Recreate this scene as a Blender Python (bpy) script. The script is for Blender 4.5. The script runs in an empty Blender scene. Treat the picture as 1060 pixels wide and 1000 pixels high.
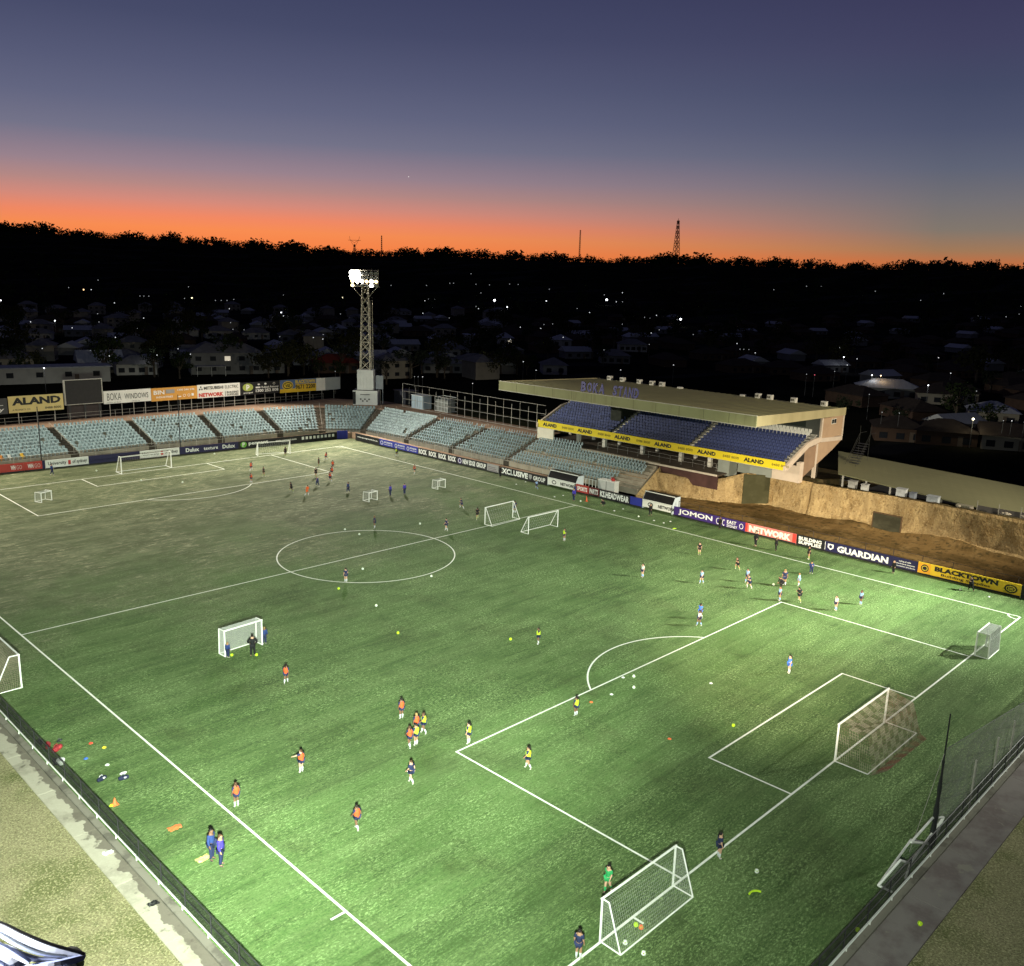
import bpy, math, random
from mathutils import Vector, Matrix
C = bpy.context.scene
COL = C.collection
R = math.radians
random.seed(7)
LAMPS=[[144.0,544.4,4.2,3,"w",589],[222.2,660.1,9.5,1,"w",723],[227.6,647.4,8.5,3,"o",713],[232.9,647.6,8.6,2,"w",715],[259.8,703.8,14.6,1,"w",777],[213.4,560.5,2.5,2,"w",627],[252.7,613.6,5.4,1,"w",691],[255.4,613.5,5.4,1,"w",692],[258.7,613.1,5.4,1,"w",693],[157.7,390.7,1.7,2,"w",449],[105.8,378.1,1.2,2,"w",419],[116.8,382.9,1.3,3,"w",427],[106.9,336.5,1.1,2,"w",380],[163.5,458.6,0.6,1,"w",514],[126.8,362.3,1.7,1,"w",411],[123.9,319.1,1.6,2,"w",370],[100.8,282.0,1.1,2,"w",327],[64.3,239.9,1.6,2,"w",275],[70.5,211.0,1.6,2,"w",250],[82.5,213.6,1.6,3,"w",257],[81.6,208.5,1.6,2,"w",252],[49.7,195.0,0.9,3,"w",228],[72.5,228.5,1.6,1,"w",267],[316.2,670.4,11.3,1,"w",769],[283.7,599.3,4.8,3,"y",691],[277.9,598.8,4.5,1,"w",688],[291.3,579.7,3.8,1,"w",677],[294.7,577.9,3.9,1,"w",677],[298.1,576.1,4.0,1,"w",677],[305.0,579.2,4.6,1,"w",683],[252.9,489.0,1.8,2,"w",579],[351.5,589.5,7.8,1,"w",715],[245.5,418.4,2.7,3,"w",514],[228.8,388.8,2.3,2,"w",480],[229.6,385.9,2.2,2,"w",478],[216.0,377.8,2.2,1,"w",464],[169.4,332.9,2.5,1,"w",402],[380.9,554.8,7.3,3,"y",702],[272.6,402.0,2.5,1,"w",515],[152.0,298.9,1.9,1,"w",364],[154.6,295.2,1.9,1,"w",362],[150.4,262.9,1.4,1,"w",332],[170.3,265.7,1.6,1,"w",345],[159.1,255.1,1.4,2,"w",330],[157.9,247.4,1.4,2,"w",323],[117.1,225.5,1.4,1,"w",283],[121.7,224.0,1.4,1,"w",284],[123.4,203.0,1.5,2,"w",267],[90.3,207.8,1.6,2,"w",255],[95.7,226.3,1.5,2,"w",274],[104.6,162.3,0.4,1,"w",223],[480.4,624.4,16.3,1,"w",817],[507.8,608.8,17.1,1,"w",822],[542.6,617.1,19.5,1,"w",851],[545.1,614.8,19.6,1,"w",851],[550.8,590.7,19.3,1,"w",837],[556.2,578.6,19.1,1,"w",832],[640.4,694.4,29.4,1,"w",974],[589.7,586.4,20.3,1,"w",861],[597.5,582.8,20.2,1,"w",864],[504.0,534.4,12.7,1,"w",764],[465.4,478.4,8.4,4,"w",697],[434.1,433.4,5.2,3,"w",643],[410.1,437.1,3.9,2,"w",629],[419.1,449.3,4.9,1,"w",644],[421.9,508.3,6.8,2,"w",690],[436.2,521.1,7.8,1,"w",709],[438.0,519.6,7.9,2,"w",709],[440.0,517.9,7.9,2,"w",709],[354.1,429.1,1.4,2,"w",586],[298.0,340.2,3.1,1,"w",482],[297.1,302.8,3.4,2,"y",454],[505.3,461.8,8.6,3,"w",714],[265.5,256.6,3.4,2,"w",399],[265.7,244.6,3.5,2,"w",391],[296.1,270.8,3.4,1,"w",431],[214.1,211.6,2.2,2,"w",331],[156.7,168.1,1.7,3,"w",260],[159.6,168.1,1.7,2,"w",262],[157.5,150.4,1.5,2,"w",248],[147.4,136.1,0.9,2,"w",231],[115.3,145.4,0.1,1,"w",216],[116.0,144.9,0.1,1,"w",216],[116.8,144.2,0.1,2,"w",216],[119.5,129.7,-0.2,2,"w",207],[585.8,532.5,17.0,1,"w",821],[599.0,480.2,13.8,1,"w",797],[572.4,455.9,10.2,4,"w",761],[567.0,441.6,9.1,2,"w",748],[626.0,481.7,15.8,2,"w",819],[571.7,439.0,9.2,1,"w",750],[469.1,387.5,3.3,2,"w",638],[481.0,409.2,5.1,1,"w",661],[492.5,328.1,1.4,4,"w",621],[490.5,329.4,1.3,2,"w",620],[501.3,354.1,2.7,2,"w",643],[482.8,350.5,1.7,1,"w",626],[481.6,345.3,1.4,1,"w",622],[356.9,271.6,2.8,1,"w",478],[343.0,238.3,2.0,1,"w",447],[302.7,213.7,2.7,2,"w",400],[238.4,207.6,2.7,2,"w",346],[246.5,173.5,2.1,1,"w",331],[211.7,166.1,1.8,1,"w",299],[187.2,121.8,1.7,2,"w",253],[165.2,122.9,1.3,2,"w",236],[305.5,273.8,3.4,1,"w",440],[323.7,206.1,2.1,1,"w",413],[288.3,162.8,2.0,2,"w",360],[257.8,137.4,1.4,2,"w",321],[266.4,148.4,1.6,1,"w",334],[267.1,147.3,1.6,1,"w",334],[268.0,145.8,1.6,1,"w",334],[314.6,134.1,1.7,2,"w",370],[275.3,114.1,1.1,3,"w",326],[272.4,108.2,1.1,2,"w",321],[242.0,97.6,1.3,2,"w",289],[197.7,85.9,1.7,2,"r",244],[197.7,88.1,1.7,1,"w",245],[214.3,88.4,1.6,1,"w",260],[776.4,418.1,22.2,1,"w",910],[822.2,408.6,26.4,1,"w",946],[831.9,398.2,26.8,1,"w",950],[808.5,334.2,23.5,1,"w",902],[750.0,270.7,17.2,1,"w",824],[828.2,281.1,23.2,1,"w",901],[770.6,201.4,15.4,2,"w",822],[695.4,180.6,10.4,1,"w",744],[666.3,180.3,8.8,1,"w",716],[656.5,195.2,8.8,1,"w",711],[305.9,94.3,1.3,2,"w",347],[243.7,68.6,1.4,2,"w",280],[199.5,58.3,1.7,3,"w",235],[213.5,77.8,1.6,3,"w",255],[214.3,75.8,1.6,3,"o",255],[174.5,61.5,0.9,1,"w",213],[198.0,47.1,1.6,1,"w",230],[154.1,50.0,0.0,1,"w",190],[155.2,47.1,0.1,1,"w",190],[160.7,30.2,0.3,1,"w",190],[161.1,28.9,0.4,2,"w",190],[158.7,34.8,0.2,4,"y",190],[161.1,26.8,0.4,1,"w",190]]
HOUSES=[["club",55.1,206.4,1.4,24.8,3.9,241],["gable",72.7,223.6,1.6,10.4,4.2,263],["long",78.3,214.9,1.6,9.9,3.0,257],["two",99.3,206.0,1.6,18.8,5.8,258],["red",126.5,194.3,1.6,12.9,3.9,262],["hip",110.3,203.3,1.6,8.4,4.2,261],["box",224.6,241.4,2.7,8.5,4.6,360],["b2",240.1,240.4,3.1,5.9,3.6,370],["b3",191.6,217.1,1.7,9.9,3.4,320],["b4",152.7,179.1,1.6,11.4,2.6,266],["b5",240.5,319.8,2.1,6.5,3.2,430],["r1",265.8,195.7,2.8,10.8,2.7,360],["r2",253.3,222.1,3.2,7.9,3.1,367],["r3",211.8,72.7,1.6,14.9,3.8,252],["r4",210.1,60.1,1.6,9.0,2.9,246],["r5",218.2,54.9,1.6,3.2,2.2,252],["r6",157.0,39.0,0.1,10.6,3.3,190],["r7",160.1,29.1,0.3,9.0,4.5,190],["r8",154.5,46.7,0.0,9.2,3.9,190],["t1",179.0,295.6,2.2,16.1,3.6,375],["t2",159.0,324.4,2.4,10.5,3.8,390],["t3",222.6,332.8,2.1,8.3,4.1,430],["t4",294.5,380.6,2.6,11.0,3.8,511],["r9",185.9,39.7,1.4,9.3,2.6,217],["r10",178.4,158.1,1.7,7.2,3.7,269],["r11",222.9,170.7,1.9,10.0,3.0,311]]
TREES=[[296.5,213.2,2.9,11.7,2],[347.7,232.8,1.8,11.0,0],[564.2,386.4,7.1,8.8,0],[392.2,517.7,5.7,7.5,2],[214.0,436.9,2.0,11.5,1],[95.9,245.5,1.4,6.8,2],[420.7,474.8,5.8,11.8,0],[238.9,494.9,1.6,11.9,0],[111.4,194.5,1.5,9.2,2],[337.5,241.9,2.2,11.8,0],[342.0,82.2,1.7,7.8,1],[146.6,180.4,1.6,7.6,1],[166.0,274.1,1.7,6.0,2],[657.8,389.3,13.1,8.1,1],[332.3,343.6,3.9,8.9,2],[205.0,469.0,1.4,11.6,2],[242.6,342.0,2.0,9.3,1],[193.6,268.5,2.1,6.1,0],[307.9,176.1,2.1,6.7,0],[315.4,86.9,1.3,8.1,1],[655.0,227.0,9.5,8.8,2],[362.9,186.7,1.4,6.2,0],[147.7,315.5,2.1,8.2,0],[128.6,194.1,1.6,9.3,1],[286.2,173.2,2.2,10.8,2],[106.2,277.2,1.2,12.0,0],[660.8,378.5,12.6,9.6,1],[69.5,280.8,1.0,8.1,1],[277.0,304.9,2.9,6.3,2],[95.4,364.1,0.8,11.0,0],[288.3,61.9,1.1,6.8,1],[126.7,368.4,1.6,6.9,1],[193.1,322.2,2.5,12.0,0],[334.2,76.6,1.5,8.9,2],[268.0,416.9,2.6,8.8,0],[81.5,246.0,1.5,9.2,0],[488.6,352.5,2.0,6.5,1],[252.5,239.2,3.3,9.0,0],[309.1,140.3,1.7,10.2,2],[123.5,453.0,1.2,9.4,2],[179.5,311.7,2.4,10.6,2],[540.4,310.3,3.6,7.1,0],[191.3,201.0,1.7,8.0,1],[180.1,195.0,1.6,9.9,1],[175.3,255.7,1.6,10.4,1],[142.7,208.7,1.4,11.2,2],[296.9,331.5,3.1,8.0,0],[464.1,426.5,5.9,11.0,1],[331.1,559.5,5.3,10.0,1],[101.3,248.6,1.4,9.5,2],[651.4,194.3,8.4,9.3,2],[104.4,192.8,1.4,7.2,2],[204.5,233.9,2.1,7.3,2],[111.4,263.9,1.3,11.9,0],[88.1,223.8,1.6,6.7,0],[240.3,247.2,3.1,8.5,1],[191.5,256.3,1.9,9.5,0],[271.3,149.3,1.7,8.1,1],[309.6,111.9,1.5,10.1,2],[412.8,553.7,8.1,9.7,0],[179.4,300.0,2.3,11.7,1],[364.3,91.9,2.1,8.5,2],[468.9,324.9,0.4,6.9,2],[225.3,298.6,2.4,7.2,0],[452.9,341.6,0.6,11.4,0],[283.6,375.1,2.5,11.5,2],[111.1,295.8,1.2,11.3,1],[144.7,171.5,1.6,9.0,1],[636.0,165.4,6.2,11.8,0],[263.1,202.5,2.9,11.9,1],[327.8,600.9,7.0,11.7,1],[377.8,380.3,2.7,8.9,0],[530.3,352.5,4.5,6.2,0],[744.9,319.7,19.3,9.2,1],[166.9,321.3,2.4,6.2,1],[302.2,532.3,2.5,11.9,1],[295.6,296.9,3.4,11.2,2],[793.3,277.6,20.9,6.8,1],[214.3,193.2,2.0,7.8,2],[111.6,425.2,1.4,10.1,2],[244.9,626.5,6.6,9.3,2],[180.1,44.9,1.1,9.3,0],[171.6,202.6,1.5,9.6,2],[327.7,187.8,1.9,8.9,1],[209.0,218.8,2.1,10.3,1],[191.6,206.2,1.7,7.8,0],[448.5,270.6,1.0,7.7,1],[580.9,187.0,2.7,8.9,2],[293.1,93.3,1.1,9.2,1],[219.2,172.2,1.9,6.4,0],[320.2,563.6,4.8,6.4,0],[219.9,331.0,2.2,6.4,1],[660.8,397.8,13.9,11.1,0],[542.2,404.7,6.5,11.4,1],[449.5,263.2,1.2,7.1,0],[393.8,479.3,4.1,9.7,0],[269.7,230.7,3.4,7.7,2],[229.9,186.0,2.2,11.3,0],[142.4,557.2,4.8,10.1,1],[166.3,167.9,1.7,8.2,0],[177.7,456.9,0.8,9.4,2],[292.7,284.2,3.4,9.7,1],[151.0,493.6,1.6,11.0,1],[467.8,443.1,7.0,7.4,1],[288.9,319.8,3.0,6.8,0],[482.9,324.0,0.8,10.0,0],[518.7,193.2,1.0,8.7,1],[551.4,197.6,1.1,7.9,2],[70.3,285.8,0.9,6.3,0],[599.6,171.8,4.1,10.8,2],[70.3,214.8,1.6,10.0,0],[111.2,296.8,1.2,8.1,0],[114.7,199.6,1.6,10.2,1],[171.3,231.2,1.4,8.1,1],[281.3,119.2,1.2,11.1,2],[52.3,221.0,1.7,7.3,0],[404.3,514.6,6.1,6.2,0],[146.7,324.9,2.2,11.6,2],[724.1,374.0,18.1,8.8,2],[636.1,199.2,7.3,8.8,0],[229.0,552.6,1.7,8.2,1],[555.2,204.3,1.1,9.3,0],[305.5,524.6,2.5,7.7,0],[57.2,239.5,1.6,8.1,1],[358.2,555.5,6.6,6.1,1],[160.3,169.6,1.7,6.7,2],[206.4,318.3,2.4,7.4,0],[72.3,288.4,0.9,9.4,2],[123.1,392.0,1.3,11.8,1],[377.5,234.9,1.5,8.2,0],[304.4,162.1,2.0,7.0,0],[222.9,508.2,1.4,6.3,2],[145.6,171.9,1.6,6.0,0],[201.9,224.1,2.0,7.0,0],[325.4,284.2,3.5,8.1,0],[356.4,200.4,1.4,10.8,0],[798.5,244.1,19.8,7.5,0],[454.3,451.3,7.0,11.0,1],[353.9,563.0,6.8,6.2,0],[138.3,322.2,2.0,8.4,2],[101.4,208.3,1.6,10.7,0],[300.0,266.0,3.4,11.1,0],[372.7,268.5,2.4,8.1,1],[361.0,298.0,3.5,9.8,2],[63.1,278.5,1.1,10.1,0],[502.5,434.7,7.0,8.9,1],[602.5,260.1,5.0,6.8,0],[205.1,217.0,2.0,10.8,2],[522.2,341.3,3.6,9.0,0],[147.9,508.4,2.3,7.7,1],[616.9,217.4,5.8,10.6,1],[395.5,202.3,1.5,11.4,2],[760.6,227.6,15.6,6.2,0],[363.3,152.2,2.0,10.4,2],[421.1,495.6,6.4,10.8,2],[232.7,601.1,4.2,7.0,1],[206.6,204.3,2.0,6.2,2],[400.9,198.5,1.6,6.2,0],[366.4,88.3,2.1,8.6,1],[257.9,62.2,1.2,7.4,1],[193.1,512.3,1.8,8.1,0],[289.7,230.3,3.3,6.6,2],[524.6,399.8,5.7,10.6,1],[685.8,320.9,12.6,7.9,0],[273.6,297.2,2.9,8.6,2],[286.5,75.2,1.0,11.8,2],[132.8,539.0,4.0,11.1,2],[56.2,220.9,1.7,6.2,2],[129.6,259.3,1.3,8.1,1],[214.3,438.9,2.0,7.2,2],[116.6,194.8,1.6,8,2],[80.6,208.4,1.6,9,1],[84.4,202.2,1.5,7,0],[124.0,167.5,1.1,8,1],[136.5,173.0,1.5,9,1],[138.0,182.1,1.6,7,0],[168.9,163.8,1.7,7,2],[170.9,161.8,1.7,6,0],[155.5,160.2,1.6,7,2],[163.2,49.8,0.4,6,1],[182.1,45.2,1.2,5,1],[164.4,62.7,0.4,7,1],[177.9,38.1,1.1,6,0],[120.1,182.8,1.4,5,0],[115.5,185.9,1.4,5,0],[144.3,167.8,1.5,7,1]]
FILL=[[302.1,85.6,1.2,1,0.2],[315.3,233.2,2.7,2,1.59],[116.4,304.4,1.3,0,1.89],[342.9,253.2,2.4,1,0.11],[141.5,465.1,0.9,1,0.17],[290.5,227.6,3.2,1,1.62],[212.1,208.7,2.1,2,1.59],[624.0,190.9,6.0,1,1.8],[82.8,321.8,0.5,0,1.8],[170.8,538.8,3.4,0,0.21],[154.4,164.0,1.6,3,1.87],[349.3,165.3,1.8,1,1.8],[511.9,262.8,1.0,1,0.28],[133.8,302.2,1.7,1,1.73],[420.8,290.6,1.2,2,0.39],[263.3,57.9,1.2,1,0.15],[139.1,483.8,1.4,3,1.89],[302.9,120.2,1.4,1,0.16],[125.5,269.3,1.3,0,1.63],[208.1,463.2,1.5,1,0.25],[418.6,233.0,1.9,1,1.84],[380.4,453.9,2.5,0,1.61],[125.8,248.8,1.3,2,1.79],[252.3,416.3,2.7,0,0.01],[140.9,284.0,1.5,0,1.78],[546.8,288.9,2.9,2,1.98],[289.5,532.7,2.0,2,1.4],[166.7,488.1,1.2,3,1.66],[332.1,265.3,3.0,1,0.04],[330.1,516.3,3.1,0,1.74],[121.4,395.8,1.3,1,0.28],[163.4,235.8,1.4,0,1.79],[667.4,197.0,9.6,2,0.07],[88.7,289.3,1.0,2,1.64],[262.4,140.6,1.5,2,1.58],[313.3,492.5,1.9,0,0.18],[613.6,170.8,4.9,2,1.81],[109.0,285.8,1.2,1,1.65],[355.9,117.2,2.3,1,0.01],[398.2,203.7,1.6,1,1.56],[225.6,464.7,2.0,2,0.08],[296.8,330.3,3.1,1,1.44],[199.3,264.2,2.1,2,1.62],[150.7,264.6,1.4,2,1.92],[135.6,220.8,1.4,0,0.09],[623.7,157.3,5.3,1,1.76],[256.0,570.1,2.1,3,0.19],[463.5,261.2,1.1,2,0.24],[182.9,55.0,1.2,1,1.56],[161.5,432.2,0.7,3,0.45],[288.6,64.4,1.0,1,1.92],[341.7,487.7,2.1,3,1.59],[439.0,446.6,6.0,0,1.74],[190.2,478.8,1.1,3,1.65],[252.4,123.4,1.3,1,-0.08],[226.8,191.3,2.2,2,0.12],[274.9,439.9,2.5,2,1.77],[52.2,224.2,1.7,3,0.29],[439.6,132.8,1.1,2,1.81],[292.5,305.5,3.2,1,1.81],[88.0,246.7,1.4,0,0.18],[272.5,164.7,2.0,1,0.23],[413.8,303.7,1.4,1,1.68],[642.4,235.0,8.4,2,-0.03],[231.0,64.0,1.5,1,0.11],[490.6,150.7,1.5,1,0.25],[330.6,181.0,1.8,1,1.78],[529.1,248.8,0.9,2,0.04],[100.1,305.5,1.0,2,1.83],[370.0,228.0,1.4,1,1.82],[193.8,537.9,2.6,3,0.17],[143.9,250.0,1.3,0,0.21],[304.9,148.6,1.8,2,1.59],[491.8,379.8,3.5,1,0.14],[138.3,317.8,1.9,2,1.87],[332.8,164.5,1.9,1,0.07],[528.3,299.2,2.5,1,1.7],[286.0,205.5,2.9,1,1.72],[237.7,526.7,1.2,3,0.09],[698.1,181.7,10.6,1,-0.04],[172.5,318.2,2.4,0,0.14],[205.2,373.3,2.2,2,1.71],[251.2,49.1,1.4,1,-0.06],[134.4,178.6,1.5,3,0.34],[219.6,258.1,2.6,2,1.63],[299.1,167.4,2.0,1,0.08],[193.5,247.0,1.9,2,0.18],[568.3,295.5,4.3,1,1.64],[102.4,359.9,1.0,0,0.22],[141.8,350.4,2.1,1,1.63],[355.7,191.4,1.4,1,1.76],[259.1,362.1,2.1,1,1.56],[148.6,517.6,2.8,2,1.57],[163.7,509.4,2.2,1,0.23],[336.4,349.5,3.8,2,1.71],[292.5,347.3,2.9,1,1.49],[89.1,232.1,1.5,2,1.53],[316.9,91.9,1.4,1,0.09],[174.9,188.9,1.6,0,0.05],[193.8,193.0,1.7,1,1.97],[460.2,161.6,1.5,1,1.81],[205.3,234.6,2.1,2,1.66],[320.8,350.4,3.6,1,0.08],[219.2,304.4,2.3,3,0.24],[342.3,441.0,1.2,1,0.26],[270.3,536.2,1.4,1,1.79],[586.4,266.3,4.0,1,0.1],[134.8,386.7,1.5,0,0.23],[169.8,171.5,1.7,2,1.64],[196.1,73.8,1.6,1,1.79],[276.9,119.1,1.2,2,0.15],[202.4,313.8,2.4,2,1.79],[659.8,177.2,8.2,1,0.13],[171.4,42.0,0.8,2,0.22],[141.0,499.0,2.0,1,1.74],[215.8,429.1,2.1,2,1.81],[169.9,271.5,1.7,3,1.6],[545.2,270.4,2.0,1,1.73],[303.4,199.9,2.5,1,1.83],[306.0,104.6,1.3,1,0.08],[481.2,112.3,1.4,1,0.08],[173.4,249.7,1.5,0,1.69],[502.7,306.7,1.4,1,0.18],[429.3,178.8,1.9,2,1.6],[221.9,351.3,2.1,0,1.9],[102.3,272.3,1.2,3,0.15],[527.2,357.1,4.4,2,1.73],[427.7,467.0,6.1,1,0.3],[390.7,227.0,1.5,2,0.23],[150.0,446.2,0.6,1,0.01],[174.8,203.8,1.5,2,1.78],[233.3,212.7,2.7,1,1.69],[267.0,227.7,3.4,1,1.8],[258.4,77.1,1.2,1,0.0],[455.5,381.6,2.7,1,0.24],[264.5,319.8,2.4,0,1.82],[380.5,335.2,3.1,1,0.46],[456.7,188.6,2.0,1,1.52],[621.4,283.8,6.8,1,1.66],[74.1,270.0,1.2,3,1.73],[381.3,483.0,3.5,0,-0.02],[222.3,40.3,1.6,1,1.67],[297.2,249.5,3.3,2,0.19],[103.6,429.6,1.6,2,0.12],[331.0,501.3,2.5,3,1.84],[182.6,359.5,2.4,3,1.86],[501.3,168.8,1.5,1,1.89],[348.8,422.9,1.5,2,0.17],[185.4,417.4,1.4,2,1.6],[404.3,370.0,2.3,1,1.85],[203.6,445.4,1.6,0,0.17],[51.1,241.2,1.6,0,0.08],[119.1,339.1,1.5,3,1.77],[152.0,298.5,1.9,1,1.51],[227.4,409.0,2.4,0,1.77],[234.8,565.4,2.0,3,1.67],[630.2,246.5,7.3,1,0.01],[385.0,176.5,1.6,1,0.09],[395.8,313.9,2.3,1,1.72],[250.4,308.1,2.4,1,0.22],[349.2,268.0,2.8,2,0.27],[327.3,303.0,3.9,1,1.72],[199.2,391.5,2.0,1,1.45],[495.1,338.2,1.8,1,0.22],[259.3,280.3,3.1,1,1.69],[331.0,237.3,2.3,2,0.18],[119.3,415.5,1.2,2,-0.05],[314.5,212.0,2.4,1,1.7],[498.7,242.6,1.0,1,0.25],[365.6,477.4,2.5,3,1.73],[171.3,450.9,0.7,3,1.54],[142.7,193.7,1.5,2,1.75],[440.6,162.2,1.6,1,1.67],[153.8,531.8,3.5,3,0.22],[252.3,332.2,2.1,3,1.77],[108.2,239.8,1.4,2,0.42],[314.0,326.5,3.7,2,0.2],[355.9,136.5,2.2,1,1.69],[360.5,209.2,1.3,1,0.06],[308.9,299.1,3.6,1,1.64],[586.1,150.6,3.9,1,1.75],[292.5,558.5,2.9,3,0.33],[504.6,213.8,1.0,2,1.65],[270.6,411.6,2.6,1,0.22],[254.6,92.6,1.2,2,0.28],[620.6,232.7,6.3,1,1.93],[170.7,221.6,1.4,2,1.7],[600.4,158.7,4.2,1,1.62],[156.3,343.7,2.4,0,1.71],[358.4,83.3,2.0,1,1.75],[219.5,497.6,1.5,2,1.66],[407.3,139.9,1.7,1,1.75],[128.0,472.6,1.4,0,0.15],[406.3,349.8,2.0,2,0.18],[155.2,217.0,1.4,2,0.2],[339.1,88.6,1.8,2,1.53],[149.1,232.3,1.3,2,1.63],[247.8,550.7,1.3,1,1.63],[205.1,294.9,2.4,0,1.6],[516.2,143.3,2.1,1,1.72],[242.7,134.5,1.5,1,0.25],[77.6,302.5,0.7,3,1.56],[571.8,173.1,2.6,2,1.92],[573.7,215.0,1.9,2,0.14],[109.3,221.2,1.5,1,0.19],[670.6,164.6,8.2,1,1.58],[474.8,176.3,1.6,1,0.29],[242.4,107.6,1.3,1,0.22],[565.5,234.7,1.6,1,1.9],[202.7,421.3,1.8,1,0.19],[191.1,496.9,1.5,2,1.72],[261.1,446.2,2.6,0,0.16],[406.2,454.0,4.2,3,1.7],[436.1,117.1,1.0,1,0.28],[95.1,379.9,1.0,2,1.62],[120.6,368.5,1.5,2,0.2],[522.3,125.5,2.8,1,0.1],[367.0,425.8,1.7,2,1.72],[197.5,511.6,1.7,2,1.67],[243.4,395.9,2.4,0,1.79],[266.7,341.3,2.2,2,0.06],[278.1,290.2,3.1,3,1.81],[602.5,250.1,4.8,2,1.65],[145.6,430.8,0.7,2,1.77],[236.9,158.5,1.8,1,1.67],[317.4,65.5,1.2,2,0.13],[511.7,359.9,3.6,1,0.21],[415.4,257.4,1.6,2,1.6],[442.0,298.7,0.5,1,0.02],[281.6,95.3,1.0,1,1.8],[374.6,165.8,1.7,1,-0.0],[328.6,334.7,4.0,0,1.79],[406.9,400.8,2.9,1,0.05],[216.3,386.5,2.2,0,0.12],[119.3,320.6,1.4,2,0.13],[353.9,98.5,2.1,1,1.82],[265.7,380.9,2.4,0,0.15],[322.3,454.8,1.3,0,0.16],[264.1,243.0,3.5,1,1.94],[114.1,258.2,1.3,0,0.04],[86.8,345.8,0.5,2,0.27],[681.4,192.5,10.2,1,0.23],[127.4,513.5,2.9,1,1.78],[210.3,342.1,2.2,1,0.04],[349.9,454.1,1.3,1,1.8],[638.8,187.7,7.2,1,0.15],[278.8,275.4,3.3,1,1.78],[349.9,500.4,3.0,2,1.69],[217.6,483.1,1.6,3,1.77],[263.8,521.5,1.3,2,0.13],[275.3,559.6,2.1,1,1.76],[203.4,278.7,2.3,2,0.02],[459.0,110.1,1.0,1,1.74],[290.1,488.2,1.8,0,1.88],[408.3,423.3,3.4,3,0.09],[433.2,361.5,1.5,1,1.62],[305.7,518.6,2.3,3,0.14],[264.1,257.5,3.4,1,0.41],[295.2,288.7,3.4,1,0.1],[540.8,313.5,3.8,1,1.6],[279.1,360.9,2.4,2,0.15],[244.7,282.7,2.8,3,-0.03],[235.9,368.5,2.1,1,0.04],[379.3,104.6,2.2,1,0.0],[109.6,379.7,1.2,3,0.08]]
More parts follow.
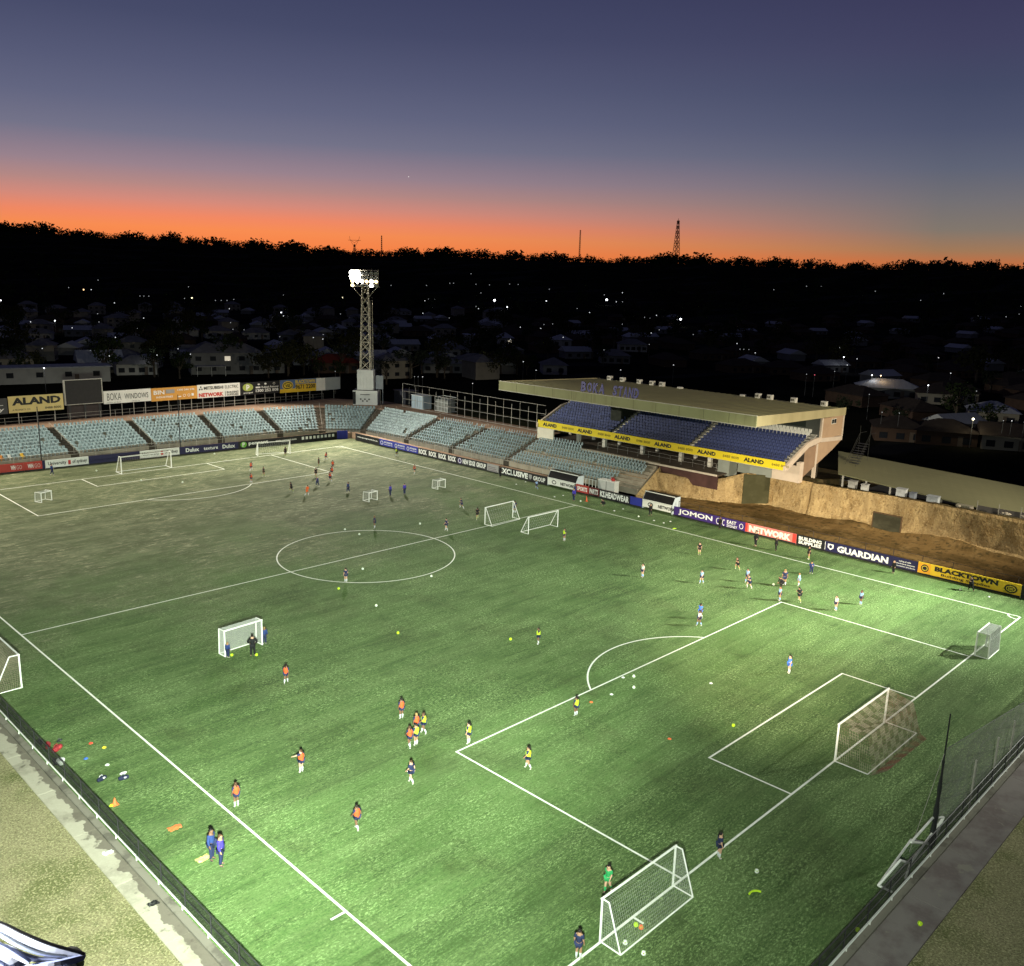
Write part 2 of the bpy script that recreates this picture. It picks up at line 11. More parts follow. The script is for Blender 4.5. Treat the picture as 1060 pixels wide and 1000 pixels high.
PEOPLE=[
[44.83, 96.77, "orange", 1.45, "run", 2.2, "orange bib farther of two above each other inside the far penalty area"],
[40.98, 89.98, "orange", 1.45, "walk", 0.6, "player in orange bib on the curved line of the far penalty area"],
[44.39, 92.5, "black", 1.5, "walk", 1.2, "player in black standing inside the far penalty area beside two orange bibs"],
[42.18, 81.64, "black", 1.5, "run", 4.4, "player in black running just outside the far penalty area line"],
[42.59, 78.51, "brightorange", 1.6, "run", 1.0, "player in bright orange kit, white socks, running outside the far penalty area"],
[49.82, 87.48, "black", 1.5, "walk", 3.0, "player in black on the corner of the far penalty area line"],
[46.76, 82.42, "darkblue", 1.5, "run", 5.0, "player in dark blue beside the overlapping orange bibs at the far penalty area corner"],
[54.49, 93.81, "black", 1.45, "stand", 4.0, "player in black behind the far penalty area corner under the youth goal"],
[57.85, 96.89, "orange", 1.45, "run", 1.3, "orange bib closest to the empty far corner of the pitch"],
[54.95, 90.76, "orange", 1.45, "walk", 2.5, "orange bib just beyond the corner of the far penalty area"],
[49.8, 83.88, "orange", 1.5, "run", 3.8, "orange bib leading in front of the corner of the far penalty area"],
[52.14, 86.91, "orange", 1.5, "walk", 3.2, "orange bib right behind another at the far penalty area corner"],
[48.01, 77.03, "darkblue", 1.5, "walk", 4.8, "dark blue player with white socks between the orange bibs and the small box goal"],
[51.21, 72.02, "purple", 1.6, "stand", 3.6, "coach in purple jacket closer of two beside the small box goal"],
[53.19, 71.5, "purple", 1.6, "stand", 3.3, "coach in purple jacket farther of two from the small box goal"],
[40.02, 60.52, "navy", 1.55, "stand", 3.9, "player in navy standing on the far edge of the centre circle"],
[54.77, 103.64, "black", 1.6, "stand", 3.0, "goalkeeper in black standing in front of the far youth goal"],
[68.81, 93.02, "yellow", 1.5, "walk", 4.5, "player in yellow by the touchline under the three blue boards"],
[62.4, 80.67, "orange", 1.5, "stand", 3.9, "lone orange bib near the far touchline beside a small box goal"],
[53.88, 60.9, "navy", 1.5, "run", 4.2, "navy player with pale socks running from the halfway line toward the dark one"],
[51.88, 55.85, "black", 1.55, "run", 2.4, "player in black lunging beside the back-to-back goals"],
[45.69, 54.47, "navy", 1.55, "walk", 3.5, "navy player just off the halfway line beside the centre circle"],
[57.56, 55.12, "navy", 1.7, "stand", 2.2, "goalkeeper in navy standing inside the farther of the back-to-back goals"],
[53.16, 42.95, "yellow", 1.5, "stand", 4.6, "player in yellow top and black shorts in front of the back-to-back goals"],
[71.1, 71.4, "allblack", 1.8, "stand", 4.6, "coach all in black by the far touchline before the big white lettering"],
[69.52, 62.56, "ltblue", 1.35, "run", 3.4, "small child in pale blue running beside the first dugout"],
[68.39, 54.73, "purple", 1.8, "stand", 4.6, "adult in purple jacket standing at the end of the halfway line"],
[70.49, 56.34, "darkblue", 1.75, "stand", 4.2, "adult in dark blue standing behind the purple jacket at the halfway line"],
[69.31, 50.42, "allblack", 1.4, "crouch", 4.0, "child in black crouching on the touchline beside the dark lettered board"],
[70.06, 43.46, "allblack", 1.6, "walk", 4.9, "person in black walking in front of the second dugout"],
[71.39, 34.21, "allblack", 1.6, "stand", 4.4, "person in black in front of the small print of the purple board"],
[60.45, 29.93, "black", 1.45, "stand", 5.4, "player in black nearest the touchline under the purple lettered board"],
[58.85, 24.31, "black", 1.45, "run", 4.4, "player in black with lime socks running below the pink board"],
[68.29, 27.64, "allblack", 1.85, "stand", 4.2, "tall coach in black standing on the touchline under the pink board"],
[68.53, 25.26, "allblack", 1.5, "stand", 4.0, "person in black beside the end of the pink board"],
[68.33, 21.27, "black", 1.5, "stand", 4.0, "player in black on the touchline under the white lettered black board"],
[63.46, 18.55, "darkblue", 1.5, "run", 5.0, "dark blue player inside the touchline under the shield board"],
[52.44, 24.43, "ltblue", 1.4, "walk", 4.5, "player in pale blue alone between two black shirts"],
[56.2, 21.6, "ltblue", 1.45, "walk", 4.4, "pale blue player close behind a navy one"],
[54.51, 20.42, "navy", 1.5, "run", 4.4, "navy player right in front of a pale blue one with long shadows"],
[58.06, 18.64, "navy", 1.75, "stand", 2.2, "coach in navy jacket standing behind a crouching black one"],
[57.73, 18.77, "allblack", 1.45, "crouch", 4.0, "player in black bending down beside the coach in navy jacket"],
[59.17, 17.69, "cyan", 1.35, "stand", 3.4, "small child in bright cyan top beside the coach in navy jacket"],
[53.78, 16.8, "ltblue", 1.45, "stand", 4.0, "pale blue player holding a ball on the corner of the penalty area"],
[54.85, 15.4, "black", 1.5, "run", 2.8, "player in black stretching a leg beside the penalty area corner"],
[55.38, 12.09, "white", 1.45, "stand", 4.2, "player in white and pale blue on the penalty area side line"],
[58.65, 11.23, "ltblue", 1.45, "stand", 4.2, "pale blue player with black shorts closest to the big yellow board"],
[44.15, 19.17, "blue", 1.45, "walk", 1.5, "player in blue just behind a white shirt at the top of the penalty arc"],
[42.61, 18.28, "white", 1.45, "walk", 4.2, "white shirt in front of a blue one at the top of the penalty arc"],
[39.53, 8.28, "blue", 1.5, "stand", 4.0, "lone player in blue inside the penalty area above the goal"],
[49.52, 29.38, "white", 1.45, "stand", 4.4, "lone white shirt with dark shorts midway between halfway line and penalty arc"],
[70.61, 13.09, "allblack", 1.45, "stand", 4.3, "person in black standing against the end of the shield board"],
[70.73, 5.58, "allblack", 1.6, "run", 4.2, "person in black running in front of the big yellow board"],
[9.82, 38.41, "darkblue", 1.3, "stand", 2.0, "small child in dark blue at the near post of the netted white goal"],
[11.34, 37.43, "allblack", 1.78, "hips", 2.6, "coach in dark tracksuit with hands on hips in front of the netted white goal"],
[13.24, 38.97, "darkblue", 1.45, "stand", 2.6, "child in dark blue outside the far post of the netted white goal"],
[10.69, 31.7, "orange", 1.5, "walk", 2.4, "orange bib between the netted white goal and the touchline"],
[5.02, 20.84, "orange", 1.5, "point", 3.3, "orange bib with one arm raised out to the side"],
[0.54, 20.19, "orange", 1.5, "stand", 3.1, "orange bib closest to the two adults outside the touchline"],
[-2.63, 16.8, "darkblue", 1.78, "stand", 0.6, "adult in dark blue jacket beside the purple one outside the touchline"],
[-2.52, 16.09, "purple", 1.78, "stand", 0.9, "adult in bright purple jacket outside the touchline beside the yellow bibs"],
[13.43, 22.12, "orange", 1.5, "stand", 3.0, "orange bib standing apart above the cluster of players"],
[12.84, 19.86, "orange", 1.5, "stand", 3.0, "orange bib half hidden behind a yellow one in the cluster"],
[13.22, 19.6, "yellow", 1.5, "walk", 3.6, "yellow bib at the back of the cluster of four"],
[11.93, 18.79, "yellow", 1.5, "stand", 3.2, "yellow bib at the front of the cluster of four"],
[11.45, 18.82, "orange", 1.5, "walk", 3.0, "orange bib at the front of the cluster of four"],
[14.47, 16.73, "yellow", 1.5, "stand", 3.4, "yellow bib at the outer corner of the penalty area"],
[15.06, 12.16, "yellow", 1.5, "walk", 3.6, "yellow bib inside the penalty area near its corner"],
[8.96, 15.61, "navy", 1.5, "walk", 3.4, "player in navy shirt and white socks in front of the cluster"],
[4.06, 14.05, "orange", 1.5, "walk", 3.2, "orange bib nearest the bottom, alone on the bright turf"],
[29.33, 24.67, "yellow", 1.45, "point", 4.0, "yellow bib pointing with one arm far out in midfield"],
[22.31, 14.65, "yellow", 1.45, "stand", 3.0, "yellow bib on the line at the end of the penalty arc"],
[9.82, 1.89, "green", 1.5, "walk", 4.8, "goalkeeper in green kit beside the near netted goal"],
[16.01, -0.35, "navy", 1.5, "stand", 1.0, "player in navy standing on the goal line beyond the near goal"],
[5.49, 0.02, "navy", 1.5, "stand", 2.0, "player in navy on the goal line at the bottom of the pitch"],
[26.51, 46.97, "navy", 1.5, "stand", 3.0, "player in navy on the near rim of the centre circle"],
[22.13, 110.93, "darkblue", 1.65, "walk", 1.2, "person in dark blue walking beside the white board behind the far goal line"]]
SMALL=[
[10.17, 38.46, "ball", "lime", "lime ball at the feet of a child in the netted goal"],
[11.56, 37.28, "ball", "lime", "lime ball under the foot of the coach with hands on hips"],
[8.88, -0.49, "ball", "lime", "lime ball lying inside the near netted goal"],
[8.92, -0.75, "ball", "orange", "orange ball touching a lime one inside the near goal"],
[7.63, -0.85, "ball", "white", "white ball at the back corner of the near netted goal"],
[7.7, -1.79, "ball", "white", "white ball behind the near netted goal"],
[16.35, -2.29, "ball", "white", "white ball on the turf behind the goal line"],
[24.82, 45.71, "ball", "lime", "lime ball beside the near rim of the centre circle"],
[22.27, 33.68, "ball", "lime", "lime ball alone in midfield above the cluster"],
[28.23, 26.69, "ball", "lime", "lime ball in front of the pointing yellow bib"],
[24.76, 39.91, "ball", "white", "white ball between centre circle and midfield lime ball"],
[29.95, 49.02, "ball", "white", "white ball inside the centre circle"],
[45.13, 58.52, "ball", "white", "white ball beyond the centre circle by the dark blue players"],
[33.66, 42.93, "ball", "white", "white ball just outside the centre circle rim"],
[37.02, 59.33, "ball", "white", "white ball inside the far side of the centre circle"],
[28.88, 6.61, "ball", "lime", "lime ball beside the goal area corner"],
[24.38, 8.53, "disc", "orange", "orange flat marker in the middle of the penalty area"],
[24.62, 15.24, "disc", "orange", "orange flat marker by the end of the penalty arc"],
[26.63, 15.04, "disc", "white", "white flat marker beside the penalty area line"],
[30.07, 15.7, "ball", "white", "white ball behind another near the penalty arc"],
[29.47, 16.22, "disc", "white", "white flat marker next to a white ball near the arc"],
[28.56, 14.55, "ball", "white", "white ball in front of another near the penalty arc"],
[33.53, 11.28, "disc", "white", "white flat marker above the goal area"],
[57.41, 19.42, "ball", "white", "white ball at the feet of the crouching player"],
[70.34, 6.4, "ball", "white", "white ball in front of the big yellow board"],
[70.46, 3.82, "disc", "white", "white flat marker below the big yellow board"],
[-2.55, 32.27, "disc", "red", "red flat marker near the left railing"],
[-2.16, 31.22, "disc", "yellow", "yellow flat marker near the left railing"],
[-3.45, 30.64, "disc", "blue", "blue flat marker near the left railing"],
[-2.82, 29.11, "disc", "white", "white flat marker between the markers and the bags"],
[-4.73, 31.0, "helmet", "white", "white round tub beside the red bags"],
[-2.76, 20.54, "bib", "orange", "orange bib dropped outside the touchline"],
[-2.92, 17.18, "bib", "yellowpale", "yellow bibs dropped beside the two adults"],
[-4.14, 24.76, "cone", "orange", "orange cone lying by a lime marker"],
[-4.31, 24.79, "disc", "lime", "lime marker touching the orange cone"],
[14.88, -3.18, "pole", "lime", "lime curved marker lying behind the goal line"],
[15.96, -7.61, "ball", "lime", "lime ball against the railing at the bottom"],
[18.48, -9.42, "ball", "lime", "lime ball on the dry grass beyond the footpath"],
[67.26, 37.88, "flag", "lime", "lime marker lying on the far touchline"],
[69.61, 53.54, "cone", "redorange", "red cone standing before the red board"],
[68.79, 53.86, "ball", "white", "white ball beside the red cone"],
[69.67, 57.71, "disc", "white", "white disc beside the halfway line end"],
[68.1, 57.89, "disc", "white", "white disc in front of the first dugout"],
[68.44, 47.89, "disc", "white", "white disc under the dark lettered board"],
[70.13, 47.8, "disc", "white", "white disc before the plain blue board"],
[68.31, 43.96, "ball", "white", "white ball before the second dugout"],
[68.49, 41.73, "disc", "white", "white disc between dugout and touchline"],
[68.48, 40.28, "disc", "white", "white disc close to the touchline below the second dugout"],
[69.71, 40.15, "disc", "white", "white disc under the purple lettered board"],
[71.71, 66.8, "disc", "white", "white disc under the big white letters"],
[69.51, 66.51, "disc", "white", "white disc inside the touchline under big white letters"],
[27.78, 109.87, "ball", "white", "white ball under the plain navy board"],
[46.79, 111.63, "ball", "white", "white ball behind the far goal line"],
[29.98, 100.11, "ball", "white", "white ball inside the far goal area"],
[33.78, 95.61, "ball", "white", "white ball beside the curved line of the far area"],
[36.94, 61.99, "ball", "white", "white ball lying on the centre circle line"],
[-6.11, 20.72, "paper", "white", "crumpled pale paper on the concrete path"],
[-6.13, 15.6, "paper", "black", "black rubbish beside the kerb of the concrete path"]]
RB=[109.47, 102.44, 98.42, 95.2, 92.15, 89.57, 87.17, 84.82, 82.52, 75.71, 73.19, 63.34, 57.89, 55.62, 53.75, 48.52, 46.63, 41.65, 35.72, 31.47, 24.92, 21.54, 14.19, 11.37, 1.65, 0.12]
LB=[14.63, 17.0, 20.04, 22.42, 22.8, 28.69, 36.1, 42.2, 51.97, 57.45, 63.01, 70.4, 73.37]

# ---------------------------------------------------------------- materials
MATS = {}
def mat(name, rgb, rough=.7, var=.12, scale=3., metal=0., emit=None, estr=0., spec=.3, detail=3, bump=0., stretch=None):
    """Principled material; base colour varies a little with an object-space noise."""
    if name in MATS: return MATS[name]
    m = bpy.data.materials.new(name); m.use_nodes = True
    nt = m.node_tree; b = nt.nodes['Principled BSDF']
    b.inputs['Roughness'].default_value = rough; b.inputs['Metallic'].default_value = metal
    b.inputs['Specular IOR Level'].default_value = spec
    if emit:
        b.inputs['Base Color'].default_value = (*rgb, 1)
        b.inputs['Emission Color'].default_value = (*emit, 1); b.inputs['Emission Strength'].default_value = estr
        m.cycles.emission_sampling = 'NONE'
    elif var > 0:
        tc = nt.nodes.new('ShaderNodeTexCoord'); n = nt.nodes.new('ShaderNodeTexNoise')
        n.inputs['Scale'].default_value = scale; n.inputs['Detail'].default_value = detail
        src = tc.outputs['Object']
        if stretch:
            mp = nt.nodes.new('ShaderNodeMapping'); mp.inputs['Scale'].default_value = stretch
            nt.links.new(src, mp.inputs['Vector']); src = mp.outputs['Vector']
        nt.links.new(src, n.inputs['Vector'])
        r = nt.nodes.new('ShaderNodeValToRGB')
        r.color_ramp.elements[0].position = .3; r.color_ramp.elements[1].position = .7
        r.color_ramp.elements[0].color = (*[max(0, c*(1-var)) for c in rgb], 1)
        r.color_ramp.elements[1].color = (*[min(1, c*(1+var)) for c in rgb], 1)
        nt.links.new(n.outputs['Fac'], r.inputs['Fac']); nt.links.new(r.outputs['Color'], b.inputs['Base Color'])
        if bump:
            bp = nt.nodes.new('ShaderNodeBump'); bp.inputs['Strength'].default_value = bump; bp.inputs['Distance'].default_value = .1
            nt.links.new(n.outputs['Fac'], bp.inputs['Height']); nt.links.new(bp.outputs['Normal'], b.inputs['Normal'])
    else:
        b.inputs['Base Color'].default_value = (*rgb, 1)
    MATS[name] = m
    return m

def mixnoise(nt, vec, scale, detail, stretch=None, lo=.4, hi=.6, rough=.5):
    n = nt.nodes.new('ShaderNodeTexNoise'); n.inputs['Scale'].default_value = scale; n.inputs['Detail'].default_value = detail
    n.inputs['Roughness'].default_value = rough
    if stretch:
        mp = nt.nodes.new('ShaderNodeMapping'); mp.inputs['Scale'].default_value = stretch
        nt.links.new(vec, mp.inputs['Vector']); vec = mp.outputs['Vector']
    nt.links.new(vec, n.inputs['Vector'])
    r = nt.nodes.new('ShaderNodeMapRange'); r.inputs['From Min'].default_value = lo; r.inputs['From Max'].default_value = hi
    nt.links.new(n.outputs['Fac'], r.inputs['Value'])
    return r.outputs['Result']
def mixcol(nt, fac, a, b):
    m = nt.nodes.new('ShaderNodeMix'); m.data_type = 'RGBA'
    if isinstance(fac, float): m.inputs[0].default_value = fac
    else: nt.links.new(fac, m.inputs[0])
    for s, k in ((a, 6), (b, 7)):
        if isinstance(s, tuple): m.inputs[k].default_value = (*s, 1)
        else: nt.links.new(s, m.inputs[k])
    return m.outputs[2]
def math_(nt, op, a, b=None, clamp=False):
    m = nt.nodes.new('ShaderNodeMath'); m.operation = op; m.use_clamp = clamp
    for i, s in enumerate((a, b)):
        if s is None: continue
        if isinstance(s, (int, float)): m.inputs[i].default_value = s
        else: nt.links.new(s, m.inputs[i])
    return m.outputs[0]

def layered(name, base, layers, rough=.9, bump=0., bscale=30.):
    """base colour + list of (colour, scale, detail, stretch, lo, hi, strength)"""
    if name in MATS: return MATS[name]
    m = bpy.data.materials.new(name); m.use_nodes = True; nt = m.node_tree; b = nt.nodes['Principled BSDF']
    b.inputs['Roughness'].default_value = rough; b.inputs['Specular IOR Level'].default_value = .15 if rough < .9 else 0.
    tc = nt.nodes.new('ShaderNodeTexCoord'); vec = tc.outputs['Object']; col = base
    for c, sc, de, st, lo, hi, k in layers:
        f = math_(nt, 'MULTIPLY', mixnoise(nt, vec, sc, de, st, lo, hi, .6), k)
        col = mixcol(nt, f, col, c)
    nt.links.new(col, b.inputs['Base Color'])
    if bump:
        n = nt.nodes.new('ShaderNodeTexNoise'); n.inputs['Scale'].default_value = bscale; n.inputs['Detail'].default_value = 6
        nt.links.new(vec, n.inputs['Vector'])
        bp = nt.nodes.new('ShaderNodeBump'); bp.inputs['Strength'].default_value = bump; bp.inputs['Distance'].default_value = .15
        nt.links.new(n.outputs['Fac'], bp.inputs['Height']); nt.links.new(bp.outputs['Normal'], b.inputs['Normal'])
    MATS[name] = m
    return m

def turf_material():
    m = bpy.data.materials.new('turf'); m.use_nodes = True; nt = m.node_tree; b = nt.nodes['Principled BSDF']
    b.inputs['Roughness'].default_value = .85; b.inputs['Specular IOR Level'].default_value = .2
    tc = nt.nodes.new('ShaderNodeTexCoord'); vec = tc.outputs['Object']
    sep = nt.nodes.new('ShaderNodeSeparateXYZ'); nt.links.new(vec, sep.inputs[0])
    y = sep.outputs['Y']
    x_ = sep.outputs['X']
    def band(v, lo, hi, soft):
        r = nt.nodes.new('ShaderNodeMapRange'); r.inputs['From Min'].default_value = lo-soft; r.inputs['From Max'].default_value = lo+soft; nt.links.new(v, r.inputs['Value'])
        q = nt.nodes.new('ShaderNodeMapRange'); q.inputs['From Min'].default_value = hi-soft; q.inputs['From Max'].default_value = hi+soft; q.inputs['To Min'].default_value = 1; q.inputs['To Max'].default_value = 0; nt.links.new(v, q.inputs['Value'])
        return math_(nt, 'MULTIPLY', r.outputs['Result'], q.outputs['Result'])
    col = mixcol(nt, mixnoise(nt, vec, .06, 4, None, .35, .65), (.060, .112, .031), (.092, .160, .048))
    # rolled strips of turf across the pitch, each laid with its own nap
    vb = nt.nodes.new('ShaderNodeTexNoise'); vb.noise_dimensions = '1D'; vb.inputs['Scale'].default_value = 1.; vb.inputs['Detail'].default_value = 0
    nt.links.new(math_(nt, 'FLOOR', math_(nt, 'DIVIDE', math_(nt, 'ADD', y, 1.6), 4.0)), vb.inputs['W'])
    col = mixcol(nt, math_(nt, 'MULTIPLY', vb.outputs['Fac'], .62), col, (.042, .082, .022))
    col = mixcol(nt, math_(nt, 'MULTIPLY', band(y, 6.4, 18.4, .06), .48), col, (.130, .235, .070))
    # broad worn and matted areas
    big = mixnoise(nt, vec, .11, 6, (1, .7, 1), .44, .60, .65)
    mid = mixnoise(nt, vec, .9, 6, (.35, 1., 1), .44, .60, .7)
    col = mixcol(nt, math_(nt, 'MULTIPLY', mixnoise(nt, vec, .16, 7, (1, .6, 1), .50, .62, .7), .60), col, (.046, .066, .020))
    col = mixcol(nt, math_(nt, 'MULTIPLY', mixnoise(nt, vec, .22, 8, (.45, 1., 1), .50, .66, .72), .42), col, (.15, .225, .085))
    col = mixcol(nt, math_(nt, 'MULTIPLY', mixnoise(nt, vec, 1.0, 5, (.030, .50, 1), .48, .66, .6), .38), col, (.15, .21, .085))
    col = mixcol(nt, math_(nt, 'MULTIPLY', mixnoise(nt, vec, 1.0, 5, (.036, .42, 1), .50, .68, .6), .40), col, (.040, .070, .022))
    # combing marks along the strips
    col = mixcol(nt, math_(nt, 'MULTIPLY', mixnoise(nt, vec, 1.0, 6, (.14, 2.6, 1), .50, .70, .75), .5), col, (.17, .25, .09))
    col = mixcol(nt, math_(nt, 'MULTIPLY', mixnoise(nt, vec, 1.0, 6, (.12, 1.5, 1), .50, .68, .75), .55), col, (.030, .058, .016))
    # pale infill sand and fibre ends in grains, denser in some patches
    den = math_(nt, 'ADD', math_(nt, 'ADD', math_(nt, 'MULTIPLY', big, .50), math_(nt, 'MULTIPLY', mid, .50)), .16)
    gr = math_(nt, 'MULTIPLY', mixnoise(nt, vec, 7.0, 7, (.55, 1.2, 1), .51, .58, .95), den)
    col = mixcol(nt, gr, col, (.38, .54, .22))
    col = mixcol(nt, math_(nt, 'MULTIPLY', mixnoise(nt, vec, 7.5, 7, (.55, 1.2, 1), .52, .59, .95), .75), col, (.022, .042, .012))
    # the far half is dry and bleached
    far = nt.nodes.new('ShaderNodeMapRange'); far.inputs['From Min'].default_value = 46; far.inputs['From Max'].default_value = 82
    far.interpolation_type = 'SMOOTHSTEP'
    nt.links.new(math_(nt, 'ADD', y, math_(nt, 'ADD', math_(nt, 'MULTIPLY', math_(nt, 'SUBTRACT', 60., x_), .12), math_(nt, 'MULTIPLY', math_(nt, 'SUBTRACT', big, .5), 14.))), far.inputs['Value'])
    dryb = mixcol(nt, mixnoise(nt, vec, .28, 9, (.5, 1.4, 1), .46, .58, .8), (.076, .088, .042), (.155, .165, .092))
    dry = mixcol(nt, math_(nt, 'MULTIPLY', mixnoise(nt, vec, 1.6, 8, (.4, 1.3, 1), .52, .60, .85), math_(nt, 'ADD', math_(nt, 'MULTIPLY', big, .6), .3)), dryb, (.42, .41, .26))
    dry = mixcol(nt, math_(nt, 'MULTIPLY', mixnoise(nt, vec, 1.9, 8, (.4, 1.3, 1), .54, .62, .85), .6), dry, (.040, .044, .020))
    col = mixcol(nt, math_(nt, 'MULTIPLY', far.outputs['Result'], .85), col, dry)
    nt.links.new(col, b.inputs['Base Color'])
    bn = nt.nodes.new('ShaderNodeTexNoise'); bn.inputs['Scale'].default_value = 9; bn.inputs['Detail'].default_value = 5
    nt.links.new(vec, bn.inputs['Vector'])
    bp = nt.nodes.new('ShaderNodeBump'); bp.inputs['Strength'].default_value = .5; bp.inputs['Distance'].default_value = .06
    nt.links.new(bn.outputs['Fac'], bp.inputs['Height']); nt.links.new(bp.outputs['Normal'], b.inputs['Normal'])
    return m

def screen_mesh_material(name, rgb, k):
    """woven netting: k of the light passes between its threads"""
    m = bpy.data.materials.new(name); m.use_nodes = True; nt = m.node_tree; b = nt.nodes['Principled BSDF']
    b.inputs['Base Color'].default_value = (*rgb, 1); b.inputs['Roughness'].default_value = .8
    t = nt.nodes.new('ShaderNodeBsdfTransparent'); mx = nt.nodes.new('ShaderNodeMixShader')
    tc = nt.nodes.new('ShaderNodeTexCoord')
    f = mixnoise(nt, tc.outputs['Object'], 1.2, 4, (1, 1, 2), .3, .7)
    mr = nt.nodes.new('ShaderNodeMapRange'); mr.inputs['To Min'].default_value = k-.12; mr.inputs['To Max'].default_value = k+.12
    nt.links.new(f, mr.inputs['Value']); nt.links.new(mr.outputs['Result'], mx.inputs[0])
    nt.links.new(b.outputs[0], mx.inputs[1]); nt.links.new(t.outputs[0], mx.inputs[2])
    nt.links.new(mx.outputs[0], nt.nodes['Material Output'].inputs['Surface'])
    MATS[name] = m
    return m

# ---------------------------------------------------------------- mesh helpers
class M:
    def __init__(s): s.v = []; s.f = []; s.m = []
    def q(s, pts, m=0):
        n = len(s.v); s.v += [tuple(p) for p in pts]; s.f.append(tuple(range(n, n+len(pts)))); s.m.append(m)
    def box(s, x0, x1, y0, y1, z0, z1, m=0):
        n = len(s.v)
        s.v += [(x0,y0,z0),(x1,y0,z0),(x1,y1,z0),(x0,y1,z0),(x0,y0,z1),(x1,y0,z1),(x1,y1,z1),(x0,y1,z1)]
        for f in ((0,3,2,1),(4,5,6,7),(0,1,5,4),(1,2,6,5),(2,3,7,6),(3,0,4,7)):
            s.f.append(tuple(n+i for i in f)); s.m.append(m)
    def slab(s, pts, z0, z1, m=0):
        n = len(s.v); k = len(pts)
        s.v += [(p[0], p[1], z0 if len(p) < 3 else p[2]+z0) for p in pts] + [(p[0], p[1], z1 if len(p) < 3 else p[2]+z1) for p in pts]
        s.f.append(tuple(range(n+k-1, n-1, -1))); s.f.append(tuple(range(n+k, n+2*k))); s.m += [m, m]
        for i in range(k):
            j = (i+1) % k; s.f.append((n+i, n+j, n+k+j, n+k+i)); s.m.append(m)
    def bar(s, a, b, r=.05, k=6, m=0, r2=None, cap=True):
        a = Vector(a); b = Vector(b); d = b-a
        if d.length < 1e-6: return
        d.normalize(); u = d.orthogonal().normalized(); w = d.cross(u); n = len(s.v); r2 = r if r2 is None else r2
        for c, rr in ((a, r), (b, r2)):
            for i in range(k):
                t = 2*math.pi*(i+.5)/k; s.v.append(tuple(c+(u*math.cos(t)+w*math.sin(t))*rr))
        for i in range(k):
            j = (i+1) % k; s.f.append((n+i, n+j, n+k+j, n+k+i)); s.m.append(m)
        if cap:
            s.f.append(tuple(range(n+k-1, n-1, -1))); s.f.append(tuple(range(n+k, n+2*k))); s.m += [m, m]
    def path(s, pts, r=.05, k=6, m=0):
        for a, b in zip(pts, pts[1:]): s.bar(a, b, r, k, m)
    def ball(s, c, r, nu=10, nv=6, m=0, keep=None):
        rx, ry, rz = r if isinstance(r, tuple) else (r, r, r); n = len(s.v)
        for j in range(nv+1):
            th = math.pi*j/nv
            for i in range(nu):
                ph = 2*math.pi*i/nu
                s.v.append((c[0]+rx*math.sin(th)*math.cos(ph), c[1]+ry*math.sin(th)*math.sin(ph), c[2]+rz*math.cos(th)))
        for j in range(nv):
            for i in range(nu):
                a, b2, c2, d = n+j*nu+i, n+j*nu+(i+1) % nu, n+(j+1)*nu+(i+1) % nu, n+(j+1)*nu+i
                if keep:
                    ce = [sum(s.v[k][q] for k in (a, b2, c2, d))/4-c[q] for q in range(3)]
                    if not keep(*ce): continue
                s.f.append((a, d, c2, b2)); s.m.append(m)
    def net(s, p00, p10, p11, p01, nu, nv, r=.006, mf=None, sag=0.):
        """strands of a net over the quad p00-p10-p11-p01"""
        P = [Vector(p) for p in (p00, p10, p11, p01)]
        def at(a, b):
            v = P[0]*(1-a)*(1-b)+P[1]*a*(1-b)+P[2]*a*b+P[3]*(1-a)*b
            v.z -= sag*math.sin(math.pi*a)*math.sin(math.pi*b)
            return v
        ms = 4 if (sag or mf) else 1
        for i in range(nu+1):
            n = max(1, nv//2) if ms > 1 else 1
            for j in range(n):
                s.bar(at(i/nu, j/n), at(i/nu, (j+1)/n), r, 3, mf(i/nu, (j+.5)/n) if mf else 0, cap=False)
        for j in range(nv+1):
            n = max(1, nu//2) if ms > 1 else 1
            for i in range(n):
                s.bar(at(i/n, j/nv), at((i+1)/n, j/nv), r, 3, mf((i+.5)/n, j/nv) if mf else 0, cap=False)
    def mesh(s, name, mats, off=(0, 0, 0), smooth=False):
        me = bpy.data.meshes.new(name)
        o = off
        me.from_pydata([(x-o[0], y-o[1], z-o[2]) for x, y, z in s.v], [], s.f)
        for mm in (mats if isinstance(mats, (list, tuple)) else [mats]): me.materials.append(mm)
        me.polygons.foreach_set('material_index', s.m)
        if smooth: me.polygons.foreach_set('use_smooth', [True]*len(s.f))
        me.update()
        return me
    def build(s, name, mats, parent=None, off=None, smooth=False, origin=None):
        if off is None: off = tuple(root_loc(parent)) if parent else (origin or (0, 0, 0))
        o = bpy.data.objects.new(name, s.mesh(name, mats, off, smooth)); COL.objects.link(o)
        if parent: o.parent = parent
        else: o.location = off
        return o
def root_loc(p):
    l = Vector((0, 0, 0))
    while p: l += p.location; p = p.parent
    return l
def tag(o, label=None, cat=None, group=None, kind=None):
    if label: o['label'] = label
    if cat: o['category'] = cat
    if group: o['group'] = group
    if kind: o['kind'] = kind
    return o
def thing(name, label, cat, loc=(0, 0, 0), group=None, rz=0.):
    o = bpy.data.objects.new(name, None); COL.objects.link(o); o.location = loc; o.rotation_euler = (0, 0, rz)
    o.empty_display_size = .2
    return tag(o, label, cat, group)
def dup(root, loc, rz=None, label=None, group=None, scale=None, parent=None):
    r = root.copy(); COL.objects.link(r); r.location = loc
    if rz is not None: r.rotation_euler = (0, 0, rz)
    if label: r['label'] = label
    if group: r['group'] = group
    if scale: r.scale = scale if isinstance(scale, tuple) else (scale,)*3
    for ch in CH(root):
        c = ch.copy(); COL.objects.link(c); c.parent = r
        for g in CH(ch):
            d = g.copy(); COL.objects.link(d); d.parent = c
    return r
KIDS = {}
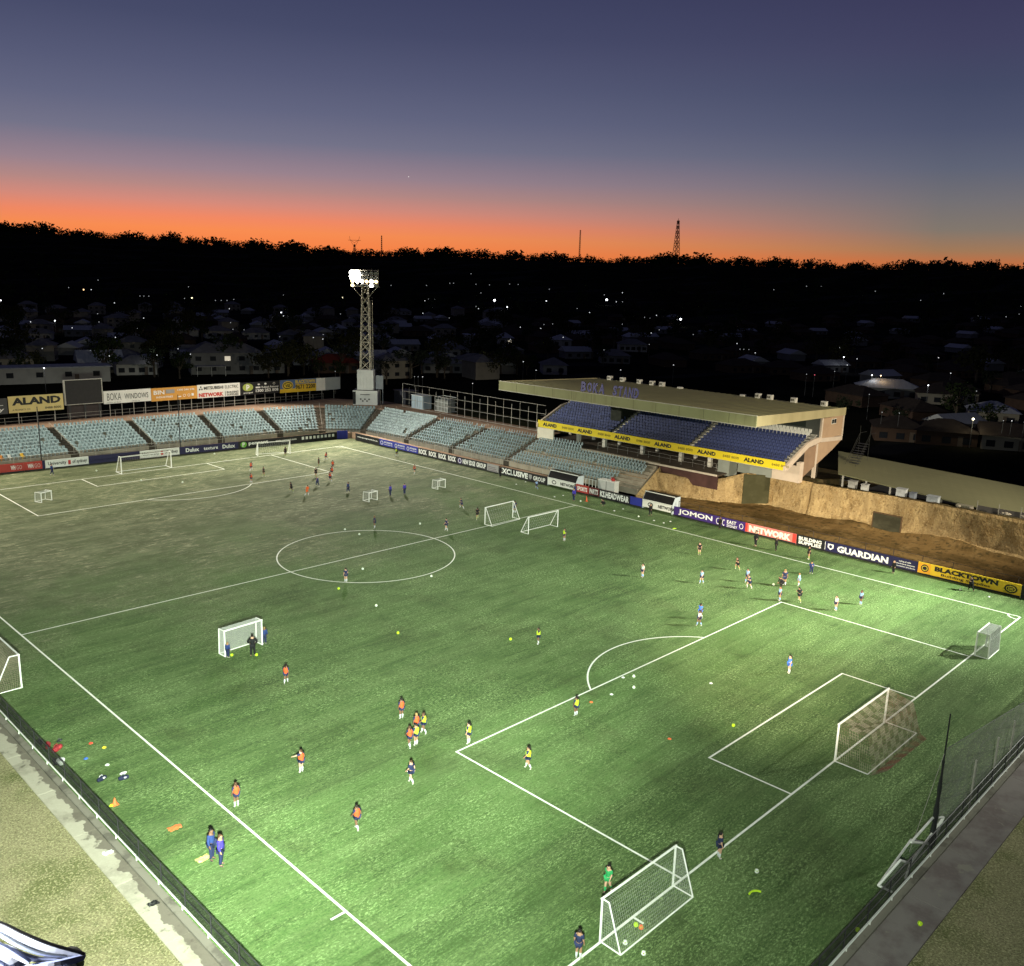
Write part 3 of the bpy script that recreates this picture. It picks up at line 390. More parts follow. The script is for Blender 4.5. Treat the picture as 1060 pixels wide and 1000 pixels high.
def CH(o):
    return list(o.children)

FONTM = {}
def text_mesh(txt, bold=.0):
    k = (txt, bold)
    if k in FONTM: return FONTM[k]
    cu = bpy.data.curves.new('lettering', 'FONT'); cu.body = txt; cu.resolution_u = 2; cu.offset = bold; cu.size = 1
    o = bpy.data.objects.new('lettering', cu); COL.objects.link(o)
    bpy.context.view_layer.update()
    dg = bpy.context.evaluated_depsgraph_get()
    me = bpy.data.meshes.new_from_object(o.evaluated_get(dg))
    vs = [tuple(v.co) for v in me.vertices]; fs = [tuple(p.vertices) for p in me.polygons]
    bpy.data.objects.remove(o); bpy.data.meshes.remove(me); bpy.data.curves.remove(cu)
    FONTM[k] = (vs, fs)
    return vs, fs
def letters(mb, txt, org, xd, ud, w, h, bold=.02, m=0, nd=None, depth=0.):
    """add txt to mb, fitted to the w x h box whose lower left corner is org"""
    vs, fs = text_mesh(txt, bold)
    x0 = min(v[0] for v in vs); x1 = max(v[0] for v in vs); y0 = min(v[1] for v in vs); y1 = max(v[1] for v in vs)
    org = Vector(org); xd = Vector(xd); ud = Vector(ud); n = len(mb.v)
    nd = Vector(nd) if nd else xd.cross(ud)
    P = [org+xd*((v[0]-x0)/(x1-x0)*w)+ud*((v[1]-y0)/(y1-y0)*h) for v in vs]
    mb.v += [tuple(p+nd*depth) for p in P]
    mb.f += [tuple(n+i for i in f) for f in fs]; mb.m += [m]*len(fs)
    if depth:
        k = len(P); mb.v += [tuple(p) for p in P]
        ed = {}
        for f in fs:
            for a, b in zip(f, f[1:]+f[:1]):
                ed[(a, b)] = 1
        mb.f += [tuple(n+k+i for i in reversed(f)) for f in fs]; mb.m += [m]*len(fs)
        for a, b in ed:
            if (b, a) not in ed: mb.f.append((n+k+a, n+k+b, n+b, n+a)); mb.m.append(m)
def ring(mb, c, xd, ud, rx, ry, t, n=18, m=0, fill=False):
    c = Vector(c); xd = Vector(xd); ud = Vector(ud)
    def P(a, k): return c+xd*(math.cos(a)*(rx-t*k))+ud*(math.sin(a)*(ry-t*k))
    if fill: mb.q([P(2*math.pi*i/n, 0) for i in range(n)], m); return
    for i in range(n):
        a, b = 2*math.pi*i/n, 2*math.pi*(i+1)/n
        mb.q([P(a, 0), P(b, 0), P(b, 1), P(a, 1)], m)

# ---------------------------------------------------------------- common materials
white = mat('white_paint', (.78, .78, .74), .5, .06, 2)
linewhite = mat('line_white', (.80, .82, .74), .8, .10, 3)
black = mat('black_paint', (.016, .016, .018), .5, .2, 3)
darkmetal = mat('dark_metal', (.03, .03, .032), .5, .2, 3)
galv = mat('galvanised_steel', (.42, .40, .36), .5, .15, 2, .3)
concrete = layered('concrete', (.30, .27, .22), [((.20, .18, .15), .7, 5, None, .4, .65, .8), ((.40, .36, .30), 3., 6, None, .5, .8, .5)], .9, .2, 12)
pinkpath = layered('pink_gravel', (.36, .24, .17), [((.24, .16, .11), .5, 6, None, .4, .65, .8), ((.46, .34, .26), 4., 5, None, .5, .8, .5)])
teal = mat('teal_plastic', (.285, .365, .385), .5, .45, 2.4, spec=.5, detail=6)
bluep = mat('blue_plastic', (.046, .062, .175), .55, .6, 3.2, spec=.2, detail=6)
navy = mat('navy_board', (.016, .015, .06), .5, .1, 2)
signwhite = mat('sign_white', (.75, .74, .70), .55, .06, 1)
signblack = mat('sign_black', (.012, .012, .014), .5, .1, 2)
signyellow = mat('sign_yellow', (.78, .50, .03), .5, .07, 1)
signred = mat('sign_red', (.42, .045, .035), .55, .1, 1)
signblue = mat('sign_blue', (.025, .035, .30), .5, .08, 1)

# ---------------------------------------------------------------- terrain and setting
def sm(a, b, x):
    t = min(1, max(0, (x-a)/(b-a))); return t*t*(3-2*t)
def H(x, y):
    dx, dy = x+20.7, y+20.8; d = math.hypot(dx, dy); az = math.atan2(dx, dy)
    rs = math.hypot(x-33, y-53)
    z = -0.3+2.0*sm(105, 170, rs)
    hr = 60+14*sm(.66, .26, az) if az < .66 else 60
    z += hr*sm(520, 1500, d)-0.06*max(0, d-1520)
    z += sm(200, 500, d)*(2.0*math.sin(x*.013+1)*math.cos(y*.011)+1.2*math.sin(x*.031)*math.sin(y*.027+2))
    return z
W_, L_ = 66.826, 105.968
mb = M(); NA, rad = 120, [0, 15, 40, 70, 100, 125, 150, 170, 190, 215, 245, 280, 320, 370, 430, 490, 550, 620, 700, 790, 880, 970, 1060, 1150, 1230, 1310, 1380, 1440, 1500, 1560, 1650, 1900, 2400]
def tz(x, y):
    inside = (-60 < x < 112 and -60 < y < 146)
    return min(H(x, y), -.3) if inside else H(x, y)
for r_ in rad:
    for i in range(NA):
        a = 2*math.pi*i/NA; x, y = -20.7+r_*math.sin(a), -20.8+r_*math.cos(a); mb.v.append((x, y, tz(x, y)))
for j in range(len(rad)-1):
    for i in range(NA):
        k = (i+1) % NA; mb.f.append((j*NA+i, (j+1)*NA+i, (j+1)*NA+k, j*NA+k)); mb.m.append(0)
ground_m = layered('suburb_ground', (.013, .014, .009), [((.022, .020, .014), .02, 5, None, .45, .6, .8), ((.007, .008, .005), .06, 5, None, .5, .65, .8), ((.04, .04, .04), .012, 2, (1, 3, 1), .56, .6, .5)])
tag(mb.build('ground', ground_m, smooth=True), kind='structure')

mb = M(); mb.q([(-5.35, -7.75, 0), (73.7, -7.75, 0), (73.7, 120, 0), (-5.35, 120, 0)])
tag(mb.build('pitch', turf_material()), kind='structure')

def line(mb, a, b, w=.13, z=.008):
    a = Vector((*a, z)); b = Vector((*b, z)); d = (b-a).normalized(); n = Vector((-d.y, d.x, 0))*w/2
    mb.q([a-n-d*w/2, b-n+d*w/2, b+n+d*w/2, a+n-d*w/2])
def arc(mb, c, r, a0, a1, n=64, w=.13, z=.012):
    for i in range(n):
        t0, t1 = a0+(a1-a0)*i/n, a0+(a1-a0)*(i+1)/n
        P = lambda t, q: (c[0]+q*math.cos(t), c[1]+q*math.sin(t), z)
        mb.q([P(t0, r-w/2), P(t1, r-w/2), P(t1, r+w/2), P(t0, r+w/2)])
W2, L2 = W_/2, L_/2
mb = M()
for a, b in (((0, 0), (W_, 0)), ((0, L_), (W_, L_)), ((0, 0), (0, L_)), ((W_, 0), (W_, L_))): line(mb, a, b)
mb2 = M(); line(mb2, (.1, L2), (W_-.1, L2), z=.012)
for s, y0 in ((1, 0), (-1, L_)):
    for hw, dp in ((20.16, 16.5), (9.16, 5.5)):
        line(mb2, (W2-hw, y0+.1*s), (W2-hw, y0+(dp-.1)*s), z=.012); line(mb2, (W2+hw, y0+.1*s), (W2+hw, y0+(dp-.1)*s), z=.012)
        line(mb2, (W2-hw, y0+dp*s), (W2+hw, y0+dp*s), z=.008)
    t = math.acos(5.5/9.15)
    arc(mb2, (W2, y0+11*s), 9.15, s*math.pi/2-t, s*math.pi/2+t, 30, z=.016)
arc(mb2, (W2, L2), 9.15, 0, 2*math.pi, 96, z=.016)
for x, y, a in ((0, 0, 0), (W_, 0, math.pi/2), (W_, L_, math.pi), (0, L_, -math.pi/2)): arc(mb2, (x, y), 1, a, a+math.pi/2, 10, z=.016)
line(mb2, (-.75, 9.25), (-.1, 9.25), z=.016); line(mb2, (9.3, -.05), (9.3, -.55), z=.016)
mb.v, off = mb.v, len(mb.v)
mb.f += [tuple(i+off for i in f) for f in mb2.f]; mb.v += mb2.v; mb.m += mb2.m
tag(mb.build('pitch_marking', linewhite), kind='structure')

drygrass = layered('dry_grass', (.25, .232, .128), [((.29, .26, .155), .25, 5, None, .4, .62, .8), ((.12, .135, .05), .18, 6, None, .5, .62, .8), ((.42, .39, .22), 9, 8, None, .5, .60, .8), ((.09, .09, .045), 12, 8, None, .52, .62, .7)], .95, .6, 14)
mb = M(); mb.q([(-60, 4, -.02), (-6.85, 4, -.02), (-6.85, 90, -.02), (-60, 90, -.02)]); mb.q([(-60, -60, -.02), (110, -60, -.02), (110, -10.02, -.02), (-60, -10.02, -.02)])
mb.q([(-60, -10.02, -.02), (-6.85, -10.02, -.02), (-6.85, 4, -.02), (-60, 4, -.02)])
tag(mb.build('dry_lawn', drygrass), kind='structure')
def stained(m, axis, lo, hi, col):
    nt = m.node_tree; b = nt.nodes['Principled BSDF']; src = b.inputs['Base Color'].links[0].from_socket
    tc = nt.nodes.new('ShaderNodeTexCoord'); sp = nt.nodes.new('ShaderNodeSeparateXYZ'); nt.links.new(tc.outputs['Object'], sp.inputs[0])
    n = nt.nodes.new('ShaderNodeTexNoise'); n.inputs['Scale'].default_value = .9; n.inputs['Detail'].default_value = 8; nt.links.new(tc.outputs['Object'], n.inputs['Vector'])
    v = math_(nt, 'ADD', sp.outputs[axis], math_(nt, 'MULTIPLY', math_(nt, 'SUBTRACT', n.outputs['Fac'], .5), 1.6))
    r = nt.nodes.new('ShaderNodeMapRange'); r.inputs['From Min'].default_value = lo; r.inputs['From Max'].default_value = hi; nt.links.new(v, r.inputs['Value'])
    nt.links.new(mixcol(nt, math_(nt, 'MULTIPLY', r.outputs['Result'], .75), src, col), b.inputs['Base Color'])
    return m
conc_near = layered('footpath_concrete', (.38, .355, .285), [((.26, .24, .19), .35, 6, None, .5, .6, .8), ((.47, .44, .36), 6., 5, None, .5, .8, .5), ((.10, .09, .07), 1.2, 7, None, .60, .68, .7)], .9, .15, 20)
conc_right = layered('stained_concrete', (.22, .195, .185), [((.15, .12, .118), .5, 5, None, .45, .6, .8), ((.23, .21, .18), 6., 5, None, .5, .8, .5), ((.26, .24, .2), .8, 3, None, .64, .68, .7)], .9, .15, 20)
joint = mat('joint_dark', (.10, .09, .07), .9, .1)
mb = M(); y = -8.
while y < 90:
    l = 5.2; mb.box(-6.85, -5.75, y+.015, y+l-.015, -.15, .03); y += l
tag(mb.build('footpath', stained(conc_near, 'X', -6.12, -6.06, (.095, .080, .066))), kind='structure')
mb = M(); x = -5.7
while x < 78:
    l = 5.2; mb.box(x+.015, x+l-.015, -10.0, -8.15, -.15, .03); x += l
tag(mb.build('footpath', conc_right), kind='structure')
mb = M(); mb.box(-5.72, -5.37, -7.9, 112, -.1, .10); mb.box(-5.72, 76, -8.12, -7.78, -.1, .10)
tag(mb.build('kerb', layered('kerb_concrete', (.20, .185, .155), [((.11, .10, .085), .8, 5, None, .5, .6, .8)])), kind='structure')

# railings round the near sides: dark posts and rails with chain mesh, and a low pale pipe outside
def railing(name, label, pts, h=1.15, pipe=None, step=2.4, mesh=True):
    a, b = Vector(pts[0]), Vector(pts[1]); d = (b-a); n = int(d.length/step); u = d.normalized()
    t = thing(name, label, 'railing', a)
    mb = M()
    for z in (h, .62, .12): mb.bar(a+Vector((0, 0, z)), b+Vector((0, 0, z)), .028 if z > 1 else .02, 5)
    mb.build('rail', darkmetal, t)
    for i in range(n+1):
        p = a+u*(d.length*i/n); m2 = M(); m2.bar(p, p+Vector((0, 0, h+.02)), .032, 6); m2.build('post', darkmetal, t)
    if mesh:
        m2 = M(); n_ = int(d.length/6)
        for i in range(n_): p, q = a+d*(i/n_), a+d*((i+1)/n_); m2.q([p+Vector((0, 0, .12)), q+Vector((0, 0, .12)), q+Vector((0, 0, h)), p+Vector((0, 0, h))])
        m2.build('chain_mesh', MATS.get('black_mesh') or screen_mesh_material('black_mesh', (.012, .013, .012), .42), t)
    if pipe:
        m2 = M(); o = Vector(pipe)
        m2.bar(a+o, b+o, .035, 8); m2.bar(a+o*2.0+Vector((0, 0, -.12)), b+o*2.0+Vector((0, 0, -.12)), .028, 8)
        for i in range(n+1):
            p = a+u*(d.length*i/n); m2.bar(p+o+Vector((0, 0, -.25)), p+o, .03, 5)
        m2.build('bumper_pipe', white, t)
    return t
railing('perimeter_railing', 'long black chain mesh railing with pale pipe beside the concrete path at the near touchline', ((-5.25, -7.7, .05), (-5.25, 58, .05)), pipe=(-.14, 0, .34))
railing('perimeter_railing', 'black chain mesh railing along the stained path behind the near goal line', ((-5.2, -7.72, .05), (75, -7.72, .05)), pipe=(0, -.14, .34))

# tall dark ball-stop net behind the goal, its rolled end and thin pole
netmat = screen_mesh_material('dark_netting', (.36, .38, .33), .60)
t = thing('ball_stop_net', 'tall dark see-through net hung behind the railing on white posts', 'net', (25, -7.6, 0))
mb = M(); NS = 40
def ntop(x): return 5.6-(x-25.2)*.145 if x < 40 else 3.45
for i in range(NS):
    x0, x1 = 25.2+i*1.05, 25.2+(i+1)*1.05
    mb.q([(x0, -7.52+.12*math.sin(i*1.3), .2), (x1, -7.52+.12*math.sin(i*1.3+1.3), .2), (x1, -7.52, ntop(x1)), (x0, -7.52, ntop(x0))])
mb.build('netting', netmat, t)
mb = M()
for i in range(NS):
    x0, x1 = 25.2+i*1.05, 25.2+(i+1)*1.05; mb.bar((x0, -7.52, ntop(x0)), (x1, -7.52, ntop(x1)), .02, 4)
mb.build('head_rope', darkmetal, t)
for x in (30.23, 34.04, 37.05, 41.5, 46, 51): m2 = M(); m2.bar((x, -7.66, 0), (x, -7.66, 3.1), .05, 8); m2.build('post', galv, t)
t = thing('net_pole', 'thin black pole with a bundle of rolled dark netting and guy wire', 'pole', (24.95, -7.55, 0))
mb = M(); mb.bar((24.95, -7.55, 0), (25.05, -7.5, 7.6), .06, 8, r2=.035); mb.build('shaft', black, t)
mb = M(); pr_ = None
for i in range(13):
    z = .2+i*.4; w = .17-.010*i+.025*math.sin(i*1.7); c = (25.06+.02*math.sin(i*2.), -7.5, z)
    if pr_: mb.bar(pr_[0], c, max(.06, pr_[1]), 9, r2=max(.05, w))
    pr_ = (c, w)
mb.build('rolled_netting', mat('net_bundle', (.02, .024, .022), .9, .3, 8, bump=.6), t)
mb = M(); mb.bar((24.98, -7.5, 5.4), (23.7, -6.9, .05), .012, 4); mb.build('guy_wire', galv, t)

# ---------------------------------------------------------------- dirt ground and cut bank beside the covered stand
FP = [(-60, 82.5), (4.7, 84.8), (20, 86.0), (30.4, 86.1), (30.8, 86.7), (31.6, 86.4), (36.4, 87.3), (39.4, 85.0), (43.0, 82.6), (47, 81.3), (51.5, 80.6)]
CZ = [(-60, 5.0), (5, 4.6), (20, 4.35), (30.4, 4.15), (39.6, 4.1), (43.5, 2.7), (51.5, 2.9)]
def interp(T, y):
    if y <= T[0][0]: return T[0][1]
    for (a, b), (c, d) in zip(T, T[1:]):
        if y <= c: return b+(d-b)*(y-a)/(c-a)
    return T[-1][1]
rnd = random.Random(3)
def n2(x, y): return math.sin(x*1.7+1.3*math.sin(y*.9))*.5+math.sin(y*2.3+x*.7)*.3+math.sin(x*4.1-y*3.3)*.2
dirt = layered('brown_dirt', (.20, .125, .050), [((.085, .056, .022), .22, 6, (1, .45, 1), .45, .6, .85), ((.29, .19, .085), .6, 6, None, .52, .7, .6), ((.045, .038, .018), 1.6, 8, None, .53, .64, .7)], .95, .5, 4)
bankm = layered('cut_clay_bank', (.38, .265, .13), [((.27, .17, .068), .45, 7, None, .46, .66, .7), ((.52, .37, .18), 1.2, 9, (1, 1, .4), .5, .63, .8), ((.15, .092, .038), 1.3, 9, (1, 1, .45), .54, .66, .6), ((.50, .37, .20), 5., 8, None, .54, .66, .8), ((.12, .08, .035), 4., 8, None, .56, .66, .7)], .95, .9, 3)
topm = layered('bank_top_scrub', (.085, .062, .03), [((.04, .04, .02), .6, 6, None, .45, .6, .8), ((.17, .14, .09), 3., 6, None, .55, .7, .7)], .95, .6, 4)
mb = M(); prof = None; Y = -60.; cols = 0; rows = []
while Y <= 51.6:
    xf, zc = interp(FP, Y), interp(CZ, Y); pr_ = []
    for x in (73.6, 75, 76.5, 78, 79.2, 80.2):
        if x < xf-1.2:
            g = 0
            pr_.append((x, .02+.06*n2(x*.8, Y*.6)*(x > 74)))
        else: pr_.append((xf-1.2+.02*x-1.5, .04))
    heap = .9*math.exp(-((Y-13)/5.)**2)+.55*math.exp(-((Y-2)/6.)**2)+.5*math.exp(-((Y-24)/3.)**2)+.35*math.exp(-((Y+14)/8)**2)
    pr_.append((xf-1.3-heap*.6, .05+heap*.55+.12*n2(xf, Y)*.5))
    pr_.append((xf-.25, .15+heap*1.1+.1*n2(xf, Y*1.4)))
    for k, (fx, fz) in enumerate(((.10, .2), (.3, .42), (.45, .62), (.62, .8), (.75, .93), (.95, 1.0))):
        z = max(zc*fz, .18+heap*1.1+.01*k); pr_.append((xf+fx+.09*n2(Y*.9+fz*2, fz*5), z+.05*n2(Y*1.3, fz*3)))
    cut = .0 if Y > 31 else 1.1
    pr_.append((xf+2.0, zc+.08*n2(Y, 2)-.05)); pr_.append((xf+3.2, zc-cut)); pr_.append((112, 1.2))
    rows.append([(x, Y, z) for x, z in pr_]); Y += .45
nc = len(rows[0])
for r_ in rows: mb.v += r_
for j in range(len(rows)-1):
    for i in range(nc-1):
        mb.f.append((j*nc+i, j*nc+i+1, (j+1)*nc+i+1, (j+1)*nc+i)); mb.m.append(0 if i < 7 else (1 if i < 13 else 2))
tag(mb.build('earth_bank', [dirt, bankm, topm], smooth=False), kind='structure')
# sheet closing the ground behind the stand
mb = M(); mb.q([(81.5, 51.5, 3.78), (112, 51.5, 1.2), (112, 80, 1.2), (82.9, 75.0, 3.9)])
tag(mb.build('stand_ground', topm), kind='structure')
mb = M()
mb.slab([(87.05, 36.55), (87.2, 36.7), (84.98, 39.35), (84.8, 39.2)], .05, 4.12)
o = tag(mb.build('retaining_panel', layered('olive_concrete', (.062, .058, .030), [((.09, .082, .045), .6, 5, None, .45, .65, .7)]), origin=(86, 38, 0)), 'dark olive concrete panel set into the sandy bank under the covered stand', 'retaining panel')
mb = M(); mb.box(85.55, 85.7, 18.5, 21.8, .35, 2.3)
t = thing('steel_hatch', 'dark rectangular steel hatch set in the sandy bank wall', 'hatch', (85.6, 20.1, .35)); mb.build('plate', layered('hatch_steel', (.045, .042, .025), [((.085, .08, .05), .5, 3, (1, 1, 2), .4, .6, .7)], .6), t)
mb = M()
for y0, y1, z0, z1 in ((18.4, 21.9, 2.3, 2.4), (18.4, 21.9, .27, .35), (18.4, 18.5, .35, 2.3), (21.8, 21.9, .35, 2.3)): mb.box(85.5, 85.75, y0, y1, z0, z1)
mb.build('frame', mat('rust', (.10, .06, .03), .8), t)

# ---------------------------------------------------------------- seating terraces
FR = [(6, 120.4), (28.7, 120.4), (40.8, 120.6), (52.4, 120.0), (63.2, 119.0), (70.6, 117.0), (76.4, 112.4), (77.2, 101), (77.7, 89.8), (77.9, 77), (77.9, 51.2)]
BK = [(5, 126.0), (27.1, 125.9), (39.2, 125.9), (51.3, 125.4), (61.8, 124.2), (73.6, 122.4), (81.6, 113.8), (82.6, 98), (82.7, 86), (82.9, 74.6), (83.0, 51.2)]
NR, Z0, RISE = 9, .85, .39
def tp(i, t, r):
    f = Vector(FR[i]).lerp(Vector(FR[i+1]), t); b = Vector(BK[i]).lerp(Vector(BK[i+1]), t); return f.lerp(b, r/NR)
SEATS = []
terr_label = {0: ('seating_terrace', 'stepped concrete terrace of pale teal seats behind the far goal, curving round the corner'), 6: ('seating_terrace', 'stepped concrete terrace of pale teal seats along the far touchline up to the covered stand')}
tan = layered('tan_concrete', (.42, .31, .20), [((.30, .22, .15), .8, 5, None, .45, .65, .7)])
darkstep = layered('dark_steps', (.060, .052, .042), [((.12, .10, .085), 1.5, 4, None, .5, .7, .6)])
cur = None
for i in range(10):
    if i in terr_label: n_, l_ = terr_label[i]; cur = thing(n_, l_, 'terrace', (*FR[i], 0))
    ln = (Vector(FR[i+1])-Vector(FR[i])).length; e = .62/ln
    t0, t1 = (e, 1-e) if i < 9 else (e, 1-.2/ln)
    mb = M(); last = (i == 9)
    nseg = 1 if not last else 5
    for r in range(NR):
        z = Z0+RISE*r; a, b, c, d = tp(i, t0, r), tp(i, t1, r), tp(i, t1, r+1), tp(i, t0, r+1)
        walk = last and r == 3
        mb.q([(*a, z), (*b, z), (*c, z), (*d, z)], 1 if walk else 0)
        mb.q([(*a, z-RISE if r else 0), (*b, z-RISE if r else 0), (*b, z), (*a, z)])
        # flanks
        mb.q([(*a, 0), (*a, z), (*d, z), (*d, 0)]); mb.q([(*b, 0), (*c, 0), (*c, z), (*b, z)])
        if walk: continue
        n = int((Vector(b)-Vector(a)).length/.56)
        dv = (Vector(a)-Vector(d)).normalized(); rz = math.atan2(dv.x, -dv.y)
        for k in range(n):
            tt = (k+.5)/n; p = a.lerp(b, tt).lerp(d.lerp(c, tt), .55)
            if rnd.random() < .025: continue
            if last and r >= 7 and p.y < 65.5: continue
            if last and p.y < 50.9+r*.28+.4: continue
            if last and r < 3 and p.y < 56.5-r*.2: continue
            SEATS.append((p.x, p.y, z, rz, i, r))
    mb.build('tier', [concrete if i < 9 else layered('worn_concrete', (.38, .33, .26), [((.24, .20, .15), .7, 6, None, .45, .65, .7)]), tan], cur)
    # aisle stair between this block and the next
    if i < 9:
        m2 = M()
        for s in range(2*NR):
            r0, r1 = s/2, (s+1)/2; z = Z0+RISE*(s/2)+.02
            pa, pd = tp(i, 1-e, r0), tp(i, 1-e, r1); j = i+1; ln2 = (Vector(FR[j+1])-Vector(FR[j])).length; e2 = .62/ln2
            pb, pc = tp(j, e2, r0), tp(j, e2, r1)
            m2.q([(*pa, z), (*pb, z), (*pc, z), (*pd, z)]); m2.q([(*pa, max(0, z-RISE/2-.02) if s else 0), (*pb, max(0, z-RISE/2-.02) if s else 0), (*pb, z), (*pa, z)], 1)
        m3 = M(); ja, jb = tp(i, 1, .3), tp(i, 1, NR-.2)
        m3.bar((*ja, Z0+1.0), (*jb, Z0+RISE*NR+.75), .022, 5); m3.bar((*ja, Z0), (*ja, Z0+1.0), .022, 5); m3.bar((*jb, Z0+RISE*(NR-1)), (*jb, Z0+RISE*NR+.75), .022, 5)
        jm = ja.lerp(jb, .5); m3.bar((*jm, Z0+RISE*4), (*jm, Z0+RISE*NR*.5+.9), .022, 5); m3.build('stair_rail', galv, cur)
        m2.build('stair', [darkstep if i not in (4, 5, 8) else mat('worn_step', (.26, .21, .16), .9, .3, 2), darkstep], cur)
# raw cut face where the terrace has been broken away
mb = M(); k = 12
for a in range(k):
    f0, f1 = a/k, (a+1)/k; xa, xb = 77.2+5.8*f0, 77.2+5.8*f1; za, zb = .3+3.7*f0, .3+3.7*f1
    mb.q([(xa, 51.0, za), (xb, 51.0, zb), (xb+.4, 49.6+.25*n2(a, 3), -.1), (xa+.2, 49.6+.25*n2(a-1, 3), -.1)])
mb.q([(77.0, 51.0, .3), (77.2, 51.0, .3), (77.4, 49.6, -.1), (76.2, 50.2, -.1)])
tag(mb.build('terrace_cut', bankm), kind='structure')

# walkway behind the terraces and grass bank beyond
KO = [(5, 131.6), (27.1, 131.6), (39.2, 131.6), (51.3, 131.6), (66, 131.6), (82, 131.0), (88.5, 122), (88.6, 98), (88.6, 86), (88.6, 75.2), (88.6, 75.1)]
EO = [(0, 147), (27, 147), (39, 147), (51, 147), (68, 147), (100, 147), (112, 130), (112, 98), (112, 86), (112, 75), (112, 74.9)]
mb = M(); m2 = M(); ZT = Z0+RISE*NR
for i in range(9):
    mb.q([(*BK[i], ZT), (*BK[i+1], ZT), (*KO[i+1], ZT), (*KO[i], ZT)])
    m2.q([(*KO[i], ZT-.02), (*KO[i+1], ZT-.02), (*EO[i+1], 1.0), (*EO[i], 1.0)])
    mb.q([(*tp(i, 0, NR), ZT-RISE), (*tp(i, 1, NR), ZT-RISE), (*tp(i, 1, NR), ZT), (*tp(i, 0, NR), ZT)])
tag(mb.build('terrace_path', pinkpath), kind='structure')
tag(m2.build('grass_bank', layered('bank_grass', (.050, .056, .026), [((.075, .065, .035), .3, 5, None, .45, .6, .8), ((.02, .026, .012), 1.2, 5, None, .5, .7, .7)])), kind='structure')

# --- individual seats
sb = M()
sb.box(-.235, .235, -.22, .17, .40, .44); sb.box(-.235, .235, -.235, -.19, .37, .42)
n0 = len(sb.v); sb.box(-.235, .235, .15, .20, .44, .82)
for k in range(n0+4, n0+8): x, y, z = sb.v[k]; sb.v[k] = (x*.86, y+.07, z)
sb.box(-.03, .03, -.05, .10, 0, .40); sb.box(-.16, .16, -.02, .06, .34, .40)
def seat_mesh(name, m): return sb.mesh(name, m)
CAM = Vector((-20.7276, -20.7875, 28.2695))
def seats(lst, name, m, label, group, restname, restlabel, cap=300):
    lst = sorted(lst, key=lambda s: (Vector(s[:3])-CAM).length)
    me = seat_mesh(name, m)
    for s in lst[:cap]:
        o = bpy.data.objects.new(name, me); COL.objects.link(o); o.location = s[:3]; o.rotation_euler = (0, 0, s[3])
        tag(o, label, 'seat', group)
    rest = M()
    for s in lst[cap:]:
        n = len(rest.v); c, q = math.cos(s[3]), math.sin(s[3])
        rest.v += [(s[0]+x*c-y*q, s[1]+x*q+y*c, s[2]+z) for x, y, z in sb.v]
        rest.f += [tuple(n+i for i in f) for f in sb.f]; rest.m += [0]*len(sb.f)
    if rest.f:
        o = rest.build(restname, m); tag(o, restlabel, 'seats', None, 'stuff')
    return me
odd = []
keep = []
for s in SEATS:
    if s[4] == 0 and s[5] == 0 and s[0] > 17.5 and any(abs(s[0]-x) < .29 for x in (18.6, 19.7, 21.6)): odd.append(s)
    else: keep.append(s)
seats(keep, 'terrace_seat', teal, 'pale teal plastic seat fixed in the open terrace rows below the covered stand', 'teal seats of the open terrace', 'terrace_seat_rows', 'rows of pale teal plastic seats on the far terraces')
for s, (cn, cc) in zip(sorted(odd), (('orange', (.75, .30, .05)), ('white', (.75, .74, .7)), ('yellow', (.80, .50, .06)))):
    o = bpy.data.objects.new('terrace_seat', seat_mesh('terrace_seat', mat(cn+'_plastic', cc, .5, .05))); COL.objects.link(o); o.location = s[:3]; o.rotation_euler = (0, 0, s[3])
    tag(o, 'single %s seat in the front row of the end terrace among teal ones' % cn, 'seat')

# low concrete wall behind the advertising boards
mb = M()
pts = [(2, 117.1), (17, 116.3), (69.3, 112.8), (72.9, 111.4), (73.1, 110.0), (73.1, 64.5)]
for (x0, y0), (x1, y1) in zip(pts, pts[1:]):
    d = Vector((x1-x0, y1-y0)).normalized(); n = Vector((-d.y, d.x))
    if n.dot(Vector((33-x0, 53-y0))) > 0: n = -n
    mb.slab([(x0+n.x*.05, y0+n.y*.05), (x1+n.x*.05, y1+n.y*.05), (x1+n.x*1.0, y1+n.y*1.0), (x0+n.x*1.0, y0+n.y*1.0)], 0, 1.02)
tag(mb.build('perimeter_wall', pinkpath, origin=(60, 113, 0)), 'low pinkish concrete wall running behind the advertising boards under the terraces', 'wall')
for a, b, l in (((17.5, 119.2), (63, 117.6), 'end terrace behind the far goal'), ((76.2, 108), (76.9, 66), 'side terrace along the far touchline')):
    t = thing('handrail', 'thin grey handrail along the foot of the ' + l, 'handrail', (*a, 0)); mb = M(); n = int((Vector(b)-Vector(a)).length/2.2)
    for z in (1.55, 1.1): mb.bar((*a, z), (*b, z), .022, 5)
    mb.build('rail', galv, t); mb = M()
    for i in range(n+1):
        p = Vector(a).lerp(Vector(b), i/n); m2 = M(); m2.bar((*p, 0), (*p, 1.55), .025, 5); m2.build('post', galv, t)

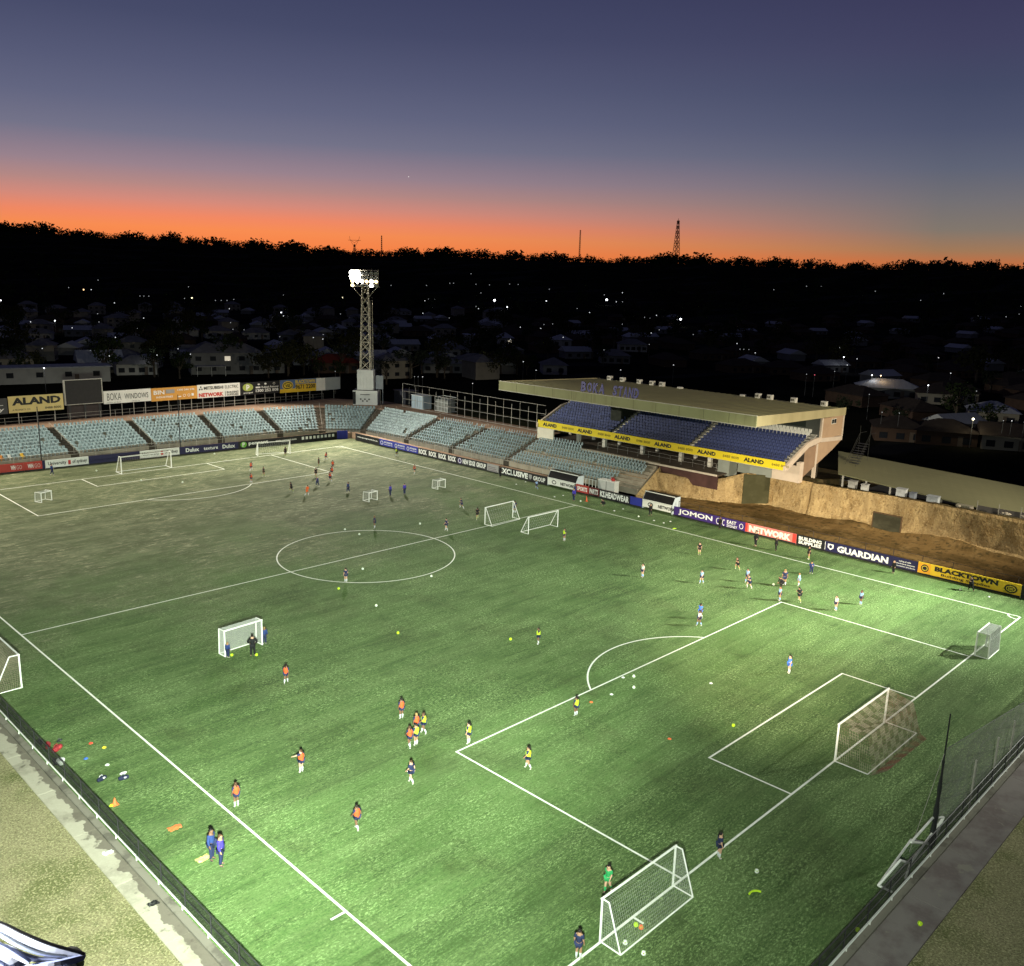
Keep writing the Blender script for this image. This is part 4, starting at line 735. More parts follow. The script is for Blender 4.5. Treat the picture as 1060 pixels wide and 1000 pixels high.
# ---------------------------------------------------------------- advertising boards
inkw = mat('ink_white', (.80, .80, .78), .55, .05, 2); inkk = mat('ink_black', (.02, .02, .02), .55, .05, 2); inkr = mat('ink_red', (.55, .05, .04), .55, .05, 2)
pink = mat('sign_pink', (.62, .20, .17), .5, .06, 1); inkg = mat('ink_green', (.16, .42, .06), .5, .05, 2); orange_s = mat('sign_orange', (.62, .30, .06), .55, .08, 1)
greyp = mat('sign_grey', (.30, .29, .29), .5, .1, 1); inky = mat('ink_yellow', (.82, .58, .05), .55, .05, 1); purp = mat('sign_purple', (.045, .022, .15), .5, .08, 1)
def board(label, a, b, z0, z1, m, marks, name='advertising_board', cat='board', thick=.12, strip=True, group=None, posts=None, postm=None):
    """a, b: left and right foot (as read from the pitch). marks: (text, material, u0, u1, v0, v1, bold) as fractions of the face"""
    a, b = Vector((*a, 0)), Vector((*b, 0)); d = b-a; w = d.length; x = d.normalized(); nrm = Vector((x.y, -x.x, 0)); up = Vector((0, 0, 1))
    t = thing(name, label, cat, tuple(a+Vector((0, 0, z0))), group)
    mb = M(); P = [a, b, b-nrm*thick, a-nrm*thick]; mb.slab([(p.x, p.y) for p in P], z0+(.0 if not strip else .0), z1); mb.build('panel', m, t)
    if strip:
        s = M(); Q = [a+nrm*.012+x*.01, b+nrm*.012-x*.01, b+nrm*.002-x*.01, a+nrm*.002+x*.01]; s.slab([(p.x, p.y) for p in Q], z0, z0+.16); s.build('skirting', black, t)
    for k, (tx, mm, u0, u1, v0, v1, bold) in enumerate(marks):
        s = M(); o = a+nrm*(.016+.004*k)+x*(w*u0)+up*(z0+(z1-z0)*v0)
        ww, hh = w*(u1-u0), (z1-z0)*(v1-v0); c = o+x*ww/2+up*hh/2
        if tx == '#rect': s.q([o, o+x*ww, o+x*ww+up*hh, o+up*hh]); nm = 'patch'
        elif tx == '#oval': ring(s, c, x, up, ww/2, hh/2, min(ww, hh)*.13); nm = 'emblem'
        elif tx == '#disc': ring(s, c, x, up, ww/2, hh/2, 0, fill=True); nm = 'emblem'
        elif tx == '#shield':
            s.q([o+up*hh*.4, o+x*ww*.5, o+x*ww+up*hh*.4, o+x*ww+up*hh, o+up*hh]); nm = 'emblem'
        elif tx == '#diamonds':
            for cx, cy in ((.5, .75), (.25, .25), (.75, .25)):
                q = o+x*ww*cx+up*hh*cy; s.q([q-x*ww*.2-up*0, q-up*hh*.25, q+x*ww*.2, q+up*hh*.25])
            nm = 'emblem'
        elif tx == '#stripe':
            for i in range(3): s.q([o+up*hh*(i/3), o+x*ww*(1-.1*i)+up*hh*(i/3), o+x*ww*(1-.1*i)+up*hh*(i/3+.16), o+up*hh*(i/3+.16)])
            nm = 'small_print'
        else: letters(s, tx, o, x, up, ww, hh, bold, nd=nrm); nm = 'lettering'
        s.build(nm, mm, t)
    if posts:
        for k in range(posts):
            p = a-nrm*(thick+.06)+x*(w*(k+.5)/posts); s = M(); s.bar((p.x, p.y, ZT-.05), (p.x, p.y, z1-.1), .05, 6); s.build('post', postm or galv, t)
    return t
BX = 72.5
def rb(i, j, label, m, marks, h=1.22):
    return board(label, (BX, RB[i]), (BX, RB[j]+.04), .02, h, m, marks)
rb(0, 1, 'black board with one line of white web address at the far corner of the touchline', signblack, [('www.sportsground.com.au', inkw, .08, .92, .42, .68, .02)])
lab = ['first of three blue panels with small white print, by the corner', 'middle of three blue panels with small white print', 'third of three blue panels, beside the repeated white words']
for k in range(3):
    rb(1+k, 2+k, lab[k], signblue, [('#oval', inkw, .06, .26, .25, .8, 0), ('SPONSOR', inkw, .32, .9, .56, .78, .02), ('community club', inkw, .32, .9, .26, .46, .01)])
lab = ['black board with white word closest to the blue panels', 'second black board in the row of four repeated words', 'third black board in the row of four repeated words', 'last black board of the four repeated words, beside the round logo']
for k in range(4): rb(4+k, 5+k, lab[k], signblack, [('ROCK', inkw, .1, .9, .2, .88, .04)])
rb(8, 9, 'black board reading NEW EDGE GROUP with purple round logo', signblack, [('#disc', purp, .02, .17, .12, .94, 0), ('#oval', inkw, .04, .15, .22, .84, 0), ('NEW EDGE', inkw, .2, .62, .24, .86, .03), ('GROUP', inkw, .66, .97, .24, .86, .03)])
rb(9, 10, 'grey board with faint marks between two black boards', greyp, [('#stripe', mat('ink_dim', (.16, .13, .15), .6, .1), .1, .9, .2, .8, 0)])
rb(10, 11, 'long black board with big white EXCLUSIVE GROUP lettering', signblack, [('EXCLUSIVE', inkw, .03, .62, .2, .9, .045), ('#shield', greyp, .64, .7, .2, .85, 0), ('GROUP', inkw, .73, .97, .25, .78, .03)])
rb(12, 13, 'red board with white print beside the first dugout', signred, [('SPORTS', inkw, .1, .9, .3, .8, .04)])
rb(13, 14, 'dark red board with white letters RTS beside a red one', mat('sign_maroon', (.12, .02, .02), .5, .1), [('PARTS', inkw, .1, .9, .25, .85, .03)])
rb(14, 15, 'black board with tall white letters before the broken terrace', signblack, [('KS.HEADWEAR', inkw, .03, .97, .18, .88, .04)])
rb(15, 16, 'plain blue board beside the second dugout', signblue, [])
rb(17, 18, 'purple board with white JOMON lettering', purp, [('JOMON', inkw, .12, .96, .2, .86, .025)])
rb(18, 19, 'purple board with an outlined emblem and small white print', purp, [('#oval', inkw, .06, .2, .2, .85, 0), ('FC', inkw, .22, .34, .15, .85, .01), ('EAST', inkw, .42, .72, .5, .85, .02), ('SYDNEY', inkw, .42, .76, .15, .42, .02), ('#oval', inkw, .82, .95, .25, .8, 0)])
rb(19, 20, 'pink board with large white NETWORK lettering', pink, [('#rect', inkr, 0, .05, .16, 1, 0), ('NETWORK', mat('ink_cream', (.82, .74, .66), .5, .04), .08, .9, .2, .86, .06), ('#rect', inkr, .93, 1, .16, 1, 0)])
rb(20, 21, 'black board reading BUILDING SUPPLIES in two white lines', signblack, [('BUILDING', inkw, .08, .9, .55, .9, .04), ('SUPPLIES', inkw, .08, .9, .18, .5, .04)])
rb(21, 22, 'dark navy board with shield and large white GUARDIAN lettering', navy, [('#rect', inkw, .005, .012, .2, .95, 0), ('#shield', inkw, .05, .14, .25, .82, 0), ('#disc', navy, .07, .12, .42, .74, 0), ('GUARDIAN', inkw, .2, .97, .22, .82, .04)])
rb(22, 23, 'dark navy board with three lines of small white print', navy, [('ceilings & walls', inkw, .3, .75, .66, .82, .01), ('plasterboard systems', inkw, .1, .9, .44, .6, .01), ('insulation products', inkw, .2, .92, .22, .38, .01)])
rb(23, 24, 'long yellow board reading BLACKTOWN Building Supplies between two oval emblems', signyellow, [('#rect', mat('sign_amber', (.80, .36, .03), .5, .05), .0, .13, .16, .96, 0), ('#disc', inkk, .03, .11, .26, .88, 0), ('#oval', inky, .04, .10, .36, .78, 0), ('BLACKTOWN', inkk, .17, .79, .52, .92, .06), ('Building Supplies', inkk, .24, .72, .18, .44, .02), ('#disc', inkk, .85, .97, .2, .85, 0), ('#oval', inky, .865, .955, .3, .75, 0), ('BBS', inky, .885, .935, .42, .62, .02)], 1.3)
rb(24, 25, 'black board beyond the big yellow one at the edge of the pitch', signblack, [('S', inkw, .2, .7, .2, .8, .03)], 1.3)
def lbp(x): return (x, 115.8+(x-17)*(112.1-115.8)/(69.6-17))
def lb(i, j, label, m, marks, h=1.3): return board(label, lbp(LB[i]), lbp(LB[j]-.04), .02, h, m, marks)
lb(0, 1, 'red board at the very end of the row behind the far goal', signred, [])
lb(1, 2, 'red board with faded white initials, farther from the navy post', signred, [('WH', inkw, .45, .64, .3, .8, .03), ('GO', mat('ink_pale', (.5, .3, .28), .5, .1), .68, .92, .3, .8, .02)])
lb(2, 3, 'red board with faded white initials, next to the navy post', signred, [('WH', inkw, .2, .5, .3, .8, .03), ('GO', mat('ink_pale', (.5, .3, .28), .5, .1), .56, .9, .3, .8, .02)])
lb(3, 4, 'narrow navy board standing between a red and a white one', navy, [])
lb(4, 5, 'white board of dark lettering next to the narrow navy one', signwhite, [('University', inkk, .06, .48, .3, .8, .02), ('#rect', inkr, .52, .58, .3, .8, 0), ('of sydney', inkk, .62, .96, .3, .8, .02)])
lb(5, 6, 'plain navy board beyond the far goal', navy, [])
lb(6, 7, 'white board of dark lettering seen through the far goal', signwhite, [('University', inkk, .06, .48, .3, .8, .02), ('#rect', inkr, .52, .58, .3, .8, 0), ('of sydney', inkk, .62, .96, .3, .8, .02)])
lb(7, 8, 'long navy board with three white words behind the far goal line', navy, [('Dulux', inkw, .1, .32, .3, .8, .03), ('texture', inkw, .4, .64, .35, .7, .01), ('Dulux', inkw, .72, .94, .3, .8, .03)])
lb(8, 9, 'black board with green round emblem and white word', signblack, [('#disc', inkg, .06, .26, .15, .9, 0), ('P', inkw, .12, .2, .28, .8, .03), ('pennant', inkw, .32, .96, .28, .82, .03)])
lb(9, 10, 'black board with small white words behind the youth goal', signblack, [('www.pennant.com', inkw, .2, .9, .4, .7, .02)])
lb(10, 11, 'black board with a row of white squares near the corner', signblack, [('#rect', inkw, .06+.1*k, .12+.1*k, .4, .78, 0) for k in range(9)])
board('plain bright blue board standing in the far corner', lbp(LB[11]), (72.2, 111.4), .02, 1.45, signblue, [], strip=False)

# ---------------------------------------------------------------- billboards on posts behind the end terrace
def bb(x0, x1, z0, z1, label, m, marks, posts=3, y=131.2): return board(label, (x0, y), (x1-.05, y), z0, z1, m, marks, 'billboard', 'billboard', .15, False, posts=posts)
dgrey = mat('sign_darkgrey', (.055, .055, .058), .5, .1, 1); tan_s = mat('sign_sand', (.66, .53, .22), .5, .05, 1)
bb(13, 23.2, 6.1, 8.5, 'dark grey billboard with white script beside the yellow one', dgrey, [('city', inkw, .72, .95, .12, .4, .01), ('#rect', inkw, .7, .94, .55, .58, 0)])
bb(23.3, 31.4, 6.15, 8.72, 'pale yellow billboard reading ALAND', tan_s, [('ALAND', inkk, .06, .95, .45, .9, .05), ('A PROPERTY CO', inkk, .06, .38, .12, .22, .01), ('8488 8000', inkk, .65, .95, .12, .26, .01)])
t = thing('scoreboard', 'large blank dark scoreboard in a thin pale frame beside the yellow billboard', 'scoreboard', (34.6, 131.2, ZT))
mb = M(); mb.box(31.75, 37.45, 131.2, 131.6, 6.85, 10.7); mb.build('screen', mat('led_off', (.016, .014, .016), .45, .15, 2), t)
mb = M()
for x0, x1, z0, z1 in ((31.6, 37.6, 10.7, 10.8), (31.6, 37.6, 6.75, 6.85), (31.6, 31.75, 6.85, 10.7), (37.45, 37.6, 6.85, 10.7)): mb.box(x0, x1, 131.15, 131.65, z0, z1)
mb.build('frame', galv, t)
for x in (32.3, 34.7, 37): mb = M(); mb.box(x-.15, x+.15, 131.3, 131.6, ZT-.05, 6.75); mb.build('post', darkmetal, t)
mb = M(); mb.box(31.9, 37.3, 131.35, 131.45, 4.6, 6.6); mb.build('base_screen', mat('base_cloth', (.045, .035, .035), .9, .2, 1), t)
bb(37.7, 45.7, 6.5, 8.62, 'white billboard reading BOKA WINDOWS', signwhite, [('BOKA', inkk, .07, .36, .25, .82, -.008), ('WINDOWS', inkk, .43, .94, .3, .72, 0), ('windows and doors', inkk, .05, .35, .05, .14, 0), ('1300 265 294', inkk, .58, .75, .05, .14, 0)], 4)
bb(45.7, 54.05, 6.35, 8.58, 'orange billboard with white BIN lettering', orange_s, [('BIN', inkw, .05, .28, .5, .82, .02), ('#rect', greyp, .31, .5, .55, .85, 0), ('INDUSTRIES', inkw, .1, .46, .22, .36, .02), ('1300 246 246', inkw, .56, .94, .7, .84, .02), ('#rect', inkw, .57, .64, .2, .28, 0), ('#oval', inkw, .68, .74, .2, .42, 0), ('#oval', inkw, .78, .84, .2, .42, 0), ('#rect', inkw, .87, .92, .24, .44, 0)], 4)
bb(54.05, 62.4, 6.3, 8.66, 'white billboard with three black diamonds above a red NETWORK strip', signwhite, [('#diamonds', inkk, .03, .13, .58, .92, 0), ('MITSUBISHI', inkk, .15, .6, .62, .86, .03), ('ELECTRIC', inkk, .64, .96, .62, .86, 0), ('NETWORK', inkr, .03, .6, .08, .38, .05), ('#rect', inkk, .64, .65, .06, .4, 0), ('BUILDING', inkk, .68, .96, .24, .4, .02), ('SUPPLIES', inkk, .68, .96, .06, .2, .02)], 4)
bb(62.4, 70.7, 6.25, 8.58, 'black billboard with green disc and a white phone number', signblack, [('#disc', mat('ink_lime', (.36, .42, .10), .5, .05), .06, .32, .3, .92, 0), ('p', inkw, .15, .23, .4, .82, .03), ('pergel', inkw, .08, .3, .1, .24, .02), ('#disc', inkw, .43, .49, .74, .86, 0), ('#disc', inkw, .6, .66, .74, .9, 0), ('#oval', inkw, .82, .88, .72, .9, 0), ('#rect', inkw, .38, .5, .5, .62, 0), ('Rubbish Removal', inkw, .53, .96, .48, .64, .02), ('1300 252 808', inkw, .38, .96, .18, .42, .03)], 4)
bb(70.7, 78.8, 6.15, 8.6, 'blue and yellow billboard with oval emblem and phone number', signyellow, [('#rect', mat('sign_steelblue', (.10, .17, .36), .5, .05), .0, .42, .3, 1, 0), ('#rect', mat('sign_steelblue', (.10, .17, .36), .5, .05), .42, 1, .62, 1, 0), ('#disc', inky, .06, .36, .2, .9, 0), ('#oval', inkk, .08, .34, .28, .82, 0), ('VSS', inkk, .14, .28, .42, .66, .04), ('BLACKTOWN', inky, .42, .97, .66, .95, .04), ('9671 2200', inkk, .42, .97, .22, .58, .03)], 3)
bb(78.8, 84.5, 6.1, 8.55, 'blank white billboard beside the floodlight tower', signwhite, [], 2)
t = thing('back_fence', 'low wire fence with thin posts behind the end terrace path', 'fence', (10, 130.6, ZT))
mb = M()
for z in (ZT+.6, ZT+1.15): mb.bar((8, 130.6, z), (80, 130.6, z), .018, 4)
mb.build('wire', galv, t)
for k in range(31): mb = M(); mb.bar((8+k*2.4, 130.6, ZT-.05), (8+k*2.4, 130.6, ZT+1.2), .025, 5); mb.build('post', galv, t)

# ---------------------------------------------------------------- lit floodlight tower
TX, TY = 83.0, 120.6
ax = Vector((.71, -.70, 0)); ay = Vector((-.70, -.71, 0))      # ax: sideways as seen from the pitch, ay: towards the pitch
t = thing('floodlight_tower', 'tall lit lattice floodlight tower on white cabins in the far corner', 'floodlight tower', (TX, TY, ZT))
def ob(mb, x0, x1, y0, y1, z0, z1, m=0):
    n = len(mb.v); mb.box(x0, x1, y0, y1, z0, z1, m)
    for k in range(n, len(mb.v)):
        x, y, z = mb.v[k]; p = Vector((TX, TY, 0))+ax*x+ay*y; mb.v[k] = (p.x, p.y, z)
def op(x, y, z): p = Vector((TX, TY, 0))+ax*x+ay*y; return (p.x, p.y, z)
cabin = mat('cabin_white', (.62, .64, .63), .55, .08, .6)
mb = M(); ob(mb, -2.3, 2.4, -1.6, 1.4, ZT-.02, 7.1); bx = mb.build('base_cabin', cabin, t)
mb = M(); ob(mb, -.9, .95, 1.4, 1.43, 6.28, 6.40)
for k, (dx, dz) in enumerate(((-.8, .0), (-.4, -.35), (0, 0), (.4, -.35), (.8, 0))): ob(mb, dx-.14, dx+.14, 1.4, 1.43, 5.35+dz, 5.6+dz)
ob(mb, -2.3, -1.75, 1.4, 1.43, 4.5, 6.9); mb.build('vent', black, bx)
mb = M(); ob(mb, -1.5, 1.6, -1.3, 1.1, 7.22, 11.0)
for k in range(5): ob(mb, -1.45+k*.62, -.92+k*.62, 1.1, 1.15, 7.3, 10.9)
mb.build('upper_cabin', cabin, t)
mb = M(); ob(mb, -2.2, 2.3, -1.5, 1.3, 7.1, 7.22); mb.build('cabin_deck', darkmetal, t)
mb = M(); ob(mb, 1.9, 3.3, -.3, -.1, 7.3, 9.9); ob(mb, 1.95, 2.05, -.4, -.3, ZT, 7.3); ob(mb, 3.15, 3.25, -.4, -.3, ZT, 7.3); mb.build('side_panel', mat('pale_blue_panel', (.46, .52, .60), .5, .06), t)
mb = M(); mb.bar(op(2.7, -.5, ZT), op(2.7, -.5, 7), .06); mb.build('side_post', galv, t)
pale = mat('lattice_paint', (.62, .57, .46), .5, .1, 1)
mb = M(); NL = 9
def lw(z): return .95-.40*(z-11)/15.5
for sx in (-1, 1):
    for sy in (-1, 1): mb.bar(op(sx*.95, sy*.95, 11), op(sx*.55, sy*.55, 26.6), .075, 5)
for k in range(NL):
    z0, z1 = 11+k*15.6/NL, 11+(k+1)*15.6/NL; a, b = lw(z0), lw(z1)
    for s1, s2, s3, s4 in (((-1, 1), (1, 1), (1, 1), (-1, 1)), ((-1, -1), (1, -1), (1, -1), (-1, -1)), ((-1, -1), (-1, 1), (-1, 1), (-1, -1)), ((1, -1), (1, 1), (1, 1), (1, -1))):
        mb.bar(op(s1[0]*a, s1[1]*a, z0), op(s2[0]*b, s2[1]*b, z1), .04, 4); mb.bar(op(s3[0]*a, s3[1]*a, z0), op(s4[0]*b, s4[1]*b, z1), .05, 4)
        if k % 3 == 0: mb.bar(op(s1[0]*a, s1[1]*a, z0), op(s2[0]*a, s2[1]*a, z0), .05, 4)
mb.build('lattice_mast', pale, t)
mb = M(); mb.bar(op(.95, -.9, 11), op(.8, -.8, 24), .05, 4)
for z in range(28): mb.bar(op(.95, -.9, 11+z*.5), op(1.3, -.9, 11+z*.5), .015, 3)
mb.bar(op(1.3, -.9, 11), op(1.2, -.8, 24), .05, 4); mb.build('ladder', pale, t)
mb = M()
for z in (26.6, 27.5, 28.6, 29.5): mb.bar(op(-2.5, .4, z), op(2.5, .4, z), .06, 5)
for x in (-2.5, -1.25, 0, 1.25, 2.5): mb.bar(op(x, .4, 26.4), op(x, .4, 29.7), .05, 5)
for s in (-1, 1): mb.bar(op(s*.7, .4, 24.6), op(s*2.4, .4, 26.6), .05, 4)
ob(mb, -2.6, 2.6, -.8, .3, 26.5, 26.58); mb.build('head_frame', pale, t)
glow_w = mat('lamp_glow', (1, 1, 1), emit=(1, .96, .86), estr=40); glow_y = mat('lamp_glow_warm', (1, .9, .7), emit=(1, .74, .36), estr=5)
lens_off = mat('lens_off', (.25, .26, .27), .25, .05)
for r_, z in enumerate((26.95, 27.7, 28.4, 29.2)):
    for k in range(6):
        x = -2.2+k*.88; p = Vector(op(x, .75, z)); q = Vector(op(x, 1.15, z-.22))
        lit = (r_ == 1) or (r_ > 1 and k < 2) or (r_ == 0 and k in (0, 4))
        m2 = M(); m2.bar(p, q, .16, 10, r2=.34); lamp = m2.build('lamp_housing', pale, t)
        d = (q-p).normalized(); m2 = M(); m2.bar(q+d*.001, q+d*.05, .34 if r_ < 2 else (.56 if lit else .36), 12, r2=.30 if r_ < 2 else .40); m2.build('lens', (glow_w if r_ > 1 or k in (1, 2, 4) else glow_y) if lit else lens_off, lamp)

# grid fence beside the tower, water tank, crate, dark bushes
t = thing('cage_fence', 'tall pale tube grid fence on the path above the side terrace', 'fence', (86.9, 96, ZT))
mb = M()
for z in (ZT+.05, ZT+1.5, ZT+3.0, ZT+4.4): mb.bar((86.9, 114.2, z), (86.9, 77.2, z), .035, 5)
mb.build('rail', galv, t)
for k in range(20): mb = M(); y = 114.2-k*1.95; mb.bar((86.9, y, ZT-.05), (86.9, y, ZT+(4.45 if k % 2 == 0 else 3.8)), .045 if k % 3 == 0 else .03, 5); mb.build('post', galv, t)
t = thing('water_tank', 'pale blue tank with ribbed sides behind the grid fence', 'tank', (88, 110, ZT))
mb = M(); mb.box(87.3, 89.3, 108.6, 112, ZT, ZT+2.4)
mb.build('shell', mat('tank_blue', (.45, .54, .62), .45, .08, 1), t)
mb = M()
for k in range(7): mb.box(87.22, 87.3, 108.75+k*.48, 108.95+k*.48, ZT+.1, ZT+2.3)
mb.build('rib', mat('tank_blue', (.45, .54, .62)), t); mb = M(); mb.box(87.2, 89.4, 108.5, 112.1, ZT+2.4, ZT+2.5); mb.build('lid', cabin, t)
t = thing('steel_crate', 'pale open mesh crate standing behind the grid fence', 'crate', (89.5, 104.5, ZT))
mb = M()
for z in (0, .85, 1.7, 2.6): 
    for a, b in (((88.3, 102.8), (88.3, 106.4)), ((88.3, 106.4), (90.5, 106.4)), ((90.5, 106.4), (90.5, 102.8)), ((90.5, 102.8), (88.3, 102.8))): mb.bar((*a, ZT+z+.05), (*b, ZT+z+.05), .05, 4)
for y in (102.8, 103.7, 104.6, 105.5, 106.4): mb.bar((88.3, y, ZT), (88.3, y, ZT+2.65), .05, 4)
mb.build('frame', cabin, t); mb = M(); mb.box(88.5, 90.3, 103, 106.2, ZT+.05, ZT+2.2); mb.build('load', mat('load_grey', (.25, .26, .25), .8, .4, 1), t)
mb = M(); mb.box(89, 92, 116, 119.5, ZT-.1, ZT+2.4); mb.slab([(88.8, 115.8), (92.2, 115.8), (92.2, 119.7), (88.8, 119.7)], ZT+2.4, ZT+2.52)
tag(mb.build('garden_shed', mat('shed_dark', (.035, .037, .05), .7, .2), origin=(90.5, 118, ZT)), 'small dark shed between floodlight tower and pale tank', 'shed')
for (x, y), l in (((22.44, 115.72), 'thin tall black pole standing by the red board behind the far goal'), ((44.17, 117.9), 'thin tall black pole standing by the long navy board behind the far goal')):
    mb = M(); mb.bar((x, y, 0), (x, y, 9.0), .075, 8, r2=.055); mb.box(x-.15, x+.15, y-.15, y+.15, 0, .06); mb.ball((x, y, 9.0), .08, 8, 4)
    tag(mb.build('net_pole', black, origin=(x, y, 0)), l, 'pole')

# ---------------------------------------------------------------- covered stand
SY0, SY1 = 32.3, 75.2
t = stand = thing('grandstand', 'covered grandstand with olive cantilever roof, blue seats and yellow banner', 'grandstand', (88, 54, 3.9))
brick = layered('pink_brick', (.46, .31, .20), [((.36, .23, .15), .5, 5, None, .45, .65, .6), ((.52, .37, .26), 6., 4, (1, 1, 3), .5, .7, .5)], .9, .15, 30)
render_ = mat('pale_render', (.62, .50, .40), .8, .07, 1); stw = mat('stand_white', (.70, .66, .58), .7, .06, 1)
rooftop = layered('roof_sheet', (.27, .255, .115), [((.24, .215, .10), .12, 4, None, .4, .65, .7), ((.36, .33, .16), .8, 3, (.2, 3, 1), .5, .7, .4)], .6); fasc = layered('roof_fascia', (.36, .36, .20), [((.29, .285, .155), .5, 6, (1, 1, .25), .48, .66, .6), ((.22, .20, .11), 1.6, 7, (1, 1, .12), .58, .7, .5)], .6)
ZF, ZB = 13.55, 12.75    # top of roof at front and back
XF, XB = 74.2, 98.0
mb = M(); ns = 44
def rz_(x): return ZF+(ZB-ZF)*(x-XF)/(XB-XF)
for k in range(ns):
    y0 = SY0+(SY1-SY0)*k/ns; y1 = SY0+(SY1-SY0)*(k+1)/ns; ym = y0+.12
    mb.q([(XF+.12, y0, rz_(XF)), (XB-.1, y0, rz_(XB)), (XB-.1, ym, rz_(XB)+.05), (XF+.12, ym, rz_(XF)+.05)]); mb.q([(XF+.12, ym, rz_(XF)+.05), (XB-.1, ym, rz_(XB)+.05), (XB-.1, y1, rz_(XB)), (XF+.12, y1, rz_(XF))])
mb.q([(XF+.12, SY0, 12.45), (XF+.12, SY1, 12.45), (XB-.1, SY1, 11.9), (XB-.1, SY0, 11.9)])
roof = mb.build('roof', rooftop, t)
mb = M(); mb.box(XF, XF+.12, SY0-.12, SY1+.12, 12.4, ZF+.12); mb.build('front_fascia', fasc, roof)
for y0, y1 in ((SY0-.12, SY0), (SY1, SY1+.12)):
    mb = M(); mb.slab([(XF+.12, y0, 12.4), (XB, y0, 11.85), (XB, y1, 11.85), (XF+.12, y1, 12.4)], 0, 1.2); 
    for k in range(4, 8):
        x, y, z = mb.v[k]; mb.v[k] = (x, y, (ZF+.12 if x < 80 else ZB+.12))
    mb.build('side_fascia', layered('side_fascia', (.46, .39, .22), [((.36, .30, .165), .5, 6, (1, 1, .25), .48, .66, .6)], .6), roof)
mb = M(); mb.box(XF-.02, XF+.16, SY0-.1, SY1+.1, ZF+.12, ZF+.17); mb.box(XF-.02, XF+.16, SY0-.1, SY1+.1, 12.32, 12.4); mb.build('gutter', stw, roof)
for k in range(1, 12): mb = M(); y = SY0+(SY1-SY0)*k/12; mb.box(XF-.012, XF, y-.02, y+.02, 12.42, ZF+.1); mb.build('fascia_joint', mat('fascia_joint_dark', (.14, .135, .075), .8, .1), roof)  # dark joint lines across the front fascia
for k, y in enumerate((72.5, 69.8, 66.4, 63.9, 62.0, 58.6, 47.6, 45.1, 43.2, 39.5, 35.0)):
    h = .72 if k not in (5, 6) else .3
    mb = M(); mb.box(96.9, 97.55, y-.36, y+.36, ZB-.1, ZB+h); mb.build('roof_vent', stw, roof)
    mb = M(); mb.box(96.86, 96.9, y-.14, y+.06, ZB+.25, ZB+h*.8); mb.box(96.86, 96.9, y+.16, y+.28, ZB+.25, ZB+h*.8); mb.build('louvre', mat('louvre_dark', (.12, .11, .08), .7), roof)
letm = mat('letter_blue', (.045, .045, .27), .45, .08, 2)
y = 59.75
for wd, x0, x1 in (('BOKA', 59.9, 55.6), ('STAND', 54.3, 49.9)):
    n = len(wd); w = (x0-x1)/n
    for k, ch in enumerate(wd):
        mb = M(); letters(mb, ch, (75.0, x0-k*w, ZF+.15), (0, -1, 0), (.10, 0, .995), w*.82, 1.35, .035, depth=.09); mb.build('roof_letter', letm, roof)
# upper tier
XT0, ZT0, NB, TR, RI = 83.3, 6.55, 11, .70, .30
mb = M(); BS = []
aisles = (47.2, 60.8)
for r in range(NB):
    x = XT0+r*TR; z = ZT0+r*RI; mb.box(x, x+TR+(.01 if r < NB-1 else 0), SY0+.35, SY1-.1, z-.35-.0, z)
    for seg in ((SY0+1.0, aisles[0]-.5), (aisles[0]+.5, aisles[1]-.5), (aisles[1]+.5, SY1-.9)):
        n = int((seg[1]-seg[0])/.52)
        for k in range(n):
            yy = seg[0]+(k+.5)*(seg[1]-seg[0])/n
            if r > 5 and abs(yy-62.6) < 1.3: continue
            BS.append((x+.4, yy, z, -math.pi/2, r, 0))
mb.build('upper_tier', mat('tier_concrete', (.20, .19, .18), .85, .2, 1), t)
for ya in aisles+(SY1-.5, SY0+.65):
    mb = M()
    for r in range(NB*2): mb.box(XT0+r*TR/2, XT0+r*TR/2+.30, ya-.42, ya+.42, ZT0+.02+r*RI/2-.1, ZT0+.03+(r+1)*RI/2-.12)
    mb.build('aisle_step', stw if ya in aisles else mat('aisle_grey', (.42, .40, .36), .8, .1), t)
blue_top = [s for s in BS if s[4] >= NB-2]; BS = [s for s in BS if s[4] < NB-2]
seats(BS, 'stand_seat', bluep, 'dark blue plastic seat under the roof of the covered stand', 'blue seats of the covered stand', 'stand_seat_rows', 'rows of dark blue plastic seats deeper under the stand roof')
rest = M()
mew = seat_mesh('white_seat', mat('white_plastic', (.20, .20, .21), .5, .3, 2, detail=6))
for s in blue_top:
    if abs(s[1]-aisles[0]) < .7: continue
    o = bpy.data.objects.new('white_seat', mew); COL.objects.link(o); o.location = s[:3]; o.rotation_euler = (0, 0, s[3])
    tag(o, 'whitish plastic seat in the back rows under the stand roof', 'seat', 'white seats at the back of the covered stand')
bt = XT0+NB*TR; bz = ZT0+NB*RI-.3
mb = M(); mb.box(bt+.02, bt+.2, SY0+.1, SY1-.1, bz-.3, 12.0); mb.build('back_wall', mat('back_wall', (.075, .080, .075), .8, .2, .4), t)
for k in range(10):
    mb = M(); y0 = SY0+2+k*4.2; mb.box(bt-.04, bt+.015, y0, y0+3.2, bz+1.0, 11.4); mb.build('window', mat('dark_glass', (.02, .025, .025), .15, .1, spec=.6), t)
mb = M(); mb.box(bt-.2, bt-.05, SY0+8.4, SY0+9.2, bz+1.4, bz+2.0); mb.build('loudspeaker', black, t)
mb = M(); mb.box(86.6, bt, 61.6, 63.6, 8.0, 12.0); mb.build('camera_gantry', mat('gantry', (.035, .04, .032), .8, .35, 2), t)
